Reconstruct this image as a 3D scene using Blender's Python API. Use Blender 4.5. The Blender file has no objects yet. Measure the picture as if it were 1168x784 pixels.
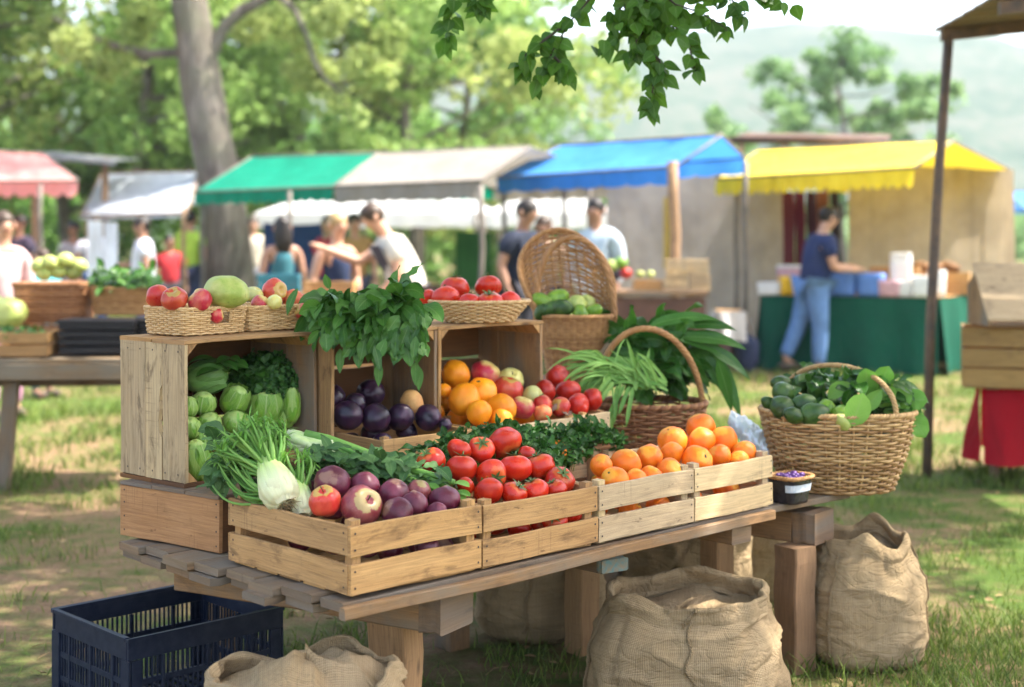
import bpy, math, random
import numpy as np
from mathutils import Vector, Matrix, noise as MN
R=math.radians; PI=math.pi; TAU=2*PI
rnd=random.Random(7)
SC=bpy.context.scene; COL=SC.collection
F0=1622.0; CZ=1.43; HY=270.0
def P(px,py,Y):
    return Vector(((px-584)*Y/F0, Y, CZ-(py-HY)*Y/F0))
def GX(px,Y): return (px-584)*Y/F0
# ------------------------------------------------------------------ mesh builder
class MB:
    def __init__(s): s.v=[]; s.f=[]; s.uv=[]; s.t=[]; s.m=[]; s.smooth=[]
    def add(s,vs,fs,uvs=None,tint=.5,mi=0,smooth=True):
        o=len(s.v); s.v.extend([tuple(v) for v in vs])
        for i,f in enumerate(fs):
            s.f.append([a+o for a in f])
            if uvs is None: s.uv.extend([(0,0)]*len(f))
            else: s.uv.extend(uvs[i])
            s.t.append(tint); s.m.append(mi); s.smooth.append(smooth)
    def mesh(s,name,mats):
        me=bpy.data.meshes.new(name); me.from_pydata(s.v,[],s.f)
        ul=me.uv_layers.new(name='UVMap'); ul.data.foreach_set('uv',np.array(s.uv,dtype=np.float32).ravel())
        a=me.attributes.new('tint','FLOAT','FACE'); a.data.foreach_set('value',np.array(s.t,dtype=np.float32))
        for m in (mats if isinstance(mats,(list,tuple)) else [mats]): me.materials.append(m)
        me.polygons.foreach_set('material_index',s.m); me.polygons.foreach_set('use_smooth',s.smooth)
        me.update(); return me
    def build(s,name,mats,parent=None,loc=(0,0,0),rot=(0,0,0)):
        return link(s.mesh(name,mats),name,parent,loc,rot)
def link(me,name,parent=None,loc=(0,0,0),rot=(0,0,0)):
    o=bpy.data.objects.new(name,me); COL.objects.link(o); o.location=loc; o.rotation_euler=rot
    if parent: o.parent=parent
    return o
def npmesh(name,V,Fc,mats,tint=None,smooth=False,uv=None,parent=None):
    """V (n,3), Fc (m,k) arrays"""
    me=bpy.data.meshes.new(name); n=len(V); m,k=Fc.shape
    me.vertices.add(n); me.vertices.foreach_set('co',V.astype(np.float32).ravel())
    me.loops.add(m*k); me.loops.foreach_set('vertex_index',Fc.astype(np.int32).ravel())
    me.polygons.add(m); me.polygons.foreach_set('loop_start',np.arange(0,m*k,k,dtype=np.int32))
    try: me.polygons.foreach_set('loop_total',np.full(m,k,dtype=np.int32))
    except Exception: pass
    if tint is not None:
        a=me.attributes.new('tint','FLOAT','FACE'); a.data.foreach_set('value',tint.astype(np.float32))
    if uv is not None:
        ul=me.uv_layers.new(name='UVMap'); ul.data.foreach_set('uv',uv.astype(np.float32).ravel())
    me.polygons.foreach_set('use_smooth',np.full(m,smooth))
    for x in (mats if isinstance(mats,(list,tuple)) else [mats]): me.materials.append(x)
    me.update(calc_edges=True); me.validate()
    return link(me,name,parent)
def empty(name,loc=(0,0,0),rz=0):
    o=bpy.data.objects.new(name,None); COL.objects.link(o); o.location=loc; o.rotation_euler=(0,0,rz); o.empty_display_size=.05
    return o
def tag(o,label=None,cat=None,group=None,kind=None):
    if label: o['label']=label
    if cat: o['category']=cat
    if group: o['group']=group
    if kind: o['kind']=kind
    return o
def T(name,label,cat,loc=(0,0,0),rz=0,group=None):
    return tag(empty(name,loc,rz),label,cat,group)
# ------------------------------------------------------------------ shapes
def basis(d):
    d=Vector(d).normalized(); a=Vector((0,0,1)) if abs(d.z)<.9 else Vector((1,0,0))
    x=d.cross(a).normalized(); return x, d.cross(x).normalized()
def tube(mb,pts,r,sides=6,closed=False,tint=.5,mi=0,flat=1.0,cap=True,up=None):
    pts=[Vector(p) for p in pts]; n=len(pts); vs=[]; rr=r if isinstance(r,(list,tuple)) else [r]*n
    px=None; L=0; ls=[]
    for i,p in enumerate(pts):
        if i: L+=(p-pts[i-1]).length
        ls.append(L)
        a=pts[(i-1)%n] if (closed or i>0) else p; b=pts[(i+1)%n] if (closed or i<n-1) else p
        d=(b-a)
        if d.length<1e-9: d=Vector((0,0,1))
        d.normalize()
        if up is not None: x=d.cross(Vector(up)); x=x.normalized() if x.length>1e-6 else basis(d)[0]
        elif px is None: x=basis(d)[0]
        else:
            x=px-d*px.dot(d); x=x.normalized() if x.length>1e-6 else basis(d)[0]
        px=x; y=d.cross(x)
        for k in range(sides):
            t=TAU*k/sides; vs.append(p+x*(math.cos(t)*rr[i])+y*(math.sin(t)*rr[i]*flat))
    fs=[];uv=[]
    m=n if closed else n-1
    for i in range(m):
        j=(i+1)%n
        for k in range(sides):
            k2=(k+1)%sides; fs.append((i*sides+k,i*sides+k2,j*sides+k2,j*sides+k))
            u0=ls[i]; u1=ls[j] if j>i else ls[i]+.01
            uv.append([(u0,k/sides),(u0,(k+1)/sides),(u1,(k+1)/sides),(u1,k/sides)])
    if cap and not closed:
        fs.append(tuple(range(sides))[::-1]); uv.append([(0,0)]*sides)
        fs.append(tuple((n-1)*sides+k for k in range(sides))); uv.append([(0,0)]*sides)
    mb.add(vs,fs,uv,tint,mi)
def board(mb,c,size,ax,tint=None,mi=0,warp=.0015,ch=.0015,rg=None,seg=5):
    """plank: centre c, size (x,y,z), grain axis ax"""
    g=rg or rnd
    if tint is None: tint=g.random()
    L=size[ax]; o=[i for i in range(3) if i!=ax]; w,h=size[o[0]]/2,size[o[1]]/2
    ch=min(ch,w*.4,h*.4)
    sec=[(-w+ch,-h),(w-ch,-h),(w,-h+ch),(w,h-ch),(w-ch,h),(-w+ch,h),(-w,h-ch),(-w,-h+ch)]
    ph=[g.uniform(0,9) for _ in range(4)]; vs=[]; uo=(g.uniform(0,50),g.uniform(0,50))
    per=[0]
    for k in range(8):
        a,b=sec[k],sec[(k+1)%8]; per.append(per[-1]+math.hypot(a[0]-b[0],a[1]-b[1]))
    for i in range(seg+1):
        t=i/seg-.5; d0=warp*math.sin(ph[0]+4*t)+warp*.6*math.sin(ph[1]+11*t); d1=warp*math.sin(ph[2]+5*t)+warp*.6*math.sin(ph[3]+13*t)
        for k,(a,b) in enumerate(sec):
            e=0
            if i in(0,seg): e=g.uniform(-.0015,.0015)
            p=[0,0,0]; p[ax]=c[ax]+t*L+e; p[o[0]]=c[o[0]]+a+d0; p[o[1]]=c[o[1]]+b+d1; vs.append(p)
    fs=[];uv=[]
    for i in range(seg):
        for k in range(8):
            k2=(k+1)%8; q=(i*8+k,i*8+k2,(i+1)*8+k2,(i+1)*8+k); 
            a0=i/seg*L+uo[0]; a1=(i+1)/seg*L+uo[0]; b0=per[k]+uo[1]; b1=per[k+1]+uo[1]
            fs.append(q); uv.append([(a0,b0),(a0,b1),(a1,b1),(a1,b0)])
    e1=tuple(range(8))[::-1]; e2=tuple(seg*8+k for k in range(8))
    for e in (e1,e2): fs.append(e); uv.append([(uo[0]+sec[i%8][0]*.3,uo[1]+sec[i%8][1]+.5) for i in e])
    if ax==1: fs=[f[::-1] for f in fs]; uv=[x[::-1] for x in uv]
    mb.add(vs,fs,uv,tint,mi,smooth=False)
def nail(mb,p,ax,mi=1,r=.0032,out=.0008):
    """dark nail head facing along axis ax (signed)"""
    s=1 if ax[1]>0 else -1; a=ax[0]; o=[i for i in range(3) if i!=a]; vs=[];n=7
    for k in range(n):
        q=list(p); q[o[0]]+=r*math.cos(TAU*k/n); q[o[1]]+=r*math.sin(TAU*k/n); q[a]+=s*out; vs.append(q)
    mb.add(vs,[tuple(range(n))],None,.2,mi,False)
def lathe(mb,prof,seg=24,c=(0,0,0),tint=.5,mi=0,sx=1,sy=1,smooth=True,lob=None):
    vs=[];n=len(prof)
    for i,(r,z) in enumerate(prof):
        for k in range(seg):
            t=TAU*k/seg; q=r*(lob(t,i/(n-1)) if lob else 1)
            vs.append((c[0]+q*math.cos(t)*sx,c[1]+q*math.sin(t)*sy,c[2]+z))
    fs=[];uv=[]
    for i in range(n-1):
        for k in range(seg):
            k2=(k+1)%seg; fs.append((i*seg+k,i*seg+k2,(i+1)*seg+k2,(i+1)*seg+k))
            uv.append([(k/seg,i/(n-1)),((k+1)/seg,i/(n-1)),((k+1)/seg,(i+1)/(n-1)),(k/seg,(i+1)/(n-1))])
    mb.add(vs,fs,uv,tint,mi,smooth)
def leaf(mb,p,d,nrm,L,W,shape='oval',droop=.3,fold=.25,tint=.5,mi=0,nl=7,wave=.0,g=rnd,twist=0.,thick=0):
    """one leaf blade from p along d, surface normal nrm, bending along -nrm/gravity"""
    d=Vector(d).normalized(); nrm=Vector(nrm); nrm=(nrm-d*nrm.dot(d))
    nrm=nrm.normalized() if nrm.length>1e-5 else basis(d)[0]
    s=d.cross(nrm).normalized(); pos=Vector(p); vs=[]; uv=[]; fs=[]
    prof={'oval':lambda t: math.sin(PI*min(1,t*1.02))**.75*(1-.25*t),'lance':lambda t: math.sin(PI*t**.75)**.9,'round':lambda t: max(0,math.sin(PI*t))**.5,
          'strap':lambda t: min(1,t*8+.35)*min(1,(1-t)*3.5)**.8,'heart':lambda t: (math.sin(PI*min(1,t*.97+.03))**.6)*(1.35-t*1.1)}[shape]
    ph=g.uniform(0,6); step=L/nl; dd=d.copy(); nn=nrm.copy()
    for i in range(nl+1):
        t=i/nl; w=W/2*prof(min(.999,max(.001,t))); 
        if i in(0,): w=max(w,W*.04)
        for k,j in enumerate((-1,-.5,0,.5,1)):
            lift=fold*abs(j)*w + (wave*W*math.sin(ph+t*13+j*2)*abs(j) if wave else 0)
            vs.append(pos+s*(j*w)+nn*lift); uv.append((t,(j+1)/2))
        # bend: gravity droop
        dd=(dd+Vector((0,0,-1))*(droop*1.6/nl)*(.3+t)); dd.normalize()
        nn=nn-dd*nn.dot(dd); nn=nn.normalized() if nn.length>1e-6 else nrm
        if twist: nn=(nn+s*twist/nl).normalized()
        s=dd.cross(nn).normalized(); pos=pos+dd*step
    for i in range(nl):
        for k in range(4): fs.append((i*5+k,i*5+k+1,(i+1)*5+k+1,(i+1)*5+k))
    mb.add(vs,fs,[[uv[a] for a in f] for f in fs],tint,mi)
    return pos
def ellipsoid(mb,c,r,seg=14,rings=9,tint=.5,mi=0,rot=None,noisy=0):
    vs=[];M=rot or Matrix.Identity(3)
    for i in range(rings+1):
        a=PI*i/rings
        for k in range(seg):
            b=TAU*k/seg; v=Vector((math.sin(a)*math.cos(b),math.sin(a)*math.sin(b),-math.cos(a)))
            q=1+(noisy*MN.noise(v*2.3+Vector(c)*7) if noisy else 0)
            vs.append(Vector(c)+M@Vector((v.x*r[0]*q,v.y*r[1]*q,v.z*r[2]*q)))
    fs=[];uv=[]
    for i in range(rings):
        for k in range(seg):
            k2=(k+1)%seg; fs.append((i*seg+k,i*seg+k2,(i+1)*seg+k2,(i+1)*seg+k)); uv.append([(k/seg,i/rings),((k+1)/seg,i/rings),((k+1)/seg,(i+1)/rings),(k/seg,(i+1)/rings)])
    mb.add(vs,fs,uv,tint,mi)
# ------------------------------------------------------------------ materials
class NT:
    def __init__(s,name):
        s.m=bpy.data.materials.new(name); s.m.use_nodes=True; s.t=s.m.node_tree; s.t.nodes.clear()
        s.out=s.t.nodes.new('ShaderNodeOutputMaterial')
    def n(s,ty,ins=None,**pr):
        nd=s.t.nodes.new('ShaderNode'+ty)
        for k,v in pr.items(): setattr(nd,k,v)
        for k,v in (ins or {}).items():
            sk=nd.inputs[k]
            if hasattr(v,'is_output') or isinstance(v,bpy.types.NodeSocket): s.t.links.new(v,sk)
            else: sk.default_value=v
        return nd
    def noise(s,vec,scale,detail=4,rough=.6,dist=0):
        return s.n('TexNoise',{'Vector':vec,'Scale':scale,'Detail':detail,'Roughness':rough,'Distortion':dist}).outputs[0]
    def ramp(s,fac,stops,interp='LINEAR'):
        r=s.n('ValToRGB',{'Fac':fac}); e=r.color_ramp.elements; r.color_ramp.interpolation=interp
        e[0].position,e[0].color=stops[0][0],(*c3(stops[0][1]),1); e[1].position,e[1].color=stops[-1][0],(*c3(stops[-1][1]),1)
        for p,c in stops[1:-1]:
            x=e.new(p); x.color=(*c3(c),1)
        return r.outputs[0]
    def mix(s,fac,a,b,bt='MIX'):
        n=s.t.nodes.new('ShaderNodeMix'); n.data_type='RGBA'; n.blend_type=bt
        for k,v in ((0,fac),(6,a),(7,b)):
            if isinstance(v,bpy.types.NodeSocket): s.t.links.new(v,n.inputs[k])
            else: n.inputs[k].default_value=v if k==0 else (*c3(v),1)
        return n.outputs[2]
    def math(s,op,a,b=0.0,c=None,clamp=False):
        n=s.t.nodes.new('ShaderNodeMath'); n.operation=op; n.use_clamp=clamp
        for k,v in enumerate((a,b) if c is None else (a,b,c)):
            if isinstance(v,bpy.types.NodeSocket): s.t.links.new(v,n.inputs[k])
            else: n.inputs[k].default_value=v
        return n.outputs[0]
    def coord(s,w='Object'): return s.n('TexCoord').outputs[w]
    def mapv(s,vec,scale=(1,1,1),loc=(0,0,0)):
        return s.n('Mapping',{'Vector':vec,'Scale':scale,'Location':loc}).outputs[0]
    def attr(s,name='tint'): return s.n('Attribute',attribute_name=name).outputs['Fac']
    def rand(s): return s.n('ObjectInfo').outputs['Random']
    def bump(s,h,st=.3,dist=.002): return s.n('Bump',{'Height':h,'Strength':st,'Distance':dist}).outputs[0]
    def pbr(s,col,rough=.6,norm=None,trans=0,spec=.5,sss=0,metal=0,coat=0,**kw):
        b=s.n('BsdfPrincipled'); I=b.inputs; spec=spec*.8
        def st(k,v):
            if isinstance(v,bpy.types.NodeSocket): s.t.links.new(v,I[k])
            else: I[k].default_value=v
        st('Base Color',col if isinstance(col,bpy.types.NodeSocket) else (*c3(col),1)); st('Roughness',rough); st('Specular IOR Level',spec); st('Metallic',metal)
        if norm is not None: st('Normal',norm)
        if sss: st('Subsurface Weight',sss); I['Subsurface Radius'].default_value=(.6,.25,.1); I['Subsurface Scale'].default_value=.01
        if coat: st('Coat Weight',coat); I['Coat Roughness'].default_value=.15
        for k,v in kw.items(): st(k.replace('_',' '),v)
        sh=b.outputs[0]
        if trans:
            tr=s.n('BsdfTranslucent',{'Color':col if isinstance(col,bpy.types.NodeSocket) else (*c3(col),1)})
            if norm is not None: s.t.links.new(norm,tr.inputs['Normal'])
            sh=s.n('MixShader',{0:trans,1:sh,2:tr.outputs[0]}).outputs[0]
        s.t.links.new(sh,s.out.inputs[0]); return s.m
def c3(c):
    if isinstance(c,(int,float)): return (c,c,c)
    return tuple(c)[:3]
def wood(name,a,b,dark,rough=.75,grey=0.0,stain=.5,gs=1.0):
    m=NT(name); uv=m.coord('UV'); t=m.attr()
    g=m.noise(m.mapv(uv,(7*gs,190*gs,1)),1.0,7,.72,.5)
    g2=m.noise(m.mapv(uv,(1.2,14,1),(3,7,0)),1.0,3,.5,1.2)
    col=m.mix(m.math('MULTIPLY_ADD',g2,1.6,-.35,True),a,b)
    col=m.mix(m.ramp(g,[(.36,0),(.60,1)]),m.mix(.42,col,dark),col)
    # dark weather stains & scuffs
    st=m.noise(m.mapv(uv,(6,16,1),(11,3,0)),1.0,5,.7,.5)
    col=m.mix(m.math('MULTIPLY',m.ramp(st,[(.54,0),(.70,1)]),stain),col,dark)
    s2=m.noise(m.mapv(uv,(16,42,1),(7,2,0)),1.0,3,.6); col=m.mix(m.math('MULTIPLY',m.ramp(s2,[(.66,0),(.73,1)]),.65),col,dark)
    # knots
    vo=m.n('TexVoronoi',{'Vector':m.mapv(uv,(4,11,1)),'Scale':1.0,'Randomness':1.0}); kd=m.ramp(vo.outputs['Distance'],[(.04,1),(.13,0)])
    ksel=m.ramp(vo.outputs['Color'],[(.55,0),(.6,1)])
    col=m.mix(m.math('MULTIPLY',m.math('MULTIPLY',kd,ksel),.8),col,dark)
    if grey: 
        gn=m.noise(m.mapv(uv,(3,8,1),(5,9,0)),1.0,4,.6)
        col=m.mix(m.ramp(gn,[(.5-grey*.35,0),(.7-grey*.2,1)]),col,(.19,.155,.115))
    v=m.math('MULTIPLY_ADD',t,.45,.78)
    col=m.mix(1.0,col,m.n('CombineColor',{0:v,1:v,2:m.math('MULTIPLY',v,m.math('MULTIPLY_ADD',t,-.12,1.06))}).outputs[0],'MULTIPLY')
    scr=m.noise(m.mapv(uv,(160,5,1),(2,5,0)),1.0,2,.5); smk=m.noise(m.mapv(uv,(3,9,1),(8,1,0)),1.0,2); col=m.mix(m.math('MULTIPLY',m.math('MULTIPLY',m.ramp(scr,[(.60,0),(.70,1)]),m.ramp(smk,[(.5,0),(.62,1)])),.35),col,dark)
    bl=m.noise(m.mapv(uv,(2.2,3.5,1),(4,4,0)),1.0,3,.6); col=m.mix(m.math('MULTIPLY',m.ramp(bl,[(.45,0),(.7,1)]),.30),col,m.mix(1.0,col,(.62,.52,.42),'MULTIPLY'))
    nm=m.bump(m.math('ADD',g,m.math('MULTIPLY',kd,-.4)),.6,.002)
    return m.pbr(col,rough,nm,spec=.3)
def simple(name,c,rough=.6,var=.15,scale=20,trans=0,bump=0,spec=.5,metal=0,obj_var=0,bd=.002,c2=None):
    m=NT(name); o=m.coord(); n=m.noise(o,scale,5)
    d=c2 or tuple(x*(1-var*2) for x in c3(c)); col=m.mix(m.ramp(n,[(.35,0),(.65,1)]),d,c)
    if obj_var:
        v=m.math('MULTIPLY_ADD',m.rand(),obj_var*2,1-obj_var); col=m.mix(1.0,col,m.n('CombineColor',{0:v,1:v,2:v}).outputs[0],'MULTIPLY')
    return m.pbr(col,rough,m.bump(n,bump,bd) if bump else None,trans,spec,metal=metal)
def leafmat(name,a,b,trans=.3,rough=.45,vein=(.30,.42,.16),vs=.25,spec=.4):
    m=NT(name); uv=m.coord('UV'); t=m.attr(); sp=m.n('SeparateXYZ',{0:uv}); 
    n=m.noise(m.coord(),60,3); col=m.mix(m.math('MULTIPLY_ADD',n,.5,m.math('MULTIPLY_ADD',t,.9,-.2),True),a,b)
    y=m.math('ABSOLUTE',m.math('SUBTRACT',sp.outputs[1],.5)); mid=m.ramp(y,[(.015,1),(.05,0)])
    w=m.math('SINE',m.math('MULTIPLY',m.math('ADD',sp.outputs[0],m.math('MULTIPLY',y,-.7)),55)); vv=m.ramp(w,[(.80,0),(.99,1)])
    f=m.math('MULTIPLY',m.math('MAXIMUM',mid,m.math('MULTIPLY',vv,.5)),vs); col=m.mix(f,col,vein)
    nm=m.bump(m.math('ADD',m.math('MULTIPLY',n,.6),m.math('MULTIPLY',vv,-.25)),.5,.002)
    return m.pbr(col,rough,nm,trans,spec)
def cloth(name,c,trans=.35,rough=.85,stripe=None,dirt=.15):
    m=NT(name); o=m.coord(); n=m.noise(o,2.2,5,.6); col=m.mix(m.ramp(n,[(.35,0),(.7,1)]),tuple(x*(1-dirt) for x in c),c)
    sx=m.n('SeparateXYZ',{0:o}); sm=m.math('ABSOLUTE',m.math('SINE',m.math('MULTIPLY',m.math('ADD',sx.outputs[0],m.math('MULTIPLY',sx.outputs[1],.35)),3.4))); col=m.mix(m.math('MULTIPLY',m.ramp(sm,[(.0,1),(.05,0)]),.30),col,m.mix(1.0,col,(.45,.45,.45),'MULTIPLY')); n3=m.noise(m.mapv(o,(1.6,1.6,.6)),3.1,5,.7); col=m.mix(m.math('MULTIPLY',m.ramp(n3,[(.52,0),(.72,1)]),.30),col,m.mix(1.0,col,(.62,.58,.50),'MULTIPLY'))
    nm=m.bump(m.noise(m.mapv(o,(1,1,.5)),4,4),.6,.06)
    return m.pbr(col,rough,nm,trans,.2)
W_new=wood('pale_pine',(.56,.335,.14),(.42,.23,.085),(.085,.045,.025),stain=.7)
W_light=wood('bleached_pine',(.62,.47,.28),(.52,.37,.20),(.16,.11,.07),stain=.5)
W_old=wood('dry_crate_wood',(.60,.46,.26),(.48,.345,.18),(.07,.045,.028),stain=.8,gs=.7)
W_in=wood('shaded_pine',(.19,.085,.032),(.13,.056,.021),(.07,.04,.02),stain=.5)  # darkened pine copy: the shade inside crates is painted into its colour
W_brown=wood('orange_brown_wood',(.46,.25,.11),(.38,.19,.08),(.11,.05,.025),stain=.3)
W_grey=wood('weathered_wood',(.30,.19,.10),(.20,.125,.065),(.05,.035,.025),grey=.45,stain=.8)
W_beam=wood('table_beam_wood',(.34,.20,.095),(.26,.145,.065),(.07,.045,.03),grey=.2,stain=.6)
NAILM=simple('rusty_nail',(.05,.035,.03),.6,.2,300)
def wick(name,a,b):
    m=NT(name); o=m.coord(); n=m.noise(o,90,3); t=m.attr(); col=m.mix(m.math('MULTIPLY_ADD',n,.6,m.math('MULTIPLY_ADD',t,1.0,-.35),True),a,b)
    return m.pbr(col,.5,m.bump(m.noise(o,400,2),.3,.001),spec=.4)
K_straw=wick('straw_wicker',(.50,.31,.13),(.66,.46,.23)); K_willow=wick('willow_wicker',(.27,.145,.055),(.56,.36,.155)); K_red=wick('reddish_wicker',(.19,.075,.03),(.42,.20,.085)); K_tan=wick('honey_wicker',(.30,.14,.05),(.50,.27,.10))
def burlapmat():
    m=NT('burlap'); uv=m.coord('UV'); sp=m.n('SeparateXYZ',{0:uv}); o=m.coord()
    nz=m.noise(o,9,4); wob=m.math('MULTIPLY',nz,3.0)
    fx=m.math('ABSOLUTE',m.math('SINE',m.math('ADD',m.math('MULTIPLY',sp.outputs[0],690),wob))); fy=m.math('ABSOLUTE',m.math('SINE',m.math('ADD',m.math('MULTIPLY',sp.outputs[1],690),wob)))
    h=m.math('MULTIPLY',fx,fy); big=m.noise(o,3.5,4)
    thr=m.noise(m.mapv(uv,(4,140,1)),1,3); thr2=m.noise(m.mapv(uv,(140,4,1)),1,3)
    col=m.mix(m.ramp(big,[(.35,0),(.65,1)]),(.40,.285,.155),(.50,.37,.215))
    col=m.mix(m.ramp(m.math('MULTIPLY',m.math('ADD',thr,thr2),.5),[(.42,0),(.6,1)]),m.mix(.35,col,(.2,.14,.08)),col)
    col=m.mix(m.ramp(h,[(.0,0),(.45,1)]),m.mix(.5,col,(.08,.055,.03)),col)
    wr=m.noise(m.mapv(o,(1,1,1.7)),11,3,.5,1.2); wr=m.math('ABSOLUTE',m.math('SUBTRACT',wr,.5)); st=m.noise(o,5,3)
    col=m.mix(m.math('MULTIPLY',m.ramp(st,[(.52,0),(.66,1)]),.35),col,(.17,.12,.065))
    b1=m.n('Bump',{'Height':m.ramp(wr,[(0,0),(.10,1)]),'Strength':.5,'Distance':.006}).outputs[0]
    nb=m.n('Bump',{'Height':m.math('ADD',h,m.math('MULTIPLY',thr,.5)),'Strength':.7,'Distance':.002,'Normal':b1}).outputs[0]
    return m.pbr(col,.95,nb,spec=.1)
BURLAP=burlapmat()
# fruit skins
def skin(name,a,b,scale=6,lo=.4,hi=.6,rough=.3,sss=.12,bump=0,bscale=300,coat=0,spec=.5,pole=None,speck=None,streak=False,bd=.0008,edge=None):
    m=NT(name); o=m.coord(); r=m.rand(); vec=m.n('VectorMath',{0:o,1:m.n('CombineXYZ',{0:m.math('MULTIPLY',r,9)}).outputs[0]},operation='ADD').outputs[0]
    n=m.noise(m.mapv(vec,(1,1,.18)) if streak else vec,scale*3,4,.6); col=m.mix(m.ramp(n,[(lo,0),(hi,1)]),a,b)
    if streak:
        n2=m.noise(m.mapv(vec,(1,1,.08)),scale*12,3); col=m.mix(m.math('MULTIPLY',m.ramp(n2,[(.45,0),(.65,1)]),.45),col,a)
    if pole:
        z=m.n('SeparateXYZ',{0:m.coord('Generated')}).outputs[2]; col=m.mix(m.ramp(m.math('MULTIPLY_ADD',m.math('SUBTRACT',n,.5),.45,m.math('ADD',z,.05)),[(pole[1],0),(pole[2],1)]),col,pole[0])
    if speck:
        v=m.n('TexVoronoi',{'Vector':vec,'Scale':speck[1]}); col=m.mix(m.math('MULTIPLY',m.ramp(v.outputs['Distance'],[(.05,1),(.16,0)]),speck[2]),col,speck[0])
    dn=m.noise(vec,30,3,.5); col=m.mix(m.math('MULTIPLY',m.ramp(dn,[(.56,0),(.72,1)]),.28),col,m.mix(1.0,col,(.55,.45,.40),'MULTIPLY'))
    v=m.math('MULTIPLY_ADD',r,.34,.80); col=m.mix(1.0,col,m.n('CombineColor',{0:v,1:v,2:v}).outputs[0],'MULTIPLY'); rough=m.math('MULTIPLY_ADD',dn,.35,rough-.12)
    h=m.noise(o,bscale,2) if bump else None
    return m.pbr(col,rough,m.bump(h,bump,bd) if bump else None,0,spec,sss=sss,coat=coat)
S_tom=skin('tomato_skin',(.50,.014,.005),(.60,.035,.007),12,rough=.26,speck=((.75,.25,.12),260,.25),pole=((.60,.10,.02),.94,1.15))
S_tomd=skin('dark_tomato_skin',(.36,.010,.006),(.50,.022,.010),12,rough=.26)
S_orange=skin('orange_peel',(.80,.165,.004),(.86,.215,.006),8,rough=.42,bump=.5,bscale=420,pole=((.80,.32,.02),.95,1.05))
S_yorange=skin('yellow_orange_peel',(.86,.32,.006),(.84,.25,.005),6,rough=.4,bump=.5,bscale=420)
S_plum=skin('dark_plum_skin',(.012,.007,.018),(.045,.014,.040),10,rough=.3,streak=True,speck=((.12,.07,.12),160,.3))
S_onion=skin('purple_skin',(.085,.008,.022),(.15,.022,.045),9,rough=.34,streak=True,speck=((.36,.20,.20),220,.3),pole=((.24,.12,.08),.95,1.05))
S_apur=skin('purple_apple_skin',(.17,.02,.03),(.27,.07,.06),8,rough=.3,speck=((.5,.38,.3),230,.4),pole=((.34,.25,.10),.98,1.12))
S_apple=skin('red_apple_skin',(.46,.022,.018),(.58,.14,.05),8,.42,.7,rough=.28,streak=True,speck=((.7,.5,.3),240,.3),pole=((.44,.27,.06),.99,1.16))
S_appleb=skin('pink_apple_skin',(.46,.022,.045),(.60,.17,.10),10,.45,.7,rough=.3,speck=((.75,.55,.4),220,.35),pole=((.62,.47,.15),.84,1.02))
S_appleg=skin('yellow_green_apple_skin',(.58,.50,.14),(.52,.52,.19),8,rough=.32,speck=((.4,.32,.1),150,.3))
S_peach=skin('peach_skin',(.60,.10,.035),(.70,.30,.10),10,.4,.65,rough=.5,bump=.2,bscale=500)
S_melon=skin('netted_melon_skin',(.66,.36,.13),(.58,.28,.09),9,rough=.55,bump=.5,bscale=160,speck=((.4,.2,.08),60,.3))
S_gmelon=skin('green_melon_skin',(.26,.33,.06),(.42,.42,.13),7,.4,.65,rough=.5,bump=.7,bscale=90,speck=((.12,.16,.03),45,.5),bd=.002)
S_cab=skin('cabbage_skin',(.13,.31,.025),(.29,.48,.06),9,rough=.32,streak=True,pole=((.42,.58,.17),.75,1.1),sss=.2)
S_cabb=skin('blue_green_cabbage_skin',(.10,.24,.05),(.18,.34,.09),9,rough=.35,streak=True,sss=.15)
S_lime=skin('lime_skin',(.10,.22,.015),(.20,.34,.03),9,rough=.3,bump=.3,bscale=350)
S_avo=skin('avocado_skin',(.018,.055,.008),(.055,.115,.016),10,rough=.38,bump=.5,bscale=220)
S_pale=skin('pale_green_skin',(.34,.40,.09),(.44,.48,.14),9,rough=.4,bump=.3,bscale=200)
S_stem=simple('stem',(.10,.11,.03),.7,.3,200); S_calyx=leafmat('calyx_leaf',(.06,.13,.03),(.12,.17,.05),.1)
L_chard=leafmat('chard_leaf',(.020,.085,.008),(.085,.22,.028),.25,.36); L_herb=leafmat('herb_leaf',(.010,.055,.005),(.045,.15,.014),.22,.38); L_dark=leafmat('dark_leaf',(.012,.06,.006),(.055,.175,.018),.22,.33)
L_blue=leafmat('blue_green_leaf',(.035,.10,.025),(.10,.21,.055),.22,.5); L_light=leafmat('light_leaf',(.13,.33,.04),(.26,.50,.09),.35,.45); L_onion=leafmat('onion_stalk',(.10,.27,.04),(.26,.46,.10),.2,.4,vs=.15)
L_kale=leafmat('kale_leaf',(.012,.06,.010),(.05,.15,.022),.15,.5); L_tree=leafmat('branch_leaf',(.035,.11,.008),(.10,.24,.018),.45,.4)
def bulbm():
    m=NT('fennel_bulb'); z=m.n('SeparateXYZ',{0:m.coord('UV')}).outputs[1]; n=m.noise(m.mapv(m.coord('UV'),(40,2,1)),1,3)
    col=m.ramp(m.math('MULTIPLY_ADD',n,.15,z),[(.15,(.58,.55,.33)),(.5,(.66,.68,.40)),(.8,(.42,.56,.18)),(1,(.20,.42,.07))]); return m.pbr(col,.38,m.bump(n,.5,.003),0,.5,sss=.2)
S_bulb=bulbm()
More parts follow.
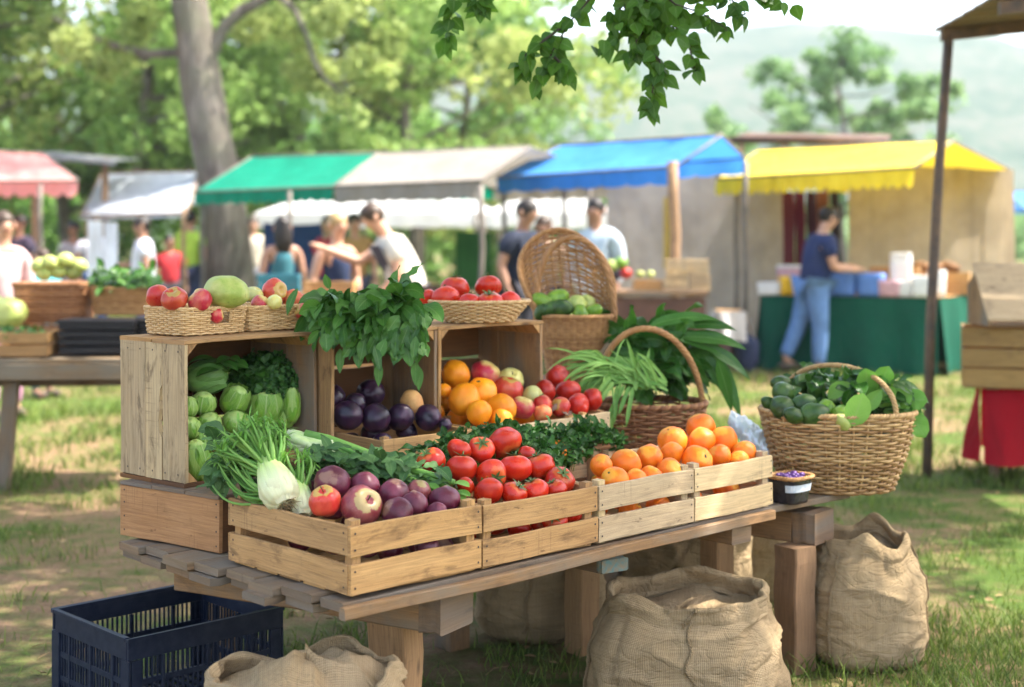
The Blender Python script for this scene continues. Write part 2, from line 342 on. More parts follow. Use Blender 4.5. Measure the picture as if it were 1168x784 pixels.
# ================================================================== table frame
ANG=R(43.5); OX,OY,TZ=-.386,3.4,.56
ux,uy=math.cos(ANG),math.sin(ANG)
def Wd(s,v,z=0.): return Vector((OX+ux*s-uy*v, OY+uy*s+ux*v, z))
def SV(p): a=p[0]-OX; b=p[1]-OY; return a*ux+b*uy, -a*uy+b*ux
def prism(mb,pts,x0,x1,ax,tint=.5,mi=0,uvlen=0):
    """extrude 2D outline (in the two other axes) along axis ax"""
    o=[i for i in range(3) if i!=ax]; n=len(pts); vs=[]
    for x in (x0,x1):
        for a,b in pts:
            q=[0,0,0]; q[ax]=x; q[o[0]]=a; q[o[1]]=b; vs.append(q)
    fs=[tuple(range(n))[::-1],tuple(range(n,2*n))]; uo=rnd.uniform(0,40)
    uv=[[(b+uo,a+uo) for a,b in pts][::-1],[(b+uo,a+uo) for a,b in pts]]
    for k in range(n):
        k2=(k+1)%n; fs.append((k,k2,n+k2,n+k)); L=math.hypot(pts[k][0]-pts[k2][0],pts[k][1]-pts[k2][1]); uv.append([(uo,uo),(uo+L,uo),(uo+L,uo+x1-x0),(uo,uo+x1-x0)])
    mb.add(vs,fs,uv,tint,mi,False)
def slat_crate(label,s,v,w,d,h,mf,ms,group,ntint=None,base=TZ,rz=None,gap=.019,name='produce_crate'):
    r=T(name,label,'crate',Wd(s,v,base+.002),ANG if rz is None else rz,group); t=.011; hs=(h-gap-.008)/2
    zs=[.008+hs/2,.008+hs*1.5+gap]
    def nails(mb,x,y,z,ax):
        for dz in (-hs*.28,hs*.27): nail(mb,(x,y,z+dz),ax)
    mb=MB()
    for z in zs:
        board(mb,(w/2,t/2,z),(w-.003,t,hs),0,tint=ntint)
        for x in (.013,w-.013): nails(mb,x,-.0005,z,(1,-1))
    mb.build('front_panel',[mf,NAILM],r)
    for x in (t/2,w-t/2):
        mb=MB()
        for z in zs:
            board(mb,(x,d/2,z),(t,d-2*t-.004,hs),1)
            for y in (t+.016,d-t-.016): nails(mb,x-(t/2+.0005 if x<w/2 else -t/2-.0005),y,z,(0,-1 if x<w/2 else 1))
        mb.build('side_panel',[ms,NAILM],r)
    mb=MB()
    for z in zs: board(mb,(w/2,d-t/2,z),(w-.003,t,hs),0)
    mb.build('back_panel',ms,r)
    for x in (t+.0155,w-t-.0155):
        for y in (t+.0155,d-t-.0155):
            mb=MB(); board(mb,(x,y,h/2+.008),(.028,.028,h+.010),2); mb.build('corner_post',ms,r)
    mb=MB(); n=5
    for i in range(n): board(mb,(w/2,t+(d-2*t)*(i+.5)/n,.0035),(w-2*t-.004,(d-2*t)/n-.012,.006),0)
    mb.build('crate_bottom',ms,r)
    return r
def display_crate(label,p,rz,w,d,h,mats,group,notch=False):
    """crate stood on its side, open towards the viewer. local x right, y back"""
    m_side,m_top,m_in=mats; r=T('display_crate',label,'crate',p,rz,group); t=.013
    for side,x in ((0,t/2),(1,w-t/2)):
        mb=MB(); ws=[.40,.26,.34]; y=0
        for i,f in enumerate(ws):
            wd=d*f; 
            if notch and side==0 and i==1:
                y0,y1=d-y-wd+.0015,d-y-.0015; z0,z1=t,h-t
                pts=[(y0,z0),(y1,z0),(y1,z1),(y0,z1),(y0,z0+.27),(y0+.008,z0+.26),(y0+.014,z0+.225),(y0+.010,z0+.20),(y0+.017,z0+.17),(y0+.012,z0+.135),(y0+.004,z0+.125),(y0,z0+.12)]
                prism(mb,pts,x-t/2,x+t/2,0,.5)
            else: board(mb,(x,d-y-wd/2 if side==0 else y+wd/2,h/2),(t,wd-.003,h-2*t-.002),2,warp=.001)
            y+=wd
        if side==0:
            for yy in (.03,.09,.15,.21,.27):
                for zz in (.035,h-.035):
                    if yy<d: nail(mb,(x-t/2-.0006,yy,zz),(0,-1),r=.003)
        mb.build('side_panel',[m_side if side==0 else W_beam,NAILM],r)  # right panel takes browner wood, painting in the shade on its inner face
    mb=MB()
    for k in range(2): board(mb,(w/2,d*(k+.5)/2,h-t/2),(w+.002,d/2-.003,t-.001),0)
    mb.build('top_panel',m_top,r)
    mb=MB()
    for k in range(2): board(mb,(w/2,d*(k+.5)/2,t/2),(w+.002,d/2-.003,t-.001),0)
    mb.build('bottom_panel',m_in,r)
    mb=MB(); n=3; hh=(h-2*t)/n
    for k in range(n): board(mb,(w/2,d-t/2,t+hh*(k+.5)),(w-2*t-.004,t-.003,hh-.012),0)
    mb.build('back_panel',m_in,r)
    L=.032; e=.0006
    for (x,z,sx,sz) in ((t+e,t+e,1,1),(w-t-e,t+e,-1,1),(t+e,h-t-e,1,-1),(w-t-e,h-t-e,-1,-1)):
        mb=MB(); prism(mb,[(x,z),(x+sx*L,z),(x,z+sz*L)] if sx*sz>0 else [(x,z),(x,z+sz*L),(x+sx*L,z)],.004,d-t-.002,1,.6); mb.build('corner_block',m_top,r)
    return r
# ================================================================== wicker
def nrm_of(S,th,t,e=.01):
    a=S(th+e,t)-S(th-e,t); b=S(th,min(1,t+e))-S(th,max(0,t-e)); n=a.cross(b); return n.normalized() if n.length>1e-9 else Vector((0,0,1))
def rope(mb,path,R0,strands=3,pitch=.05,closed=True,sr=None,sides=5,tint=None,up=(0,0,1)):
    path=[Vector(p) for p in path]; n=len(path); sr=sr or R0*.62; L=[0]
    for i in range(1,n+(1 if closed else 0)): L.append(L[-1]+(path[i%n]-path[i-1]).length)
    tot=L[-1]; turns=max(1,round(tot/pitch)); 
    for k in range(strands):
        pts=[]
        m=max(n,turns*8)
        for i in range(m if closed else m+1):
            l=tot*i/m; j=0
            j=min(int(i*n/m) if closed else int(i*(n-1)/m), n-1)
            while j+1<len(L) and L[j+1]<l: j+=1
            while j>0 and L[j]>l: j-=1
            a=path[j%n]; b=path[(j+1)%n] if closed else path[min(j+1,n-1)]
            dl=(L[j+1]-L[j]) if j+1<len(L) else 1; f=(l-L[j])/dl if dl>1e-9 else 0; p=a.lerp(b,min(1,max(0,f)))
            d=(b-a); d=d.normalized() if d.length>1e-9 else Vector((1,0,0)); U=Vector(up); x=d.cross(U); x=x.normalized() if x.length>1e-4 else basis(d)[0]; y=x.cross(d)
            ph=TAU*(turns*l/tot+k/strands); pts.append(p+x*math.cos(ph)*R0*.55+y*math.sin(ph)*R0*.55)
        tube(mb,pts,sr,sides,closed,rnd.random() if tint is None else tint)
def wicker(root,S,nst,rows,mat,r_w=.0028,r_s=.003,t0=0.,t1=1.,rim=.008,skip=None,pts=3,rim_strands=3,amp=None,base=True,flat=1.3,rimmat=None,loose=.0,rimpitch=.04,double=False):
    amp=r_w*1.25 if amp is None else amp; g=rnd; mb=MB(); N=nst*pts
    cache={}
    for j in range(rows):
        t=t0+(t1-t0)*(j+.5)/rows; run=[]; runs=[]
        for i in range(N+1 if skip else N):
            th=TAU*i/N
            if skip and skip(th%TAU,t):
                if len(run)>2: runs.append(run)
                run=[]; continue
            tt=t+loose*MN.noise(Vector((math.cos(th)*3+j*3.1,math.sin(th)*3,j)))/rows
            p=S(th,tt); n=nrm_of(S,th,tt); k=i/pts; run.append(p+n*(amp*math.cos(PI*(k+j))))
        if run and len(run)>2: runs.append(run)
        for ru in runs:
            closed=(len(ru)==N); tube(mb,ru,r_w*g.uniform(.85,1.15),5,closed,min(1,max(0,g.gauss(.5,.28))),flat=flat,up=(0,0,1))
    mb.build('weave',mat,root)
    mb=MB()
    for k in range(nst):
        th=TAU*k/nst; ru=[]
        for i in range(9):
            t=t0+(t1-t0)*i/8
            if skip and skip(th,t):
                if len(ru)>1: tube(mb,ru,r_s,5,False,g.random())
                ru=[]; continue
            ru.append(S(th,t))
        if len(ru)>1: tube(mb,ru,r_s,5,False,g.random())
    mb.build('stakes',mat,root)
    if rim:
        mb=MB(); M=nst*3; path=[S(TAU*i/M,1)+Vector((0,0,rim*.5)) for i in range(M)]; rope(mb,path,rim,rim_strands,rimpitch,True,sides=6); mb.build('rim',rimmat or mat,root)
    if base:
        mb=MB(); c=sum((S(TAU*i/12,t0) for i in range(12)),Vector())/12
        for q in range(7):
            f=(q+.6)/7; tube(mb,[c.lerp(S(TAU*i/40,t0),f)+Vector((0,0,.003+.002*math.cos(PI*(i+q)))) for i in range(40)],(S(0,t0)-c).length/12,5,True,g.random(),flat=.5)
        mb.build('base',mat,root)
def superS(a0,b0,a1,b1,h,e=2.,bulge=0.):
    def S(th,t):
        c,s=math.cos(th),math.sin(th); q=(abs(c)**e+abs(s)**e)**(-1/e); a=a0+(a1-a0)*t+bulge*math.sin(PI*t); b=b0+(b1-b0)*t+bulge*math.sin(PI*t)
        return Vector((a*c*q,b*s*q,h*t))
    return S
# ================================================================== sacks
def sack(label,cx,cy,rx,ry,H,seed,rz=0,cuff=.07,nth=150,sag=.05,top=.85,mouth=1.,seams=(),tie=False,back=.0,lean=0,heap=0,group='burlap sacks under the table'):
    r=T('burlap_sack',label,'sack',(cx,cy,0),rz,group); sd=Vector((seed*3.7,seed*1.3,seed))
    prof=[]  # (radial factor, z, cuffflag)
    nb=64
    for i in range(nb+1):
        t=i/nb; z=H*t
        if t<.10: q=.82+.18*math.sin(t/.10*PI/2)
        else: q=1.0+.12*math.sin(((t-.1)/.9)**.8*PI*1.03)-(1-top)*max(0,(t-.5)/.5)**1.5
        prof.append((q,z,0))
    qt=prof[-1][0]
    for i in range(1,6): a=PI*i/5; prof.append((qt+.040*(1-math.cos(a)),H+.016*math.sin(a),1))
    for i in range(1,11): f=i/10; prof.append((qt+.080+.09*f*(1-f)+.015*f,H-cuff*f,1))
    vs=[];uvs=[];Ls=0;last=None
    def pt(th,i):
        q,z,cf=prof[i]; c,s=math.cos(th),math.sin(th); e=2.5; k=(abs(c)**e+abs(s)**e)**(-1/e); t=min(1,z/H)
        dirv=Vector((c,s,0)); npos=Vector((c*rx*k*1.,s*ry*k*1.,z))+sd
        w=.13*MN.noise(npos*3.6)+.05*MN.noise(npos*8.5)
        # long soft creases: ridged noise, diagonal
        rg=1-abs(MN.noise(Vector((npos.x*5+npos.z*3,npos.y*5-npos.z*2,npos.z*11))))*2.2; w+=.06*max(0,rg)**3*(.5+t*.5)
        rg=1-abs(MN.noise(Vector((npos.x*9-npos.z*4,npos.y*9,npos.z*5+4))))*2.2; w-=.045*max(0,rg)**4
        w+=sag*math.sin(t*9+3*MN.noise(Vector((c,s,seed))))*math.exp(-((t-.25)/.3)**2)
        rr=(q*(mouth if False else 1)+w)
        zz=z; hn=MN.noise(Vector((c*1.1,s*1.1,seed*2.1)))+.3*MN.noise(Vector((c*2.2,s*2.2,seed)))
        zz+=H*.16*hn*t**2.5 - back*max(0,s)*t**3*H
        rr+=.05*MN.noise(Vector((c*3.2,s*3.2,seed+z*2)))*t**2+(.03*MN.noise(Vector((c*5,s*5,seed+z*9))) if cf else 0)
        return Vector((rx*k*c*rr+lean*t*t,ry*k*s*rr,max(.002,zz)))
    n=len(prof); pl=[0]
    for i in range(n):
        for j in range(nth): vs.append(pt(TAU*j/nth,i))
        if i: pl.append(pl[-1]+(vs[i*nth]-vs[(i-1)*nth]).length)
    fs=[];uv=[]; per=TAU*(rx+ry)/2
    for i in range(n-1):
        for j in range(nth):
            j2=(j+1)%nth; fs.append((i*nth+j,i*nth+j2,(i+1)*nth+j2,(i+1)*nth+j)); a,b=per*j/nth,per*(j+1)/nth; uv.append([(a,pl[i]),(b,pl[i]),(b,pl[i+1]),(a,pl[i+1])])
    fs.append(tuple(range(nth))[::-1]); uv.append([(0,0)]*nth)
    mb=MB(); mb.add(vs,fs,uv,.5); mb.build('sack_body',BURLAP,r)
    for (th,i0,i1) in seams:
        mb=MB(); pts=[]
        for i in range(i0,i1):
            a=th+.12*MN.noise(Vector((i*.07,seed,1))); p=pt(a,i); c=Vector((math.cos(a),math.sin(a),0)); pts.append(p+c*.004)
        rope(mb,pts,.0045,2,.02,False,sides=5); mb.build('seam',BURLAP,r)
    # contents: dark potatoes are hidden; a slumped burlap lining closes the mouth
    mb=MB(); lv=[];rn=26
    for q in range(rn+1):
        f=q/rn
        for j in range(60):
            p=pt(TAU*j/60,int(nb*.86)); lv.append(Vector((p.x*f*.99,p.y*f*.99,p.z-H*(.10 if heap else .38)*(1-f*f)+heap*(1-f*f)+(.02+heap*.22)*MN.noise(Vector((p.x*f*(14-heap*50),p.y*f*(14-heap*50),seed)))+heap*.13*max(0,1-abs(MN.noise(Vector((p.x*f*9,p.y*f*4,seed+3))))*5)*(1-f**4))))
    lf=[(q*60+j,q*60+(j+1)%60,(q+1)*60+(j+1)%60,(q+1)*60+j) for q in range(rn) for j in range(60)]
    mb.add(lv,lf,[[(lv[a].x,lv[a].y) for a in f] for f in lf],.5); mb.build('inner_lining',BURLAP,r)
    return r
# ================================================================== produce
KR={'tomato':.038,'orange':.04,'apple':.04,'plum':.038,'onion':.04,'cab':.045,'gourd':.05,'avo':.03,'melon':.05}
_fm={}
def fruit_mesh(kind,var,mat,key):
    k=(kind,var,key,mat.name)
    if k in _fm: return _fm[k]
    g=random.Random(hash((len(kind),var,ord(kind[0])))); r=KR[kind]; seg,rg=40,26; vs=[];fs=[];uv=[]; ph=g.uniform(0,6); off=Vector((g.uniform(0,99),g.uniform(0,99),3))
    for i in range(rg+1):
        a=PI*i/rg; sa,ca=max(0.,math.sin(a)),-math.cos(a)
        for j in range(seg):
            b=TAU*j/seg; q=1.;zz=ca
            if kind=='tomato': q=1+.022*math.cos(5*b+ph)*sa*(.4+.6*max(0,ca)); zz=ca*.84-.16*math.exp(-(sa/.33)**2)*(ca>0)-.03*math.exp(-(sa/.2)**2)*(ca<0)*-1
            elif kind=='orange': q=1; zz=ca*.95-.05*math.exp(-(sa/.16)**2)*(ca>0)
            elif kind=='apple': q=1+.03*math.cos(5*b+ph)*(.3 if ca>0 else .8)*abs(ca)-.07*max(0,-ca)**2; zz=ca*.93-.24*math.exp(-(sa/.30)**2)*(ca>0)+.12*math.exp(-(sa/.25)**2)*(ca<0)
            elif kind=='plum': q=1-.045*math.exp(-(((b-PI)/.22)**2))*sa; zz=ca*.95-.06*math.exp(-(sa/.2)**2)*(ca>0)
            elif kind=='onion': zz=ca*.88+.08*math.exp(-(sa/.16)**2)*(ca>0)
            elif kind=='cab': q=1+.055*(1-abs(math.sin(4.5*b+ph+1.2*ca))**.6)*sa**.6*-1+.03; zz=ca*.95-.10*math.exp(-(sa/.18)**2)*(ca>0)
            elif kind=='gourd': q=(1+.05*abs(math.cos(4*b+ph)))*(1-.18*ca); zz=ca*1.0-.12*math.exp(-(sa/.2)**2)*(ca>0)
            elif kind=='avo': q=1-.10*ca; zz=ca*1.45
            elif kind=='melon': q=1+.015*math.cos(8*b); zz=ca*.84-.05*math.exp(-(sa/.2)**2)*(ca>0)
            v=Vector((sa*math.cos(b)*q,sa*math.sin(b)*q,zz)); n=MN.noise(v*1.5+off)*.085+MN.noise(v*4+off)*.018; v=v*(1+n)*r; vs.append(v)
    for i in range(rg):
        for j in range(seg):
            j2=(j+1)%seg; fs.append((i*seg+j,i*seg+j2,(i+1)*seg+j2,(i+1)*seg+j)); uv.append([(j/seg,i/rg),((j+1)/seg,i/rg),((j+1)/seg,(i+1)/rg),(j/seg,(i+1)/rg)])
    mb=MB(); mb.add(vs,fs,uv,.5); me=mb.mesh(key,mat); _fm[k]=me; return me
_sm={}
def stem_mesh(kind,var):
    k=(kind,var)
    if k in _sm: return _sm[k]
    g=random.Random(var*7+len(kind)); mb=MB(); r=KR[kind]
    if kind=='tomato':
        z=r*.70
        for i in range(6):
            a=TAU*i/6+g.uniform(-.2,.2); leaf(mb,(0,0,z),(math.cos(a),math.sin(a),.35),(0,0,1),r*g.uniform(.55,.8),r*.2,'lance',g.uniform(-.3,.5),.3,g.random(),nl=5,g=g)
        tube(mb,[(0,0,z-.002),(0.001,0,z+.006),(.004,0.002,z+.013)],.0018,5,tint=.4)
        me=mb.mesh('calyx',S_calyx)
    elif kind=='apple':
        tube(mb,[(0,0,r*.62),(.001,0,r*.85),(.004,.002,r*1.12)],[.0012,.0012,.0018],6); me=mb.mesh('fruit_stem',S_stem)
    elif kind=='orange':
        lathe(mb,[(.0001,r*.90),(.003,r*.915),(.004,r*.90),(.0045,r*.885)],7,lob=lambda t,q:1+.25*math.cos(5*t)); me=mb.mesh('stem_button',S_stem)
    else:
        tube(mb,[(0,0,r*.80),(.001,0,r*.98),(.002,.001,r*1.10)],[.003,.0018,.0022],6); me=mb.mesh('fruit_stem',S_stem)
    _sm[k]=me; return me
def fruit(kind,key,mat,label,cat,pos,Rr,group,face=None,stem=True,sq=(1,1,1),var=None):
    var=rnd.randrange(5) if var is None else var; me=fruit_mesh(kind,var,mat,key); nm=key.replace(' ','_')
    o=link(me,nm,None,pos); sc=Rr/KR[kind]; o.scale=(sc*sq[0]*rnd.uniform(.96,1.04),sc*sq[1]*rnd.uniform(.96,1.04),sc*sq[2]*rnd.uniform(.95,1.03))
    if face is None: face=Vector((rnd.gauss(0,.8),rnd.gauss(-.2,.8),rnd.uniform(.1,1)))
    q=Vector(face).normalized().to_track_quat('Z','Y'); o.rotation_mode='QUATERNION'; o.rotation_quaternion=q@Matrix.Rotation(rnd.uniform(0,TAU),3,'Z').to_quaternion()
    tag(o,label,cat,group)
    if stem: s=link(stem_mesh(kind,var),{'tomato':'calyx','orange':'stem_button'}.get(kind,'fruit_stem'),o)
    return o
def pile_pt(px,py,v0,z0,sl):
    a=(px-584)/F0; k=(py-HY)/F0   # X=aY, Z=CZ-kY ; v=-uy(X-OX)+ux(Y-OY)
    # CZ-kY = z0+sl*(v-v0)
    A=-uy*a+ux; B=uy*OX-ux*OY
    Y=(CZ-z0-sl*(B-v0))/(k+sl*A); return P(px,py,Y)
PLACED=[]
def pile(items,plane,box,floor,fill=None,group=None,it=80,ks=1.07):
    """items: (px,py,rpx,kind,key,mat,cat,label,opts); box (s0,s1,v0,v1); spheres are relaxed so they touch and do not cut each other or the crate"""
    L=[]
    for x in items:
        px,py,rp=x[:3]; opt=x[8] if len(x)>8 else {}; pl=opt.get('plane',plane); c=pile_pt(px,py,*pl); Rr=rp*ks*c.y/F0; L.append([c.copy(),c,Rr,x,opt])
    F=[]
    if fill:
        n,Rf,fx=fill; tries=0
        s0,s1,v0,v1=box
        while len(F)<n and tries<n*60:
            tries+=1; s,v=rnd.uniform(s0+Rf,s1-Rf),rnd.uniform(v0+Rf,v1-Rf); zt=plane[1]+plane[2]*(v-plane[0])-Rf*1.9
            if zt<floor+Rf: zt=floor+Rf
            z=rnd.uniform(floor+Rf,zt) if rnd.random()<.6 else floor+Rf; p=Wd(s,v,z)
            if all((p-q[0]).length>Rf*1.6 for q in F) and all((p-q[0]).length>(Rf+q[2])*.72 for q in L): F.append([p.copy(),p,Rf,fx,{}])
    A=L+F
    for k in range(it):
        for i in range(len(A)):
            for j in range(i+1,len(A)):
                d=A[j][0]-A[i][0]; l=d.length; m=(A[i][2]+A[j][2])*.965
                if l<m and l>1e-6:
                    wi,wj=(.5,.5) if (i<len(L))==(j<len(L)) else (.1,.9); q=d*((m-l)/l); A[i][0]=A[i][0]-q*wi*.9; A[j][0]=A[j][0]+q*wj*.9
        for a in A:
            s,v=SV(a[0]); z=a[0].z
            s=min(max(s,box[0]+a[2]*.97),box[1]-a[2]*.97) if not a[4].get('free') else s; v=min(max(v,box[2]+a[2]*.97),box[3]-a[2]*.97) if not a[4].get('free') else v; z=max(z,floor+a[2]*.97)
            p=Wd(s,v,z); a[0]=p.lerp(a[1],.06) if k<it-8 else p
    for a in A:
        x=a[3]; kind,key,mat,cat,label=x[3:8]; o=a[4]
        fruit(kind,key,mat,label,cat,a[0],a[2],group if a in L else (o.get('group') or (cat+' pieces buried in the pile of the same crate')),o.get('face'),o.get('stem',kind in('tomato','apple','orange')),o.get('sq',(1,1,1)))
    return A
# ================================================================== the display table
tb=T('market_table','rough wooden trestle table of grey planks carrying the crates','table',(0,0,0))
mb=MB(); nv=11; vv=0.0; top=TZ-.001
for i in range(nv):
    wd=[.10,.135,.12,.14,.125,.14,.13,.12,.15,.14,.15][i]; s0=-.02-.03*((i*7)%3)/2-.005*i if i<8 else .42; s1=2.13+.03*((i*5)%3)/2
    m=MB(); a=0; 
    board(m,((s0+s1)/2,vv+wd/2,-.011),(s1-s0,wd-.008,.022),0,warp=.003,seg=14,ch=.003)
    if i>0:  # short ragged spacer under the plank ends, as in a pallet
        board(m,(s0+.06+.03*(i%2),vv+wd/2,-.034),(.16,wd-.02,.021),0,tint=.35,warp=.002)
    vs=[Wd(p[0],p[1],top+p[2]) for p in m.v]; m.v=[tuple(p) for p in vs]; m.build('plank',W_grey,tb); vv+=wd
# front lip board
m=MB(); board(m,(.80,-.028,-.016),(1.70,.022,.030),0,warp=.004,seg=16,ch=.003,tint=.55); m.v=[tuple(Wd(p[0],p[1],top+p[2])) for p in m.v]; m.build('front_rail',W_beam,tb)
def wbeam(name,a,b,w,z0,z1,mat,endmat=None,ch=.004):
    """horizontal beam from a to b (world xy)"""
    a=Vector(a);b=Vector(b);L=(b-a).length; ang=math.atan2((b-a).y,(b-a).x); m=MB(); board(m,(L/2,0,0),(L,w,z1-z0),0,warp=.002,seg=8,ch=ch)
    o=m.build(name,mat,tb,((a.x),(a.y),(z0+z1)/2),(0,0,ang)); return o
zb=TZ-.047
wbeam('beam',(-.20,3.70),(-.925,4.12),.15,zb-.092,zb,W_beam)
e=wbeam('beam_end',(-.140,3.662),(-.199,3.698),.152,zb-.094,zb+.001,W_grey)
bv=Wd(1.98,.035); wbeam('beam',(bv.x-.05,bv.y),(bv.x-.78,bv.y+.62),.14,zb-.10,zb,W_beam)
wbeam('beam_end',(bv.x-.05+.065,bv.y-.05),(bv.x-.0505,bv.y+.0005),.142,zb-.102,zb+.001,W_beam)
b3=Wd(.97,.02); wbeam('beam',(b3.x-.02,b3.y+.02),(b3.x-.7,b3.y+.76),.10,zb-.05,zb,W_beam)
TEAL=simple('flaking_teal_paint',(.09,.17,.17),.8,.3,60,bump=.5,c2=(.20,.15,.09)); wbeam('painted_beam_end',(b3.x-.01,b3.y-.0),(b3.x-.0295,b3.y+.0295),.095,zb-.046,zb-.008,TEAL)
b4=Wd(1.55,.02); wbeam('beam',(b4.x,b4.y),(b4.x-.7,b4.y+.72),.10,zb-.05,zb,W_beam)
def leg(x,y,w,d,z1,rz,mat=W_beam,tilt=(0,0)):
    m=MB(); board(m,(0,0,z1/2),(w,d,z1),2,warp=.003,seg=8,ch=.005); o=m.build('leg',mat,tb,(x,y,0),(tilt[0],tilt[1],rz)); return o
W_leg=wood('leg_wood',(.36,.215,.11),(.28,.16,.078),(.08,.05,.03),stain=.35)
leg(-.315,3.80,.115,.10,zb-.093,R(-28),W_leg)
leg(.935,4.70,.10,.10,zb-.101,R(35),W_leg)
leg(-.99,4.86,.10,.10,zb-.0,R(-28),W_leg)
leg(.24,4.90,.09,.09,zb-.051,R(40),W_leg); leg(.70,4.86,.085,.085,zb-.051,R(40),W_leg)
p=Wd(1.2,1.0); leg(p.x,p.y,.09,.09,zb-.051,R(40)); p=Wd(2.0,.95); leg(p.x,p.y,.09,.09,zb-.0,R(40))
# ================================================================== row of open crates
G='slatted fruit crates in the front row'
slat_crate('front crate of dark wood slats holding purple fruit and fennel, at the near corner',0.0,0.,.424,.54,.172,W_new,W_new,G,.75)
slat_crate('front crate piled with red tomatoes, between the purple fruit and the oranges',.428,0.,.438,.48,.166,W_new,W_new,G,.45)
slat_crate('greyish front crate of oranges beside the tomatoes',.869,0.,.420,.42,.166,W_light,W_old,G,.25)
slat_crate('palest front crate, heaped with oranges at the right end of the row',1.292,0.,.396,.40,.166,W_light,W_light,G,.95)
# brown closed box below the tall crate
bx=T('wooden_box','flat orange-brown wooden box under the tall standing crate','box',(-.80,3.89,TZ+.001),R(54))
m=MB(); 
m2=MB(); board(m2,(.006,.21,.075),(.012,.42,.146),1,tint=.6,warp=.001)
for y in (.012,.40):
    for z in (.02,.06,.10,.135): nail(m2,(-.0007,y,z),(0,-1),r=.003)
m2.build('side_panel',[W_brown,NAILM],bx)
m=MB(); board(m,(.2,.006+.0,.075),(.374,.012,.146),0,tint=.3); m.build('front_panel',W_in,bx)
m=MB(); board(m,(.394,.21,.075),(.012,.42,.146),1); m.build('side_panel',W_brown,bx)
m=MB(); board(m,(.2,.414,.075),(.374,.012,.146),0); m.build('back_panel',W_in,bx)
m=MB(); 
for k in range(3): board(m,(.2,.07+.14*k,.154),(.404,.136,.010),0,warp=.001,tint=.1)
m.build('lid',W_grey,bx)
zc=TZ+.001+.159
DG='display crates stood on their sides'
zdc=0;dc1=display_crate('tall pale worn crate standing on its side, filled with cabbages and broccoli',(-.92,4.0,zc+.001),R(50),.497,.31,.418,(W_old,W_new,W_in),DG,notch=True)
p=Wd(.53,.80); dc2=display_crate('crate on its side behind the dark plums, leafy greens hanging over it',(p.x,p.y,.717),ANG,.427,.33,.42,(W_new,W_new,W_in),DG)
p=Wd(.962,.80); dc3=display_crate('crate on its side with oranges and apples inside and a tomato basket on top',(p.x,p.y,.717),ANG,.480,.33,.42,(W_new,W_new,W_in),DG)
# low boxes that carry the second row
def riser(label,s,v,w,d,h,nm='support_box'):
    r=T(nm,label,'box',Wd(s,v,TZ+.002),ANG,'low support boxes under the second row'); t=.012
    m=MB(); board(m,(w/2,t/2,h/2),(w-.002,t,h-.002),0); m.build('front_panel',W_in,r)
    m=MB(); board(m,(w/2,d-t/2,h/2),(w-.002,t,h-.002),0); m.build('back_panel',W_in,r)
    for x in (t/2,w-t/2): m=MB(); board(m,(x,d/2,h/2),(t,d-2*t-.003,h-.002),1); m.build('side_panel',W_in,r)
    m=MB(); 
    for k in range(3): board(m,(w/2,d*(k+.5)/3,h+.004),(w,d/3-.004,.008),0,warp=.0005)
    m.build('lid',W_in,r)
riser('low box hidden below the tray of dark plums',.545,.56,.40,.60,.144)
riser('low box hidden below the oranges and apples tray',.952,.56,.62,.60,.144)
# trays of the second row
def tray(label,s,v,w,d,h,z,m1,m2):
    r=T('produce_tray',label,'tray',Wd(s,v,z),ANG,'shallow wooden trays in the second row'); t=.011
    m=MB(); board(m,(w/2,t/2,h/2),(w,t,h),0,tint=.8); 
    for x in (.01,w-.01): 
        for z_ in (.02,h-.02): nail(m,(x,-.0006,z_),(1,-1))
    m.build('front_panel',[m1,NAILM],r)
    for x in (t/2,w-t/2): m=MB(); board(m,(x,d/2,h/2),(t,d-2*t-.002,h-.004),1); m.build('side_panel',m2,r)
    m=MB(); board(m,(w/2,d-t/2,h/2),(w-.002,t,h-.004),0); m.build('back_panel',m2,r)
    for x in (t+.013,w-t-.013): m=MB(); board(m,(x,t+.013,h/2+.004),(.022,.022,h+.004),2); m.build('corner_post',m2,r)
    m=MB(); board(m,(w/2,d/2,.004),(w-2*t-.002,d-2*t-.002,.006),0); m.build('tray_bottom',m2,r)
tray('shallow tray of dark plums with a single pale melon',.555,.575,.375,.36,.094,.7335,W_new,W_new)
tray('shallow tray of oranges and apples in front of the open crate',.985,.60,.430,.34,.086,.7335,W_light,W_new)
tray('short pale tray of dark red tomatoes next to the leek basket',1.432,.60,.135,.30,.090,.7335,W_light,W_new)
# ================================================================== produce piles
def tm(desc,mat=None): return ('tomato','tomato',mat or S_tom,'tomato','ripe red tomato '+desc)
TOM=[(494,529,16.5)+tm('at the far left of the big tomato crate'),(524,513,13)+tm('at the back left of the big tomato crate'),(525,534,17.5)+tm('round one, front left of the big tomato crate'),
(549,513,15)+tm('half hidden behind the topmost one, left side'),(554,540,17)+tm('in the middle of the big crate with its calyx facing front'),(578.6,505,19)+tm('topmost of the heap in the big crate'),
(590,534,18)+tm('directly below the topmost one'),(556,560,16)+tm('in the front row nearest the purple fruit'),(584,563,14.5)+tm('second in the front row of the big crate'),
(610.6,560,15)+tm('pinkish, third in the front row of the big crate'),(624,533,16.5)+tm('right of the topmost heap with green calyx above'),(634,556.6,12.5)+tm('small, fourth in the front row of the big crate'),
(650,545,15.5)+tm('at the far right of the big tomato crate, by the herbs'),(604,519,11)+tm('small one tucked behind the topmost one, right side'),(535,555,10)+tm('small one sunk behind the front left ones')]
TP=(.06,.725,.38)
faces={2:(.1,.2,1),4:(.35,-.8,-.15),5:(.6,-.5,-.7),6:(0,.2,1),10:(-.4,0,1),3:(.1,-.6,.7)}
items=[t[:3]+(t[3],t[4],t[5],t[6],t[7],{'face':faces.get(i,(rnd.gauss(0,.5),rnd.gauss(.4,.5),.8)),'free':False}) for i,t in enumerate(TOM)]
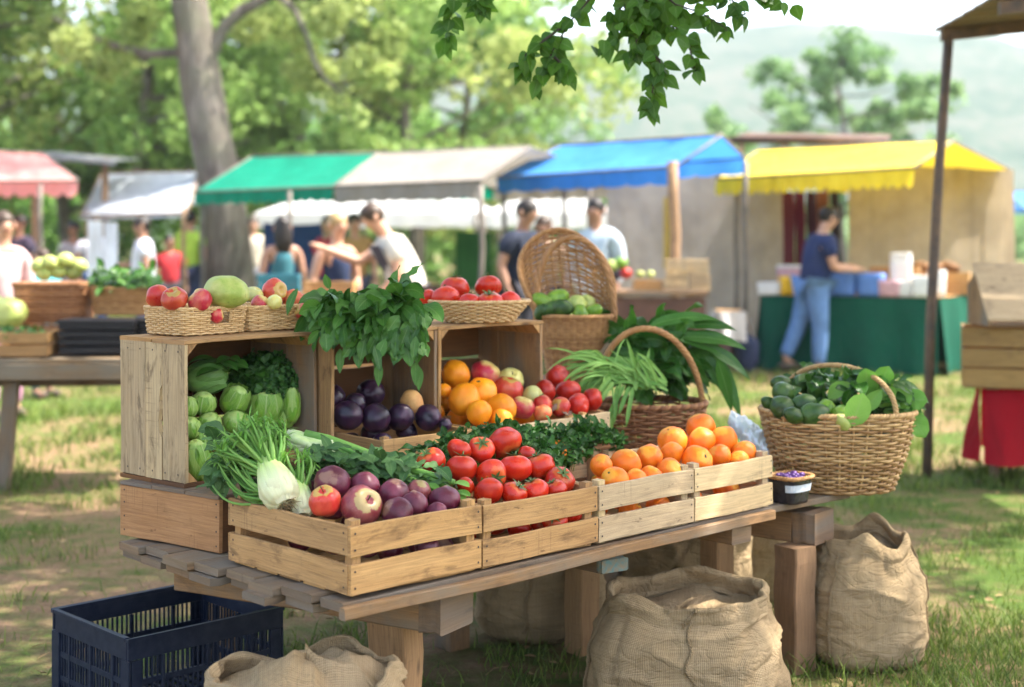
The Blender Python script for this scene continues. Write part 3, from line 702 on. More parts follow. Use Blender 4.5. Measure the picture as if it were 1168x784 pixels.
B=('tomato','tomato',S_tom,'tomato','red tomato lying under the others in the big tomato crate')
pile(items,TP,(.445,.853,.015,.46),TZ+.02,(16,.036,(0,0,0)+B),'ripe tomatoes in the big front crate')
def og(d,m=None): return ('orange','orange',m or S_orange,'orange','bright orange '+d)
OR1=[(685.6,531,13)+og('at the left edge next to the herbs'),(714,529,17.5)+og('large, left part of the greyish crate with a dark stem end up'),(703,549,17)+og('at the front left corner of the greyish crate'),(730,548,13)+og('small, second in front row of the greyish crate'),
(744,521.5,15.5)+og('upper middle of the greyish crate'),(744,545,13)+og('small, third in front row of the greyish crate'),(766,537,15)+og('at the front right corner of the greyish crate')]
OR2=[(764,518,13.5)+og('small, right behind the divider board'),(767,503,17)+og('large, back centre against the willow basket'),(794,526,18)+og('large, front left of the palest crate'),(799,488,16.5)+og('highest one on the pale crate heap, at the back'),(800,504,16.5)+og('second highest, in front of the highest one'),(822,521,13.5)+og('medium, front centre of the palest crate'),
(831,502,16.5)+og('large, upper right of the palest crate'),(841,525,11.5)+og('small, squeezed into the front right of the palest crate'),(858,515,14)+og('reddish with green stem at the far right end')]
OP=(.06,.725,.42)
def oitems(L): return [t[:8]+({'face':(rnd.gauss(0,.6),rnd.gauss(-.5,.6),.8),'stem':rnd.random()<.6},) for t in L]
B=('orange','orange',S_orange,'orange','orange lying under the others in the orange crates')
pile(oitems(OR1),OP,(.885,1.275,.015,.40),TZ+.02,(14,.037,(0,0,0)+B),'oranges in the greyish front crate',ks=1.0)
pile(oitems(OR2),OP,(1.308,1.675,.015,.39),TZ+.02,(13,.037,(0,0,0)+B),'oranges in the palest front crate',ks=1.0)
def fr(k,key,m,cat,label): return (k,key,m,cat,label)
PUR=[(365,576.5,18)+fr('apple','apple',S_apple,'apple','red apple with green stem dimple up at the crate corner post'),(387,552,20)+fr('onion','purple_fruit',S_onion,'purple fruit','large speckled purple fruit behind the red apple'),
(415,556,17)+fr('onion','purple_fruit',S_onion,'purple fruit','purple fruit in the back row between two larger ones'),(407,577.5,23)+fr('apple','apple',S_apur,'apple','biggest purple apple, pale at the stem, in front'),
(446,562,17)+fr('onion','purple_fruit',S_onion,'purple fruit','glossy purple fruit sitting on top in the middle'),(446,584,17.5)+fr('onion','purple_fruit',S_onion,'purple fruit','purple fruit against the front slat, middle'),
(475,561.5,14)+fr('onion','purple_fruit',S_apur,'purple fruit','purple fruit with a greenish white patch on top'),(476,577,15.5)+fr('onion','purple_fruit',S_onion,'purple fruit','purple fruit right of the middle against the slat'),
(511,570,17)+fr('onion','purple_fruit',S_onion,'purple fruit','shiny purple fruit at the right corner of its crate'),(497,583,11)+fr('onion','purple_fruit',S_onion,'purple fruit','small purple fruit sunk low near the right corner')]
it_=[t[:8]+({'face':{0:(-.1,-.45,1),3:(.55,-.65,.6),6:(.3,-.3,1)}.get(i,(rnd.gauss(0,.5),rnd.gauss(-.1,.5),.8)),'stem':i in(0,3)},) for i,t in enumerate(PUR)]
B=('onion','purple_fruit',S_onion,'purple fruit','purple fruit seen through the slats of the corner crate')
pile(it_,(.06,.735,.26),(.014,.41,.015,.50),TZ+.02,(14,.036,(0,0,0)+B),'purple fruit in the corner crate')
def pl(d): return ('plum','plum',S_plum,'plum','almost black plum '+d)
PLU=[(379,455,17)+pl('at the left wall of the plum tray'),(396,474,18)+pl('in front, near the left post'),(404,460,13)+pl('small, between the left and the top ones'),(423,449,17.5)+pl('on top of the heap'),
(431,477,18.5)+pl('large, at the centre front of the tray'),(454.5,476,17)+pl('with purple streaks, behind the centre front one'),(489,477,16)+pl('standing alone at the right of the tray'),(507,484,8)+pl('tiny, at the far right corner'),
(471,460,17)+fr('melon','melon',S_melon,'melon','small round pale orange melon among the dark plums')]
B=('plum','plum',S_plum,'plum','dark plum at the bottom of the plum tray')
pile([t[:8]+({},) for t in PLU],(.62,.815,.36),(.546,.918,.585,.98),.745,(5,.034,(0,0,0)+B),'dark plums in the tray',ks=.95)
def yo(d): return ('orange','orange',S_yorange,'orange','yellow-orange orange '+d)
def rp(m,d): return ('apple','apple',m,'apple',d)
MIX=[(520,427,15.5)+yo('highest, against the left wall of the open crate'),(522.5,456.5,18)+yo('large, lower left with its navel facing front'),(548,449,17.5)+yo('large, in the middle, stem scar up'),(546,471,14)+yo('small, low behind the tray edge'),(506,448,8)+yo('mostly hidden behind the crate post'),
(555.5,427,15.5)+rp(S_appleb,'pink and yellow apple at the top of the mixed heap'),(589,433,14)+rp(S_appleg,'yellow-green apple at the back of the mixed heap'),(581.5,445,17)+rp(S_apple,'deep red apple in the middle of the mixed heap'),(605,452,12)+rp(S_appleg,'yellow-green apple on the right side of the mixed heap'),
(574.5,466,16)+yo('at the front of the heap just above the herbs'),(598,466,13)+rp(S_appleb,'pink apple at the front, right of the orange'),(569,477,12)+yo('lowest, touching the herbs'),(615,470,10)+rp(S_peach,'small peach coloured apple above the herbs')]
it_=[t[:8]+({'stem':i in(0,2,6,8,9),'face':{2:(-.2,-.5,1),6:(.2,-.7,.7),8:(.9,-.5,.2),9:(.1,-.4,1),0:(.9,-.4,.3),1:(.3,-1,.1)}.get(i,(rnd.gauss(0,.5),-.1,1))},) for i,t in enumerate(MIX)]
B=('orange','orange',S_yorange,'orange','orange lying under the mixed fruit')
pile(it_,(.63,.83,.40),(1.003,1.402,.615,1.08),.745,(9,.037,(0,0,0)+B),'mixed oranges and apples in the open crate')
T3=[(636.5,430,13.5)+tm('topmost of the dark red heap by the reddish basket',S_tomd),(621,447,13.5)+tm('left one of the dark red heap',S_tomd),(648,446,14)+tm('middle one of the dark red heap',S_tomd),(620,462,11)+('apple','apple',S_apple,'apple','dull red apple at the foot of the dark red tomatoes'),(638,464,11)+('apple','apple',S_apple,'apple','small red apple beside the crumpled paper'),
(660,462,13)+tm('front right of the dark red heap above the pale tray',S_tomd),(675,456,13)+tm('rightmost of the dark red heap under the stalks',S_tomd)]
pile([t[:8]+({'stem':False,'free':True},) for t in T3],(.63,.835,.42),(1.445,1.60,.61,.90),.745,None,'dark red tomatoes beside the open crate')
# ================================================================== cabbages in the tall crate
_wl={}
def wrap_leaves(R0,var,mat,n=6,lift=.10,el=1.0):
    k=(round(R0,3),var,n)
    if k in _wl: return _wl[k]
    g=random.Random(var*13+n); mb=MB(); nu,nv=10,10
    for q in range(n):
        a0=TAU*q/n+g.uniform(-.3,.3); wd=g.uniform(.75,1.1); top=g.uniform(.55,.95); vs=[];uv=[]
        for i in range(nu+1):
            for j in range(nv+1):
                u=i/nu*2-1; v=j/nv; el_=-1.25+ (1.25+top)*v; w=wd*math.sin(min(1,v*1.15+.12)*PI*.88)**.6; az_=a0+u*w/max(.35,math.cos(el_))*.75
                e=abs(u)**3*lift*.6+max(0,v-.75)*lift*2.2; rr=R0*(1.035+e+.02*q/n+.03*MN.noise(Vector((u*3,v*5,q+var)))*(.3+v)+.012*math.cos(u*9)); vs.append((rr*math.cos(el_)*math.cos(az_),rr*math.cos(el_)*math.sin(az_),rr*math.sin(el_)*el)); uv.append((v,(u+1)/2))
        fs=[(i*(nv+1)+j,(i+1)*(nv+1)+j,(i+1)*(nv+1)+j+1,i*(nv+1)+j+1) for i in range(nu) for j in range(nv)]; mb.add(vs,fs,[[uv[a] for a in f] for f in fs],g.random())
    _wl[k]=mb.mesh('outer_leaves',mat); return _wl[k]
L_cab=leafmat('cabbage_leaf',(.17,.36,.04),(.38,.55,.13),.2,.35,vein=(.55,.66,.30),vs=.6); L_cabb=leafmat('blue_cabbage_leaf',(.07,.20,.04),(.17,.33,.09),.2,.4,vein=(.35,.48,.2),vs=.5)
CB=[(236,430,21,'gourd','green_cabbage',S_cabb,'cabbage','big blue-green oblong head at the upper left',(1,.1,.1),(.95,.95,1.25)),
(232,460,14.5,'cab','green_cabbage',S_cab,'cabbage','small round light green head at the left wall',(.2,-.3,1),(1,1,1)),(214,464,13,'cab','green_cabbage',S_cab,'cabbage','light green head half hidden by the left edge of the crate',(0,0,1),(1,1,1)),
(268,456,16.5,'gourd','green_cabbage',S_cab,'cabbage','pointed light green head in the centre',(.5,-.3,.9),(1,1,1.15)),(303,464,21,'cab','green_cabbage',S_cab,'cabbage','largest light green head, right of the centre',(.1,-.2,1),(1,1,1.08)),
(269,481,14.5,'cab','green_cabbage',S_cab,'cabbage','squat ribbed green head below the pointed one',(.2,-.5,.8),(1.05,1.05,.85)),(239,483,13,'cab','green_cabbage',S_cab,'cabbage','small green head low in the middle left',(0,-.4,.8),(1,1,1)),(217,488,13,'cab','green_cabbage',S_cab,'cabbage','small green head low at the left wall',(0,-.4,.8),(1,1,1)),
(224,524,22,'gourd','green_cabbage',S_cab,'cabbage','large striped oval head spilling out at the crate foot',(-.1,-.2,1),(.85,.85,1.12)),(230,501,14,'cab','green_cabbage',S_cab,'cabbage','green head sitting above the striped oval one',(-.1,-.2,1),(1,1,.9)),
(342,472,12.5,'cab','green_cabbage',S_cab,'cabbage','small pale green head under the broccoli at the right',(0,-.2,1),(1,1,1.1)),(356,459,13,'gourd','green_cabbage',S_cab,'cabbage','tall smooth green head against the right wall',(0,0,1),(.8,.8,1.7))]
# pile plane is in the 50 degree frame of the tall crate: build it from depth along the crate
cu=Vector((math.cos(R(50)),math.sin(R(50)),0)); cv=Vector((-cu.y,cu.x,0)); C0=Vector((-.92,4.0,0))
for (px,py,rp,k,key,m,cat,lb,fc,sq) in CB:
    # depth: on a slope rising from the front edge (v=.05) towards the back
    a=(px-584)/F0;kk=(py-HY)/F0; sl=1.25 if py<500 else .6; z0=.79; v0=.03
    A=cv.x*a+cv.y; Bc=-(cv.x*C0.x+cv.y*C0.y); Y=(CZ-z0-sl*(Bc-v0))/(kk+sl*A); Y=min(max(Y,4.0),4.45); c=P(px,py,Y)
    u_=(c-C0).dot(cu); v_=(c-C0).dot(cv); Rr=rp*Y/F0
    if 0<v_ : u_=min(max(u_,.014+Rr*.9),.483-Rr*.9); v_=min(v_,.297-Rr)
    c=Vector((C0.x,C0.y,0))+cu*u_+cv*v_+Vector((0,0,max(c.z,zc+.014+Rr*.9)))
    o=fruit(k,key,m,lb,cat,c,Rr*.95,'green cabbage heads in the tall crate',fc,False,sq)
    link(wrap_leaves(KR[k],rnd.randrange(3),L_cabb if m is S_cabb else L_cab,5 if rp<15 else 7,.10 if rp<15 else .16),'outer_leaves',o)
def leafy(name,label,cat,leaves,mat,stems=None,stemmat=None,group=None,loc=(0,0,0)):
    r=T(name,label,cat,loc,0,group); mb=MB()
    for L in leaves: leaf(mb,*L[0],**L[1])
    mb.build('leaves',mat,r)
    if stems:
        mb=MB()
        for (pts,rr,*q) in stems: tube(mb,pts,rr,6,tint=rnd.random())
        mb.build('stalks',stemmat or mat,r)
    return r
g=random.Random(11)
# broccoli / curly kale mass
def kale(name,label,c,rad,n,mat,stemm,seed,cat='kale'):
    g=random.Random(seed); r=T(name,label,cat,c); mb=MB()
    for i in range(n):
        d=Vector((g.gauss(0,1),g.gauss(-.3,1),g.gauss(.3,.8))).normalized(); p=Vector((d.x*rad[0],d.y*rad[1],d.z*rad[2]))*g.uniform(.72,1.02)
        t=Vector((g.gauss(0,1),g.gauss(0,1),g.gauss(.2,1))); leaf(mb,p,(t-d*t.dot(d)*.6),d,g.uniform(.014,.026),g.uniform(.014,.024),'round',g.uniform(-.4,.6),.5,g.random(),nl=4,wave=.25,g=g)
    ellipsoid(mb,(0,0,0),(rad[0]*.78,rad[1]*.78,rad[2]*.78),24,16,.1,noisy=.5)
    mb.build('curly_leaves',mat,r); mb=MB(); tube(mb,[(0,0,-rad[2]*.6),(0.01,-.01,-rad[2]*1.0)],[.018,.014],9); mb.build('stalk',S_pale,r); return r
def cpt(px,py,v): # point at depth v in tall crate frame
    a=(px-584)/F0; A=cv.x*a+cv.y; Y=(v+cv.x*C0.x+cv.y*C0.y)/A; return P(px,py,Y)
kale('broccoli','dark green curly broccoli filling the back of the tall crate',cpt(300,440,.17),(.115,.085,.10),1500,L_kale,S_pale,3,'broccoli')
kale('broccoli','smaller dark broccoli head at the right of the tall crate',cpt(335,452,.19),(.07,.06,.10),700,L_kale,S_pale,4,'broccoli')
lv=[]
for i in range(26):
    p=cpt(g.uniform(240,345),g.uniform(408,432),g.uniform(.12,.2)); lv.append(((p,(g.gauss(0,1),-.6,g.uniform(-.2,.5)),(0,-.5,1),g.uniform(.04,.08),g.uniform(.03,.05)),dict(shape='oval',droop=.7,tint=g.random(),g=g)))
leafy('leafy_greens','flat dark leaves lying over the broccoli top in the tall crate','greens',lv,L_dark)
# light green leaf wrapping right side
lv=[((cpt(352+i*4,492,.10),(.1*i-.1,-.1,1),(-.6,-1,.1),.15,.055),dict(shape='oval',droop=.05,tint=.5+.15*i,g=g)) for i in range(3)]
leafy('lettuce_leaves','upright light green leaves against the right wall of the tall crate','lettuce',lv,L_light)
# ================================================================== fennel, leek and leaves in the corner crate
def SVp(px,py,z):
    Y=(CZ-z)*F0/(py-HY); return P(px,py,Y)
def stalk_curve(a,b,bend,n=9):
    a=Vector(a);b=Vector(b); return [a.lerp(b,i/n)+Vector(bend)*math.sin(PI*i/n) for i in range(n+1)]
def fennel(label,root,tip,r,nst,seed,spread=.08,stalkL=.16,droop=.0):
    """bulb from root to tip (world), long stalks fanning out past the tip"""
    g=random.Random(seed); root=Vector(root);tip=Vector(tip); ax=(tip-root); L=ax.length; q=ax.normalized().to_track_quat('Z','Y'); t=T('fennel_bulb',label,'fennel',root)
    mb=MB(); prof=[(.0005,0),(r*.5,.003),(r*.85,L*.10),(r*1.0,L*.24),(r*.98,L*.42),(r*.82,L*.60),(r*.60,L*.78),(r*.45,L*.95),(r*.36,L*1.12)]
    P2=[]; 
    for i in range(len(prof)-1):
        for k in range(3): f=k/3; P2.append((prof[i][0]*(1-f)+prof[i+1][0]*f,prof[i][1]*(1-f)+prof[i+1][1]*f))
    P2.append(prof[-1]); lathe(mb,P2,48,lob=lambda th,z:1+.16*abs(math.sin(2.5*th+z*2.1))**.7+.025*math.sin(14*th+z*3)); mb.v=[tuple(q@Vector(v)) for v in mb.v]; mb.build('bulb',S_bulb,t)
    mb=MB()
    for w_ in range(7):
        a0=TAU*w_/7+g.uniform(-.2,.2); vs=[];uv=[]
        for i in range(9):
            for j in range(13):
                u=i/8*2-1; v=j/12; z=L*1.18*v; fr_=z/(L*1.12); pr=r*(.5+.5*min(1,fr_/.24)) if fr_<.24 else r*(1-.64*((fr_-.24)/.76)); a=a0+u*.62*(1-.45*v); rr=pr*(1.05+.10*abs(u)**3+.03*(w_%3))+.004*math.sin(v*5+w_); vs.append(q@Vector((rr*math.cos(a),rr*math.sin(a),z))); uv.append(((w_+u)/7,min(1,v*.95)))
        fs=[(i*13+j,(i+1)*13+j,(i+1)*13+j+1,i*13+j+1) for i in range(8) for j in range(12)]; mb.add(vs,fs,[[uv[a] for a in f] for f in fs],.5)
    mb.build('bulb_layers',S_bulb,t)
    mb=MB(); lf=MB()
    for i in range(nst):
        a=TAU*i/nst+g.uniform(-.3,.3); rr=r*g.uniform(.15,.5); b=q@Vector((math.cos(a)*rr,math.sin(a)*rr,L*g.uniform(.55,.95))); sp=g.uniform(.4,1)*spread; e=q@Vector((math.cos(a)*sp,math.sin(a)*sp,L+stalkL*g.uniform(.6,1.1))); e.z-=droop*g.uniform(.4,1)
        pts=stalk_curve(b,e,(q@Vector((math.cos(a)*.02,math.sin(a)*.02,.01)))); tube(mb,pts,[.0055*(1-.6*j/len(pts)) for j in range(len(pts))],6,tint=g.random())
        for j in range(5,len(pts)):
            for _ in range(2): leaf(lf,pts[j],Vector((g.gauss(0,1),g.gauss(0,1),g.gauss(.2,.8))),(0,0,1),g.uniform(.02,.05),g.uniform(.004,.010),'lance',.5,.2,g.random(),nl=4,g=g)
    mb.build('stalks',L_onion,t); lf.build('leaves',L_light,t)
    mb=MB()
    for i in range(26): a=g.uniform(0,TAU); p=q@Vector((math.cos(a)*r*.3,math.sin(a)*r*.3,.004)); d=q@Vector((g.gauss(0,.7),g.gauss(0,.7),-1)); tube(mb,[p,p+d*.012,p+d*.022+Vector((g.gauss(0,.004),g.gauss(0,.004),g.gauss(0,.004)))],[.0018,.0012,.0005],4)
    mb.build('roots',simple('dry_roots',(.28,.20,.09),.9,.3,100),t); return t
fennel('big white fennel bulb lying roots forward on the corner crate',P(326,577,3.64),P(300,518,3.74),.044,64,5,.11,.10,.04)
fennel('slim small fennel bulb standing between the big one and the red apple',P(345,590,3.66),P(340,545,3.74),.030,14,6,.05,.06)
# side stalks sweeping left from the bulb
lv=[];st=[]
for i in range(22):
    a=P(g.uniform(300,325),g.uniform(560,574),3.66+g.uniform(0,.05)); b=P(g.uniform(240,275),g.uniform(500,560),3.74+g.uniform(0,.08)); pts=stalk_curve(a,b,(-.015,-.01,-.02)); st.append((pts,[.0042*(1-.5*j/10) for j in range(10)]))
    for j in range(2): lv.append(((pts[-1-j*2],(g.gauss(-.5,1),g.gauss(0,1),g.gauss(.3,.7)),(0,-.3,1),g.uniform(.03,.05),g.uniform(.012,.024)),dict(shape='oval',droop=.5,wave=.1,tint=g.random(),g=g)))
leafy('leafy_stalks','thin green stalks fanning left out from under the fennel','fennel stalks',lv,L_blue,st,L_onion)
# blue green leaves behind/left
lv=[]
for i in range(46):
    px=g.uniform(235,330); py=g.uniform(492,548); p=P(px,py,3.90+g.uniform(-.06,.05)); lv.append(((p,(g.gauss(-.3,1),-.6,g.gauss(.1,.5)),(0,-.8,.7),g.uniform(.05,.09),g.uniform(.035,.06)),dict(shape='oval',droop=.7,wave=.12,tint=g.random(),g=g)))
for i in range(8):
    p=P(g.uniform(235,262),g.uniform(525,545),3.84); lv.append(((p,(g.gauss(-.1,.3),-.3,-1),(0,-1,.2),g.uniform(.05,.075),g.uniform(.03,.045)),dict(shape='oval',droop=.2,wave=.12,tint=g.random(),g=g)))
leafy('leafy_greens','crinkled blue-green leaves at the foot of the tall crate','greens',lv,L_blue)
# leek: white end left, long green stalks to the right
LK=T('leek_bunch','leek bunch with white ends lying across the corner crate','leek')
mb=MB()
for i in range(9):
    a=P(345+g.uniform(-8,6),503+g.uniform(-9,9),3.98); b=P(g.uniform(455,505),g.uniform(540,560),3.90); m_=a.lerp(b,.35)+Vector((0,0,.012)); pts=[a,a.lerp(m_,.5)+Vector((0,0,.004)),m_,m_.lerp(b,.5)+Vector((0,0,.006)),b]
    pts=[Vector(x) for x in pts]; tube(mb,pts,[.013,.012,.0105,.009,.006],8,tint=g.random())
mb.build('green_stalks',L_onion,LK)
mb=MB()
for i in range(8):
    a=P(338+g.uniform(-10,2),500+g.uniform(-10,12),3.98+g.uniform(-.02,.02)); b=P(384+g.uniform(-8,8),512+g.uniform(-8,6),3.95); pts=[a.lerp(b,k/6) for k in range(7)]; tube(mb,pts,[.014,.016,.0155,.014,.013,.012,.011],9); 
    me_uv=mb
leaf(mb,P(365,505,3.97),(-.75,.1,.28),(0,-1,.5),.075,.03,'lance',0,.3,.5,g=g)
S_lk=simple('leek_white',(.62,.66,.40),.4,.12,14,c2=(.42,.55,.2)); mb.build('white_ends',S_lk,LK)
lv=[]
for i in range(170):
    px=g.uniform(350,505); py=(526+ (px-350)*.16)+g.uniform(-18,14); p=P(px,py,3.86+g.uniform(-.05,.05)); lv.append(((p,(g.gauss(.3,1),g.gauss(-.4,.7),g.gauss(.2,.4)),(0,-.5,1),g.uniform(.04,.085),g.uniform(.022,.045)),dict(shape='oval',droop=.5,wave=.1,tint=g.random(),g=g)))
leafy('leafy_greens','soft green leaves spread behind the purple fruit','greens',lv,L_blue)
st=[]
for i in range(7):
    a=P(g.uniform(410,440),g.uniform(525,540),3.9); b=P(g.uniform(470,520),g.uniform(548,566),3.8); st.append((stalk_curve(a,b,(0,0,.012)),[.008]*10))
leafy('green_stalks','thick green stalks lying next to the crate divider board','stalks',[((s[0][-1],(.8,-.5,.1),(0,-.3,1),.05,.028),dict(shape='round',droop=.5,tint=g.random(),g=g)) for s in st],L_light,st,L_onion)
# ================================================================== chard bunch over the crate edge
def bunch_leaves(g,centers,n,Lr,Wr,dirf,shape,droop,fold=.2,wave=.05):
    lv=[]
    for i in range(n):
        c=g.choice(centers); p=P(c[0]+g.gauss(0,c[2]),c[1]+g.gauss(0,c[3]),c[4]+g.gauss(0,c[5])); lv.append(((p,dirf(g,p,c),(g.gauss(0,.4),-1,g.uniform(0,.6)),g.uniform(*Lr),g.uniform(*Wr)),dict(shape=shape,droop=g.uniform(*droop),fold=fold,wave=wave,tint=g.random(),g=g)))
    return lv
Ych=4.42
lv=bunch_leaves(g,[(414,346,26,9,4.40,.03),(438,350,20,11,4.36,.03),(390,352,16,9,4.38,.03),(455,350,10,13,4.38,.03),(424,366,24,8,4.32,.02)],190,(.050,.115),(.028,.070),lambda g,p,c:(g.gauss((p.x+.44)*3,.5),-.8+g.gauss(0,.3),-.1+g.gauss(0,.5)),'oval',(.5,1.3))
lv+=bunch_leaves(g,[(408,376,16,8,4.30,.02),(440,382,22,11,4.27,.02),(466,380,11,14,4.29,.02)],85,(.05,.085),(.028,.052),lambda g,p,c:(g.gauss(0,.5),-.35,-1),'oval',(.1,.5),.2,.12)
lv+=bunch_leaves(g,[(372,368,7,7,4.33,.02),(384,345,9,10,4.36,.02)],22,(.05,.09),(.03,.045),lambda g,p,c:(-.6+g.gauss(0,.4),-.5,g.gauss(-.3,.4)),'oval',(.3,.9))
for (x,y) in ((388,410),(432,425),(474,424),(478,430)): lv.append(((P(x,y-12,4.28),(0,-.1,-1),(0,-1,0),.075,.028),dict(shape='lance',droop=.1,tint=.7,g=g)))
# tall curly leaf
lv.append(((P(440,340,4.4),(.45,.1,1),(-.6,-1,.3),.11,.032),dict(shape='oval',droop=-.1,wave=.2,tint=.95,g=g)))
lv.append(((P(461,318,4.4),(.9,0,.6),(-.4,-1,.8),.075,.026),dict(shape='lance',droop=-.3,wave=.2,tint=1.,g=g)))
lv.append(((P(376,330,4.4),(-.3,0,1),(-.2,-1,0),.05,.03),dict(shape='oval',droop=.1,tint=.6,g=g)))
st=[(stalk_curve(P(g.uniform(395,450),g.uniform(345,360),4.5),P(g.uniform(390,470),g.uniform(335,350),4.38),(0,0,.02)),[.003]*10) for _ in range(16)]
leafy('chard_bunch','big loose bunch of green leaves hanging over the middle crate','greens',lv,L_chard,st,L_onion)
# ================================================================== parsley / herb mass
lv=[];st=[]
for i in range(1150):
    s=g.uniform(.50,1.10); v=g.uniform(.30,.47); px=0
    z=.735+.05*math.sin((s-.48)*5)**2+.055*(v-.28)/.2+g.uniform(-.02,.015); p=Wd(s,v+.02*math.sin(s*9),z)
    d=(g.gauss(0,1),g.gauss(-.5,.8),g.gauss(.4,.7)); lv.append(((p,d,(g.gauss(0,.5),-.6,1),g.uniform(.018,.040),g.uniform(.013,.026)),dict(shape=g.choice(['oval','round','oval','heart']),droop=g.uniform(.1,.9),fold=.25,wave=.12,tint=g.random(),nl=5,g=g)))
    if i%6==0: st.append((stalk_curve(p-Vector((0,0,.05)),p,(.005,0,.0),4),[.0015]*5))
for i in range(900):
    s=g.uniform(.80,1.08); v=g.uniform(.14,.46)
    if (s-.80)/.28*.25+.10>v: continue
    z=.745+.085*(v-.12)/.32+.02*math.sin(s*23)+g.uniform(-.02,.018); p=Wd(s,v,z); lv.append(((p,(g.gauss(0,1),g.gauss(-.5,.8),g.gauss(.4,.7)),(g.gauss(0,.5),-.6,1),g.uniform(.020,.042),g.uniform(.014,.028)),dict(shape=g.choice(['oval','round','oval','heart']),droop=g.uniform(.1,.9),fold=.25,wave=.12,tint=g.random(),nl=5,g=g)))
for i in range(800):
    s=g.uniform(1.0,1.37); v=g.uniform(.31+.10*(s-1.0),.53); z=.742+.065*math.sin(PI*(v-.30)/.24)+.02*math.sin(s*31)-.05*max(0,s-1.2)+g.uniform(-.02,.018); p=Wd(s,v,z); lv.append(((p,(g.gauss(0,1),g.gauss(-.5,.8),g.gauss(.4,.7)),(g.gauss(0,.5),-.6,1),g.uniform(.020,.042),g.uniform(.014,.028)),dict(shape=g.choice(['oval','round','oval','heart']),droop=g.uniform(.1,.9),fold=.25,wave=.12,tint=g.random(),nl=5,g=g)))
for i in range(26):
    s=g.uniform(.55,.80); p=Wd(s,.44+g.uniform(-.02,.03),.80+g.uniform(-.01,.02)); lv.append(((p,(g.gauss(0,.8),-.7,g.gauss(.2,.3)),(0,-.3,1),g.uniform(.06,.09),g.uniform(.03,.045)),dict(shape='oval',droop=.6,wave=.15,tint=g.random(),g=g)))
leafy('parsley_bunch','wet dark green parsley heaped between the tomatoes and the oranges','herbs',lv,L_herb,st,L_onion)
# ================================================================== shallow wicker trays on the tall crate
ztop=zc+.001+.418+.002
def rect_tray(label,x,y,w,d,h,rz,group,hole=None):
    r=T('wicker_tray',label,'wicker tray',(x,y,ztop+.002),rz,group); c=Vector((w/2,d/2,0)); S0=superS(w/2*.94,d/2*.92,w/2,d/2,h,7)
    S=lambda th,t:S0(th,t)+c
    def skip(th,t): return hole and hole[0]<th<hole[1] and .45<t<.85
    wicker(r,S,34,12,K_straw,.0024,.0026,rim=.0045,skip=skip if hole else None,pts=3,rim_strands=3,rimpitch=.03,amp=.0028); return r
rz=R(50); cu_=Vector((math.cos(rz),math.sin(rz))); cv_=Vector((-cu_.y,cu_.x))
rect_tray('straw wicker tray with red apples and a big green melon, left one',-.945,4.10,.245,.215,.075,rz,'shallow wicker trays on the tall crate',(4.55,5.05))
rect_tray('straw wicker tray with mixed small apples, nearer the leafy greens',-.945+.252*cu_.x-.01,4.10+.252*cu_.y+.01,.285,.20,.070,rz,'shallow wicker trays on the tall crate',(5.1,5.5))
bz=.0
def rest(px,py,rp,Y,kind,key,mat,cat,label,group,face=None,stem=False,sq=(1,1,1)):
    c=P(px,py,Y); return fruit(kind,key,mat,label,cat,c,rp*Y/F0,group,face,stem,sq)
G1='fruit in the two shallow wicker trays'
rest(180,338,13.5,4.20,'apple','apple',S_apple,'apple','red apple leftmost in the left wicker tray',G1); rest(199,341,15,4.14,'apple','apple',S_apple,'apple','red apple with a yellowish cheek, front of the left wicker tray',G1)
rest(228,343,14,4.16,'apple','apple',S_appleb,'apple','crimson apple in front of the green melon',G1); rest(258,333,26,4.24,'melon','melon',S_gmelon,'melon','large rough green melon in the wicker tray',G1,(.1,-.1,1),False,(1,1,.9)); rest(247,360,9,4.20,'apple','apple',S_appleb,'apple','crimson apple seen through the tray handle hole',G1)
rest(290,337,11,4.42,'apple','apple',S_appleg,'apple','brownish yellow apple next to the green melon',G1,stem=False); rest(313,333,15.5,4.47,'apple','apple',S_apple,'apple','orange-red apple on top in the right wicker tray',G1)
rest(313,345,9,4.37,'plum','lime',S_appleg,'plum','small yellow plum below the orange-red apple',G1); rest(297,347,11,4.38,'apple','apple',S_appleb,'apple','crimson apple low in the right wicker tray',G1); rest(334,343,13,4.50,'apple','apple',S_peach,'apple','peach coloured apple at the right of the wicker tray',G1); rest(349,345,10,4.53,'apple','apple',S_apple,'apple','reddish apple tucked in the last corner of the tray',G1); rest(344,355,9,4.45,'apple','apple',S_appleb,'apple','crimson apple visible under the right tray rim',G1)
# ================================================================== tomato basket on the right display crate
pc=P(547,372,4.86); zt3=.717+.42+.001
r=T('oval_basket','flat oval straw basket of tomatoes on the right display crate','basket',(pc.x,pc.y,zt3+.003),R(15)); S=superS(.115,.085,.172,.125,.066,2.1)
wicker(r,S,36,11,K_straw,.0028,.0028,rim=.006,pts=3,rim_strands=3,amp=.003,loose=.5)
TB=[(519,329,16.5,4.93,'back row, left, with a curly green stem'),(557,327,15.5,4.95,'back row, right'),(508,341,16.5,4.84,'front row, leftmost large one'),(535,346,13,4.80,'front row, small one in the gap'),(559,346,15.5,4.80,'front row, right of the gap'),(581,344,13,4.84,'at the right rim'),(488,339,10,4.86,'at the left rim, half behind the leaves')]
for (x,y,rp,Y,d) in TB: rest(x,y,rp,Y,'tomato','tomato',S_tom,'tomato','red tomato in the flat straw basket, '+d,'tomatoes in the flat straw basket',(rnd.gauss(0,.3),rnd.gauss(.2,.3),1),True)
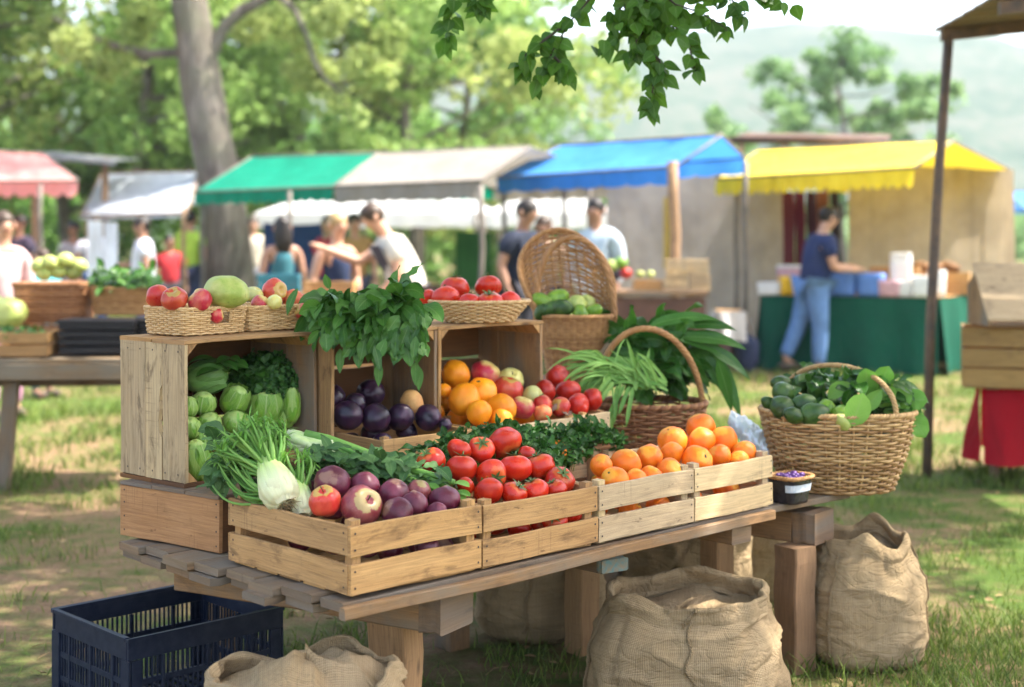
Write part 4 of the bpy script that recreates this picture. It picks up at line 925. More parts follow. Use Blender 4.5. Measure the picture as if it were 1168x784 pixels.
# ================================================================== handled willow basket with long leaves
hb=Wd(1.95,.745); r=T('handled_basket','reddish willow basket with arched handle holding leeks and long leaves','basket',(hb.x,hb.y,TZ+.003),R(8))
S=superS(.135,.12,.205,.175,.245,2.0); wicker(r,S,24,22,K_red,.0042,.0042,rim=.010,pts=4,rim_strands=3,amp=.0055,flat=1.25,loose=.6)
mb=MB(); hp=[]
for i in range(31):
    a=PI*i/30; hp.append(Vector((-.165+ .0,0,.235)).lerp(Vector((.165,0,.235)),i/30)+Vector((-.035*math.cos(a)*-1*0,0,.185*math.sin(a)**.8)))
hp=[Vector((math.cos(PI-PI*i/30)*.200-.04*math.sin(PI*i/30),-.07*math.sin(PI*i/30),.215+.315*math.sin(PI*i/30)**.9)) for i in range(31)]
rope(mb,hp,.0115,4,.09,False,sides=6,up=(0,1,0),sr=.0065)
for sx in (-1,1):
    for q in range(9): c=Vector((sx*.199,0,.232)); a0=q/9*TAU; tube(mb,[c+Vector((.010*math.cos(a0+j),.024*math.sin(a0+j)*1,.022*math.cos(a0*2+j))) for j in (0,.8,1.6,2.4)],.0032,5,tint=g.random())
mb.build('handle',K_tan,r)
zr=TZ+.24
lv=[]
def toward(px,py,Y): return P(px,py,Y)
hub=Vector((hb.x-.01,hb.y,zr+.02))
for i in range(170):  # long arched leaves to the right
    a=P(g.uniform(700,775),g.uniform(380,440),5.40+g.uniform(-.06,.12)); tx=g.uniform(-.5,1); d=Vector((.7+g.gauss(0,.55),g.gauss(-.2,.35),.40+g.gauss(0,.4))); lv.append(((a,d,(g.gauss(-.3,.4),-1,1),g.uniform(.11,.20),g.uniform(.05,.085)),dict(shape=g.choice(['lance','oval','oval']),droop=g.uniform(.8,1.6),fold=.25,wave=.10,twist=g.gauss(0,.8),tint=g.random(),nl=10,g=g)))
for (x,y,x2,y2,w) in ((775,385,845,395,.06),(800,392,850,430,.05),(812,400,842,470,.055),(818,410,832,465,.05),(780,372,835,378,.05),(740,372,815,362,.05),(800,400,822,448,.05),(760,380,838,410,.055)):
    a=P(x,y,5.34+g.uniform(-.04,.04)); b=P(x2,y2,5.32); lv.append(((a,(b-a)+Vector((0,0,.05)),(-.2,-1,.7),(b-a).length*1.12,w),dict(shape='lance',droop=.5,fold=.2,wave=.04,tint=g.random(),nl=10,g=g)))
for i in range(40):
    a=P(g.uniform(690,750),g.uniform(400,450),5.32+g.uniform(-.0,.1)); lv.append(((a,(g.gauss(.1,.6),-.3,.8),(0,-1,.4),g.uniform(.08,.14),g.uniform(.03,.045)),dict(shape='lance',droop=g.uniform(.7,1.3),tint=g.random(),g=g)))
leafy('leaf_bundle','long dark green leaves arching out over the right side of the willow basket','greens',lv,L_dark)
lv=[];st=[]
for i in range(56):  # green stalks lower front
    a=P(g.uniform(725,762),g.uniform(436,446),5.13+g.uniform(-.03,.08)); b=P(g.uniform(672,742),g.uniform(395,428),5.10+g.uniform(0,.12)); lv.append(((a,(b-a)+Vector((0,0,.02)),(0,-1,.6),(b-a).length*g.uniform(.8,1.3),g.uniform(.009,.017)),dict(shape='strap',droop=g.uniform(.2,.9),fold=.35,tint=g.random(),nl=10,g=g)))
for i in range(60):  # sweeping to the left and drooping down over tomatoes
    a=P(g.uniform(690,725),g.uniform(418,440),5.10); b=P(g.uniform(655,690),g.uniform(405,455),5.08); lv.append(((a,(b-a)+Vector((g.gauss(0,.03),g.gauss(0,.03),.05+g.gauss(0,.03))),(0,-1,.6),(b-a).length*g.uniform(1.1,2.0),g.uniform(.006,.012)),dict(shape='strap',droop=g.uniform(.8,1.6),fold=.35,tint=g.random(),nl=10,g=g)))
for (x,y,x2,y2) in ((712,440,700,478),(704,440,708,476),(718,441,714,470),(722,442,722,480),(700,436,692,460),(697,430,688,452),(708,436,700,500)):
    a=P(x,y,5.04); b=P(x2,y2,5.02); lv.append(((a,(b-a)+Vector((-.02,0,.02)),(0,-1,.1),(b-a).length*1.2,.016),dict(shape='strap',droop=.4,fold=.4,tint=g.random(),nl=8,g=g)))
leafy('green_onions','pale green onion stalks flopping over the left rim of the willow basket','green onions',lv,L_onion)
# ================================================================== hooded basket
hp_=P(656,400,5.50); riser_z=.872
r=T('support_box','upright wooden box under the hooded basket, behind the fruit','box',(hp_.x-.13,hp_.y-.04,TZ+.002),ANG*0+R(20)); m=MB(); board(m,(.13,.0,.15),(.26,.014,.296),0); m.build('front_panel',W_in,r); m=MB(); board(m,(.13,.24,.15),(.26,.014,.296),0); m.build('back_panel',W_in,r)
for x in (.007,.253): m=MB(); board(m,(x,.12,.15),(.014,.222,.296),1); m.build('side_panel',W_in,r)
m=MB(); board(m,(.13,.12,.304),(.27,.26,.010),0); m.build('lid',W_in,r)
HB=T('hooded_basket','tall willow basket with a raised back and high arched handle, holding green fruit','basket',(hp_.x,hp_.y,riser_z+.003),0)
def SH(th,t):
    c,s=math.cos(th),math.sin(th)   # back is +y and a little left
    bk=max(0,(s*.98-c*.15)+.30)/1.30; bk=bk**.72
    H=.245+.335*bk; z=H*t; low=min(1,z/.245)
    a=.098+.045*low; x=a*c*1.02; y=a*s*.92
    if z>.245:
        q=(z-.245)/.335; x=x*(1+.26*math.sin(min(1,q*.9)*PI))-.040*math.sin(q*PI*.6); y=y*(1+.25*q-.15*q*q)-.02*q*q
    return Vector((x,y,z))
wicker(HB,SH,34,56,K_tan,.0034,.0036,rim=.009,pts=4,rim_strands=3,amp=.0042,flat=1.15,loose=.6)
mb=MB()
hp=[Vector((-.150*math.cos(PI*i/36)**1 if False else -.152*math.cos(PI*i/36)-.012*math.sin(PI*i/36), -.03+.02*math.sin(PI*i/36), .225+.325*math.sin(PI*i/36)**.80)) for i in range(37)]
rope(mb,hp,.010,3,.14,False,sides=7,up=(0,1,0),sr=.0075); mb.build('handle',K_tan,HB)
mb=MB(); hr=[Vector((-.135+.02*math.sin(i/3),-.02,.17+.02*i)) for i in range(5)]; rope(mb,hr,.006,2,.05,False); mb.build('handle_wrap',K_straw,HB)
HG='green fruit in the hooded basket'
for (x,y,rp,dy,k,m,d) in ((618,345,11,.0,'avo',S_lime,'dark green, lying at the left'),(636,340,11,.05,'avo',S_lime,'standing at the back'),(629,353,10,-.04,'avo',S_avo,'front, second from the left'),(641,352,11,-.05,'avo',S_avo,'front centre, roundest'),(658,347,12.5,0,'gourd',S_pale,'pale ribbed one at the right centre'),(669,346,11,.04,'gourd',S_pale,'pale one near the right rim'),(677,356,9,-.02,'avo',S_lime,'small one at the right rim'),(617,356,8,-.03,'avo',S_avo,'small one at the left rim'),(662,360,10,-.06,'avo',S_lime,'pale green, low at the front rim')):
    rest(x,y,rp*.92,5.47+dy,k,'green_fruit',m,'green fruit','green fruit in the hooded basket, '+d,HG,(rnd.gauss(0,.7),-.2,rnd.gauss(0.2,.5)),False)
mb=MB()
for q in range(1): lathe(mb,[(.0005,.19),(.06,.192),(.125,.195)],24)
mb.build('paper_liner',simple('dark_liner',(.10,.09,.05),.9),HB)
# ================================================================== big right basket
rb=P(955,505,4.93); r=T('wide_basket','wide pale willow basket of avocados, limes and leaves at the table end','basket',(rb.x,rb.y+.0,TZ+.003),R(-4))
S=superS(.185,.15,.262,.205,.262,2.3,.008); wicker(r,S,34,26,K_willow,.0042,.0042,rim=.009,pts=4,rim_strands=3,amp=.0052,flat=1.2,loose=.45,rimpitch=.035)
mb=MB(); hp=[Vector((.17*math.cos(PI-PI*i/34)+.0,.16*math.cos(PI*i/34),.255+.165*math.sin(PI*i/34)**.8)) for i in range(35)]
rope(mb,hp,.0085,3,.04,False,sides=6,up=(1,0,0)); 
mb.build('handle',K_willow,r)
mb=MB(); lathe(mb,[(.0005,.19),(.12,.185),(.19,.18)],28); mb.build('cloth_liner',simple('liner_green',(.03,.06,.02),.9),r)
RG='green fruit in the wide willow basket'
for (x,y,rp,Y,k,m,d) in ((878,461,8,4.95,'avo',S_avo,'avocado at the left rim'),(894,449,13,4.92,'gourd',S_avo,'large dark avocado at the upper left'),(893,465,14,4.83,'gourd',S_avo,'large avocado at the left front'),(905,474,9.5,4.76,'avo',S_avo,'small avocado against the front rim'),(929,473,13,4.77,'avo',S_avo,'long avocado lying on the front rim'),(943,466,10.5,4.80,'cab',S_lime,'lime with a pale tip, left of the other lime'),(960,473,11,4.76,'cab',S_lime,'round lime beside the big light leaf'),(917,461,11,4.84,'avo',S_avo,'avocado in the middle row'),(932,444,10,4.95,'avo',S_avo,'avocado deep in the leaves'),(915,437,10,5.0,'gourd',S_avo,'avocado at the top left under the handle'),(891,438,9,5.0,'avo',S_avo,'small avocado at the top left edge'),(962,482,9,4.74,'avo',S_pale,'pale green piece sunk behind the rim')):
    rest(x,y,rp,Y,k,'avocado' if 'avocado' in d else 'lime',m,'avocado' if 'avocado' in d else 'lime','dark green '*0+d+' of the wide basket',RG,(rnd.gauss(0,1),-.3,.5) if rp!=13 else (1,-.1,.1),False)
lv=[]
for i in range(210):
    px=g.uniform(905,1028); py=426+abs(px-960)*.12+g.uniform(0,40); p=P(px,py,(5.0 if px<955 else 4.90)+g.uniform(-.08,.12)); lv.append(((p,(g.gauss((px-950)/60,.6),g.gauss(-.5,.5),g.gauss(.2,.5)),(0,-.7,1),g.uniform(.05,.10),g.uniform(.03,.055)),dict(shape=g.choice(['oval','round']),droop=g.uniform(.4,1.0),wave=.06,tint=g.random()*.9,g=g)))
for i in range(24):
    p=P(g.uniform(1005,1030),g.uniform(452,470),4.90); lv.append(((p,(.8,g.gauss(-.2,.3),g.gauss(-.1,.5)),(0,-.7,1),g.uniform(.06,.10),g.uniform(.04,.06)),dict(shape='oval',droop=g.uniform(.5,1.),tint=g.random(),g=g)))
leafy('leafy_greens','dark green leaves under the handle of the wide basket, hanging out to the right','greens',lv,L_dark)
lv=[((P(972,486,4.72),(.3,-.1,1),(0,-1,.3),.115,.085),dict(shape='round',droop=.15,fold=.1,tint=.8,g=g)),((P(985,470,4.80),(.6,0,.8),(0,-1,.3),.10,.06),dict(shape='oval',droop=.2,tint=.6,g=g)),((P(1005,465,4.84),(.1,0,1),(-.2,-1,.2),.10,.09),dict(shape='round',droop=.1,tint=.7,g=g)),((P(945,455,4.9),(.6,-.2,.8),(0,-1,.6),.10,.06),dict(shape='oval',droop=.8,tint=.9,g=g)),((P(1035,466,4.85),(.7,0,-.7),(0,-1,.3),.09,.065),dict(shape='oval',droop=.3,tint=.5,g=g))]
for (x,y,dx,dz) in ((1015,462,.6,.5),(1028,458,.8,.2),(1002,450,.2,.9),(1020,470,.8,-.3),(990,452,-.1,.9),(1036,470,.6,-.8),(1008,470,.6,.1)): lv.append(((P(x,y,4.84+.01*(x%5)),(dx,-.2,dz),(-.1,-1,.4),g.uniform(.08,.11),g.uniform(.065,.09)),dict(shape='round',droop=.35,fold=.15,wave=.06,tint=g.uniform(0,.5),g=g)))
leafy('large_leaves','few broad light green leaves tucked in the right of the wide basket','leaves',lv,L_light)
# ================================================================== small tub and plastic bag
tu=Wd(1.745,.10); r=T('plastic_tub','small dark tub of purple berries beside the last orange crate','tub',(.910,4.655,TZ+.002),ANG); r.scale=(1.15,1.15,1.1)
TUBM=simple('dark_plastic_tub',(.035,.03,.035),.25,.3,60,bump=.3); mb=MB(); S=superS(.045,.04,.055,.05,.07,4); vs=[];n=40
for i in range(9):
    for j in range(n): p=S(TAU*j/n,i/8); vs.append(p*(1+.012*math.sin(j*2.3)) if 0<i<8 else p)
fs=[(i*n+j,i*n+(j+1)%n,(i+1)*n+(j+1)%n,(i+1)*n+j) for i in range(8) for j in range(n)]+[tuple(range(n))[::-1]]; mb.add(vs,fs); mb.build('tub_body',TUBM,r)
mb=MB(); rope(mb,[S(TAU*j/40,1)*1.04+Vector((0,0,.004)) for j in range(40)],.006,3,.03,True); mb.build('tub_rim',K_tan,r)
mb=MB()
for j in range(13): 
    p0=S(-PI/2-.9+.14*j-.25,.80)*1.03; p1=S(-PI/2-.9+.14*j-.25,.50)*1.03; mb.add([p0,S(-PI/2-.9+.14*(j+1)-.25,.80)*1.03,S(-PI/2-.9+.14*(j+1)-.25,.50)*1.03,p1],[(0,1,2,3)])
mb.build('paper_label',simple('blank_label',(.62,.64,.66),.5,.2,80,c2=(.40,.47,.55)),r)
mb=MB()
for i in range(46): a=g.uniform(0,TAU); q=g.uniform(0,.9)**.5; ellipsoid(mb,(math.cos(a)*q*.042,math.sin(a)*q*.038,.070+g.uniform(0,.012)),(.008,.008,.008),8,6,g.random())
mb.build('berries',simple('purple_berries',(.11,.035,.20),.35,.3,70),r)
pb=P(853,503,5.08); r=T('plastic_bag','crumpled clear plastic bag behind the last oranges','plastic bag',(pb.x,pb.y,0))
PLM=NT('clear_film'); gl=PLM.n('BsdfGlossy',{'Color':(.9,.93,.95,1),'Roughness':.12}); tr=PLM.n('BsdfTransparent',{'Color':(.93,.95,.97,1)}); df=PLM.n('BsdfDiffuse',{'Color':(.72,.78,.82,1)}); mx=PLM.n('MixShader',{0:.45,1:tr.outputs[0],2:gl.outputs[0]}); mx2=PLM.n('MixShader',{0:.55,1:mx.outputs[0],2:df.outputs[0]}); PLM.t.links.new(mx2.outputs[0],PLM.out.inputs[0]); PLM=PLM.m
mb=MB(); vs=[];n1,n2=44,30
A=P(832,476,5.12);Bp=P(884,522,4.98)
for i in range(n1+1):
    for j in range(n2):
        t=i/n1; c=A.lerp(Bp,t)-Vector((pb.x,pb.y,0)); a=TAU*j/n2; rr=(.022+.020*math.sin(PI*t)+.012*t)*(1+.22*MN.noise(Vector((math.cos(a)*1.6,math.sin(a)*1.6,t*7)))+.2*MN.noise(Vector((math.cos(a)*5,math.sin(a)*5,t*16)))); vs.append(c+Vector((.3,.3,.9)).normalized()*rr*math.sin(a)*1.0+Vector((.2,.9,-.1))*rr*math.cos(a)*1.4)
fs=[(i*n2+j,i*n2+(j+1)%n2,(i+1)*n2+(j+1)%n2,(i+1)*n2+j) for i in range(n1) for j in range(n2)]; mb.add(vs,fs,smooth=True); mb.build('bag_film',PLM,r)
mb=MB()
for i in range(6): lx=A.lerp(Bp,.1+.15*i)-Vector((pb.x,pb.y,0)); tube(mb,[lx+Vector((0,0,-.02)),lx+Vector((.02,.01,.02)),lx+Vector((.05,0,-.005))],.006,6)
mb.build('bundled_film',PLM,r)
# crumpled brown paper in the tomato tray
r=T('paper_scrap','crumpled brown paper scrap between herbs and dark red tomatoes','paper',tuple(P(632,470,4.84))); mb=MB(); vs=[]
for i in range(13):
    for j in range(9): x=(i/12-.5);y=(j/8-.5); q=MN.noise(Vector((x*4,y*4,3)))*.03+MN.noise(Vector((x*9,y*9,6)))*.012; vs.append((x*.12,y*.06,q+.012*math.cos(x*5)))
mb.add(vs,[(i*9+j,i*9+j+1,(i+1)*9+j+1,(i+1)*9+j) for i in range(12) for j in range(8)],smooth=False); mb.build('paper_sheet',simple('brown_paper',(.30,.20,.14),.9,.2,60,bump=.4),r)
r=T('paper_scrap','folded tan paper sticking up behind the green onion stalks','paper',tuple(P(686,402,5.4)),R(20)); mb=MB(); vs=[]
for i in range(11):
    for j in range(7): x=(i/10-.5);y=(j/6-.5); vs.append((x*.15+y*.03,.03*x+MN.noise(Vector((x*4,y*4,1)))*.03,y*.06+x*.06+.01*math.sin(x*9)))
mb.add(vs,[(i*7+j,i*7+j+1,(i+1)*7+j+1,(i+1)*7+j) for i in range(10) for j in range(6)],smooth=True); mb.build('paper_sheet',simple('tan_paper',(.48,.34,.22),.9,.15,40,bump=.3),r)
# ================================================================== sacks
sack('crumpled closed burlap sack in front of the near table leg at the bottom edge',-.50,3.44,.262,.20,.372,2,rz=R(10),top=.80,cuff=.03,seams=((4.9,20,60),),sag=.04,heap=.125)
sack('open burlap sack with folded rim and vertical seam under the table\'s middle',.53,4.33,.27,.20,.345,5,rz=R(-6),top=.80,cuff=.05,heap=.012,seams=((4.75,8,80),(3.5,8,62)),sag=.05)
sack('tall burlap sack with rolled rim beside the right table leg',1.185,4.80,.182,.165,.425,8,rz=R(5),top=.74,cuff=.045,seams=((3.9,8,64),(5.9,8,64)),sag=.04,heap=.045)
sack('dark shaded burlap sack standing behind the middle table leg',.10,5.12,.20,.17,.40,11,rz=R(20),top=.85,seams=((4.2,8,60),))
sack('shaded burlap sack at the back under the right half of the table',.66,5.55,.25,.19,.43,14,rz=R(0),top=.9)
sack('narrow shaded burlap sack far back between the two right ones',.985,5.62,.14,.14,.42,17,rz=R(0),top=.85)
# ================================================================== plastic crate
PC=simple('dark_blue_plastic',(.005,.010,.026),.5,.3,30,spec=.3,bump=.15,bd=.001,c2=(.016,.022,.040))
cx,cy=GX(146,3.98),3.98; r=T('plastic_crate','dark blue empty plastic crate on the ground by the table leg','crate',(cx,cy,0),R(44)); Wc,Dc,Hc=.53,.47,.30
def pbox(mb,x0,y0,z0,x1,y1,z1): board(mb,((x0+x1)/2,(y0+y1)/2,(z0+z1)/2),(x1-x0,y1-y0,z1-z0),2,.5,warp=0,ch=.002,seg=1)
mb=MB(); t=.006
for (x0,y0,x1,y1) in ((0,0,Wc,t*3),(0,Dc-t*3,Wc,Dc)): pbox(mb,x0,y0,Hc-.010,x1,y1,Hc); pbox(mb,x0+.003,y0+.005,Hc-.062,x1-.003,y1-.005,Hc-.0105)
for (x0,x1) in ((0,t*3),(Wc-t*3,Wc)): pbox(mb,x0,t*3+.0005,Hc-.010,x1,Dc-t*3-.0005,Hc); pbox(mb,x0+.005,t*3+.001,Hc-.062,x1-.005,Dc-t*3-.001,Hc-.0105)
mb.build('rim',PC,r)
def lattice(nm,along,fixed,L):
    mb=MB(); n=int(L/.0165); 
    for i in range(1,n):
        a=L*i/n; 
        if along=='x': pbox(mb,a-.003,fixed-.003,.03,a+.003,fixed+.003,Hc-.0625)
        else: pbox(mb,fixed-.003,a-.003,.03,fixed+.003,a+.003,Hc-.0625)
    for z in (.012,.10,.17):
        if along=='x': pbox(mb,.02,fixed-.0045,z-.008,L-.02,fixed+.0045,z+.008)
        else: pbox(mb,fixed-.0045,.02,z-.008,fixed+.0045,L-.02,z+.008)
    for a in (L*.22,L*.5,L*.78):
        if along=='x': pbox(mb,a-.006,fixed-.0065,.003,a+.006,fixed+.0055,Hc-.063)
        else: pbox(mb,fixed-.0065,a-.006,.003,fixed+.0055,a+.006,Hc-.063)
    mb.build(nm,PC,r)
lattice('side_lattice','x',.012,Wc); lattice('side_lattice','x',Dc-.012,Wc); lattice('side_lattice','y',.012,Dc); lattice('side_lattice','y',Wc-.012,Dc)
for x in (.0,Wc-.05):
    for y in (.0,Dc-.05):
        mb=MB(); xx=.004 if x==0 else Wc-.010; pbox(mb,xx-.002,y+.002,.002,xx+.006,y+.048,Hc-.0635); yy=.004 if y==0 else Dc-.010; pbox(mb,(x+.013 if x==0 else x),yy-.002,.0025,(x+.048 if x==0 else x+.037),yy+.006,Hc-.0638); mb.build('corner_post',PC,r)
mb=MB()
for i in range(14): pbox(mb,.02,.02+(Dc-.05)*i/13,.004,Wc-.02,.028+(Dc-.05)*i/13,.010)
for i in range(14): pbox(mb,.02+(Wc-.05)*i/13,.02,.0105,.028+(Wc-.05)*i/13,Dc-.02,.016)
mb.build('crate_bottom',PC,r)
# ================================================================== people
def skinmesh(name,V,E,mat,parent,sub=2,root=0):
    me=bpy.data.meshes.new(name+'_cage'); me.from_pydata([v[0] for v in V],E,[]); o=bpy.data.objects.new(name,me); COL.objects.link(o)
    md=o.modifiers.new('s','SKIN'); md.use_smooth_shade=True; sv=me.skin_vertices[0].data if me.skin_vertices else None
    if sv is None: return None
    for i,v in enumerate(V): r=v[1]; sv[i].radius=(r,r) if not isinstance(r,tuple) else r; sv[i].use_root=(i==root)
    m2=o.modifiers.new('b','SUBSURF'); m2.levels=sub; dg=bpy.context.evaluated_depsgraph_get(); dg.update(); nm=bpy.data.meshes.new_from_object(o.evaluated_get(dg)); bpy.data.objects.remove(o); bpy.data.meshes.remove(me)
    nm.materials.clear(); nm.materials.append(mat); nm.polygons.foreach_set('use_smooth',[True]*len(nm.polygons)); nm.name=name; return link(nm,name,parent)
SKIN=simple('skin',(.52,.29,.19),.5,.06,30); SKIN2=simple('tanned_skin',(.36,.19,.12),.5,.06,30); HAIRD=simple('dark_hair',(.018,.012,.009),.5,.3,80); HAIRB=simple('blonde_hair',(.42,.28,.12),.5,.2,80); HAIRN=simple('brown_hair',(.06,.035,.02),.5,.2,80)
_cl={}
def fab(c):
    if c not in _cl: _cl[c]=simple('clothing_fabric',c,.85,.12,9,bump=.3,bd=.02)
    return _cl[c]
EYE=simple('eye',(.02,.015,.012),.3); SHOE=simple('shoe',(.10,.07,.05),.7)
def person(label,px,Y,H,rz,top,bottom,hair=HAIRD,skin=SKIN,lean=0,armR=None,armL=None,stride=0,headf=0,hairlong=0,sleeve='short',female=False,apron=None,group=None):
    """local frame: facing -y; x>0 is the person's left"""
    t=T('person',label,'person',(GX(px,Y),Y,0),rz,group); s=H/1.75; sh=.175 if female else .20; L=lambda z: -math.tan(lean)*max(0,z-.93)   # y shift
    def p(x,y,z): return (x*s,(y+L(z))*s,(z-(abs(lean)*.25*max(0,z-.93)))*s)
    neck=(0,0,1.47); aR=armR or [(-sh-.05,.02,1.14),(-sh-.04,-.10,.90)]; aL=armL or [(sh+.05,.02,1.14),(sh+.04,-.10,.90)]
    hips=[(-.09,stride*0,.90),(.09,0,.90)]; kn=[(-.10,-stride*.55,.48),(.10,stride*.35,.50)]; an=[(-.10,-stride*.75,.09),(.10,stride*1.0,.12 if stride else .09)]; toe=[(a[0]*1.2,a[1]-.17,.035) for a in an]
    V=[(p(0,0,.95),.125*s)]; E=[]
    def add(q,r,par): V.append((p(*q) if not isinstance(q,Vector) else tuple(q),r*s*(1 if female or r<.03 else 1.07))); E.append((par,len(V)-1)); return len(V)-1
    w=add((0,.0,1.10),.115 if not female else .10,0); c=add((0,.0,1.30),.14 if not female else .12,w); n0=add((0,.0,1.43),.075,c); n=add((0,.0,1.50),.053,n0)
    hc=add((0,-.015-headf*.3,1.575),.068,n); hm=add((0,-.012-headf*.6,1.64),.092,hc); ht=add((0,.005-headf*.9,1.70),.072,hm); add((0,-.105-headf*.6,1.622),.016,hm) 
    arms=[]
    for sx,A in ((-1,aR),(1,aL)):
        a0=add((sx*sh*.78,0,1.40),.070,c); a1=add((sx*sh,0.,1.36),.058,a0); e=add(A[0],.042,a1); f=add(tuple((A[0][i]*.5+A[1][i]*.5) for i in range(3)),.038,e); wr=add(A[1],.027,f)
        d=(Vector(A[1])-Vector(A[0])).normalized(); pm=Vector(A[1])+d*.06; pi=add(tuple(pm),.030,wr); sd=d.cross(Vector((0,0,1))); sd=sd.normalized() if sd.length>.2 else Vector((0,1,0))
        for k in range(4): q=pm+d*(.07+.012*(1.5-abs(k-1.5)))+sd*(k-1.5)*.022+Vector((0,0,-.01)); add(tuple(q),.0095,pi)
        q=pm-d*.005+sd*-.055*sx+d*.03; add(tuple(q),.011,wr); arms.append((a0,a1,e,f,wr))
    for i in (0,1):
        h=add(hips[i],.092,0); m=add(tuple((hips[i][k]+kn[i][k])/2 for k in range(3)),.078,h); k=add(kn[i],.055,m); cf=add(tuple(kn[i][q]*.6+an[i][q]*.4 for q in range(3)),.052,k); a=add(an[i],.036,cf); add(toe[i],.034,a)
    skinmesh('body',V,E,skin,t)
    # shirt
    def garment(nm,pts,ed,mat): return skinmesh(nm,[(p(*q),r*s*(1.02 if female else 1.22)) for q,r in pts],ed,mat,t)
    k=.0 if not female else -.012; pts=[((0,0,.88),.145+k),((0,0,1.10),.138+k),((0,0,1.30),.158+k),((0,0,1.42),.098)]; ed=[(0,1),(1,2),(2,3)]
    if sleeve!='none':
        for sx,A in ((-1,aR),(1,aL)):
            b=len(pts); e=A[0]; f=.62 if sleeve=='short' else 1; pts+=[((sx*sh*.8,0,1.40),.084),((sx*sh,0,1.355),.076),(tuple((sx*sh,0,1.355)[q]*(1-f)+e[q]*f for q in range(3)),.066 if sleeve=='short' else .056)]; ed+=[(2,b),(b,b+1),(b+1,b+2)]
            if sleeve=='long': pts.append((tuple(A[0][q]*.1+A[1][q]*.9 for q in range(3)),.040)); ed.append((b+2,b+3))
    garment('shirt',pts,ed,fab(top))
    pts=[((0,0,.97),.135)]; ed=[]
    for i in (0,1):
        b=len(pts); pts+=[(hips[i],.108),(tuple((hips[i][q]+kn[i][q])/2 for q in range(3)),.096),(kn[i],.074),(tuple(kn[i][q]*.5+an[i][q]*.5 for q in range(3)),.070),((an[i][0],an[i][1],an[i][2]+.02),.058)]; ed+=[(0,b)]+[(b+j,b+j+1) for j in range(4)]
    garment('trousers',pts,ed,fab(bottom))
    for i in (0,1): mb=MB(); ellipsoid(mb,p(an[i][0],an[i][1]-.07,.05),(.052*s,.135*s,.05*s),12,8); mb.build('shoe',SHOE,t)
    hx=Vector(p(0,.018-headf*.75,1.672)); mb=MB(); ellipsoid(mb,hx,(.092*s,.108*s,.098*s),18,12,noisy=.12)
    if hairlong: ellipsoid(mb,hx+Vector((0,.05*s,-.13*s*hairlong)),(.10*s,.065*s,.20*s*hairlong),16,10,noisy=.2)
    if hair is HAIRB: ellipsoid(mb,hx+Vector((0,.10*s,.02)),(.045*s,.05*s,.05*s),12,8)
    mb.build('hair',hair,t)
    for sx in (-1,1):
        mb=MB(); ellipsoid(mb,p(sx*.034,-.098-headf*.6,1.648),(.011,.006,.007),8,6); mb.build('eye',EYE,t)
        mb=MB(); ellipsoid(mb,p(sx*.094,.0-headf*.6,1.635),(.012,.022,.034),8,6); mb.build('ear',skin,t)
    mb=MB(); ellipsoid(mb,p(0,-.088-headf*.5,1.590),(.026,.008,.007),8,6); mb.build('mouth',fab((.30,.08,.07)),t)
    if apron: mb=MB(); vs=[p(x*.16,-.165+.05*abs(x)**2-.02*math.sin(z*6),z) for z in (1.38,1.2,1.0,.8,.62,.5) for x in (-1,-.5,0,.5,1)]; mb.add(vs,[(i*5+j,i*5+j+1,i*5+j+6,i*5+j+5) for i in range(5) for j in range(4)]); mb.build('apron',fab(apron),t)
    return t
NAVY=(.016,.030,.10); JEANS=(.12,.23,.45)
mn=person('man in navy T-shirt and blue jeans standing side-on at the green-clothed counter',926,14.9,1.77,R(102),NAVY,JEANS,lean=R(4),armR=[(-.20,-.10,1.12),(-.12,-.36,1.14)],armL=[(.23,-.08,1.12),(.15,-.38,1.16)],stride=.17,headf=.05)
mn.rotation_mode='QUATERNION'; mn.rotation_quaternion=Matrix.Rotation(R(7),3,'Y').to_quaternion()@Matrix.Rotation(R(102),3,'Z').to_quaternion(); mn.location.x-=.10
person('blonde woman in a dark blue tank top behind the wooden counter',384,12.4,1.63,R(38),(.02,.035,.09),(.05,.06,.10),HAIRB,female=True,sleeve='none',headf=.03,armR=[(-.24,.03,1.12),(-.22,-.14,.92)],armL=[(.22,.0,1.12),(.10,-.22,1.0)])
person('man in white shirt and dark apron bending left under the grey canopy',472,12.2,1.78,R(-72),(.62,.59,.52),(.06,.06,.08),HAIRN,lean=R(24),armR=[(-.23,-.30,1.22),(-.20,-.52,1.34)],armL=[(.24,-.12,1.10),(.2,-.30,.96)],headf=.06,apron=(.05,.05,.07),skin=SKIN)
person('woman with long black hair seen from behind, left of the blonde woman',322,14.2,1.62,R(200),(.03,.14,.17),(.03,.03,.04),HAIRD,SKIN2,female=True,hairlong=1.0,sleeve='none')
person('dark-haired man in black-blue shirt looking down, behind the hooded basket',588,13.4,1.79,R(55),(.012,.018,.04),(.02,.02,.03),HAIRD,SKIN2,lean=R(8),headf=.05)
person('person with brown hair bowed, standing between the dark-shirted and the light-shirted man',622,15.2,1.66,R(-20),(.42,.28,.20),(.05,.05,.07),HAIRN,SKIN2,lean=R(6))
person('man in pale blue long-sleeved shirt facing the market, right of the hooded basket',680,14.3,1.80,R(-25),(.45,.54,.62),(.60,.60,.58),HAIRD,SKIN2,sleeve='long',headf=.03)
person('dark-haired man in white shirt under the pale sheet awning at left',163,17.5,1.66,R(-70),(.70,.74,.82),(.10,.12,.2),HAIRD,SKIN2,headf=.04,armR=[(-.22,-.1,1.14),(-.15,-.34,1.12)])
person('person in pale shirt and blue trousers walking left of the white-shirted man',108,19.5,1.68,R(30),(.72,.76,.84),(.12,.2,.4),HAIRN,SKIN)
person('person in light pink shirt at the left edge of the photo',4,11.2,1.62,R(40),(.62,.42,.42),(.4,.2,.3),HAIRN,SKIN,female=True,sleeve='long')
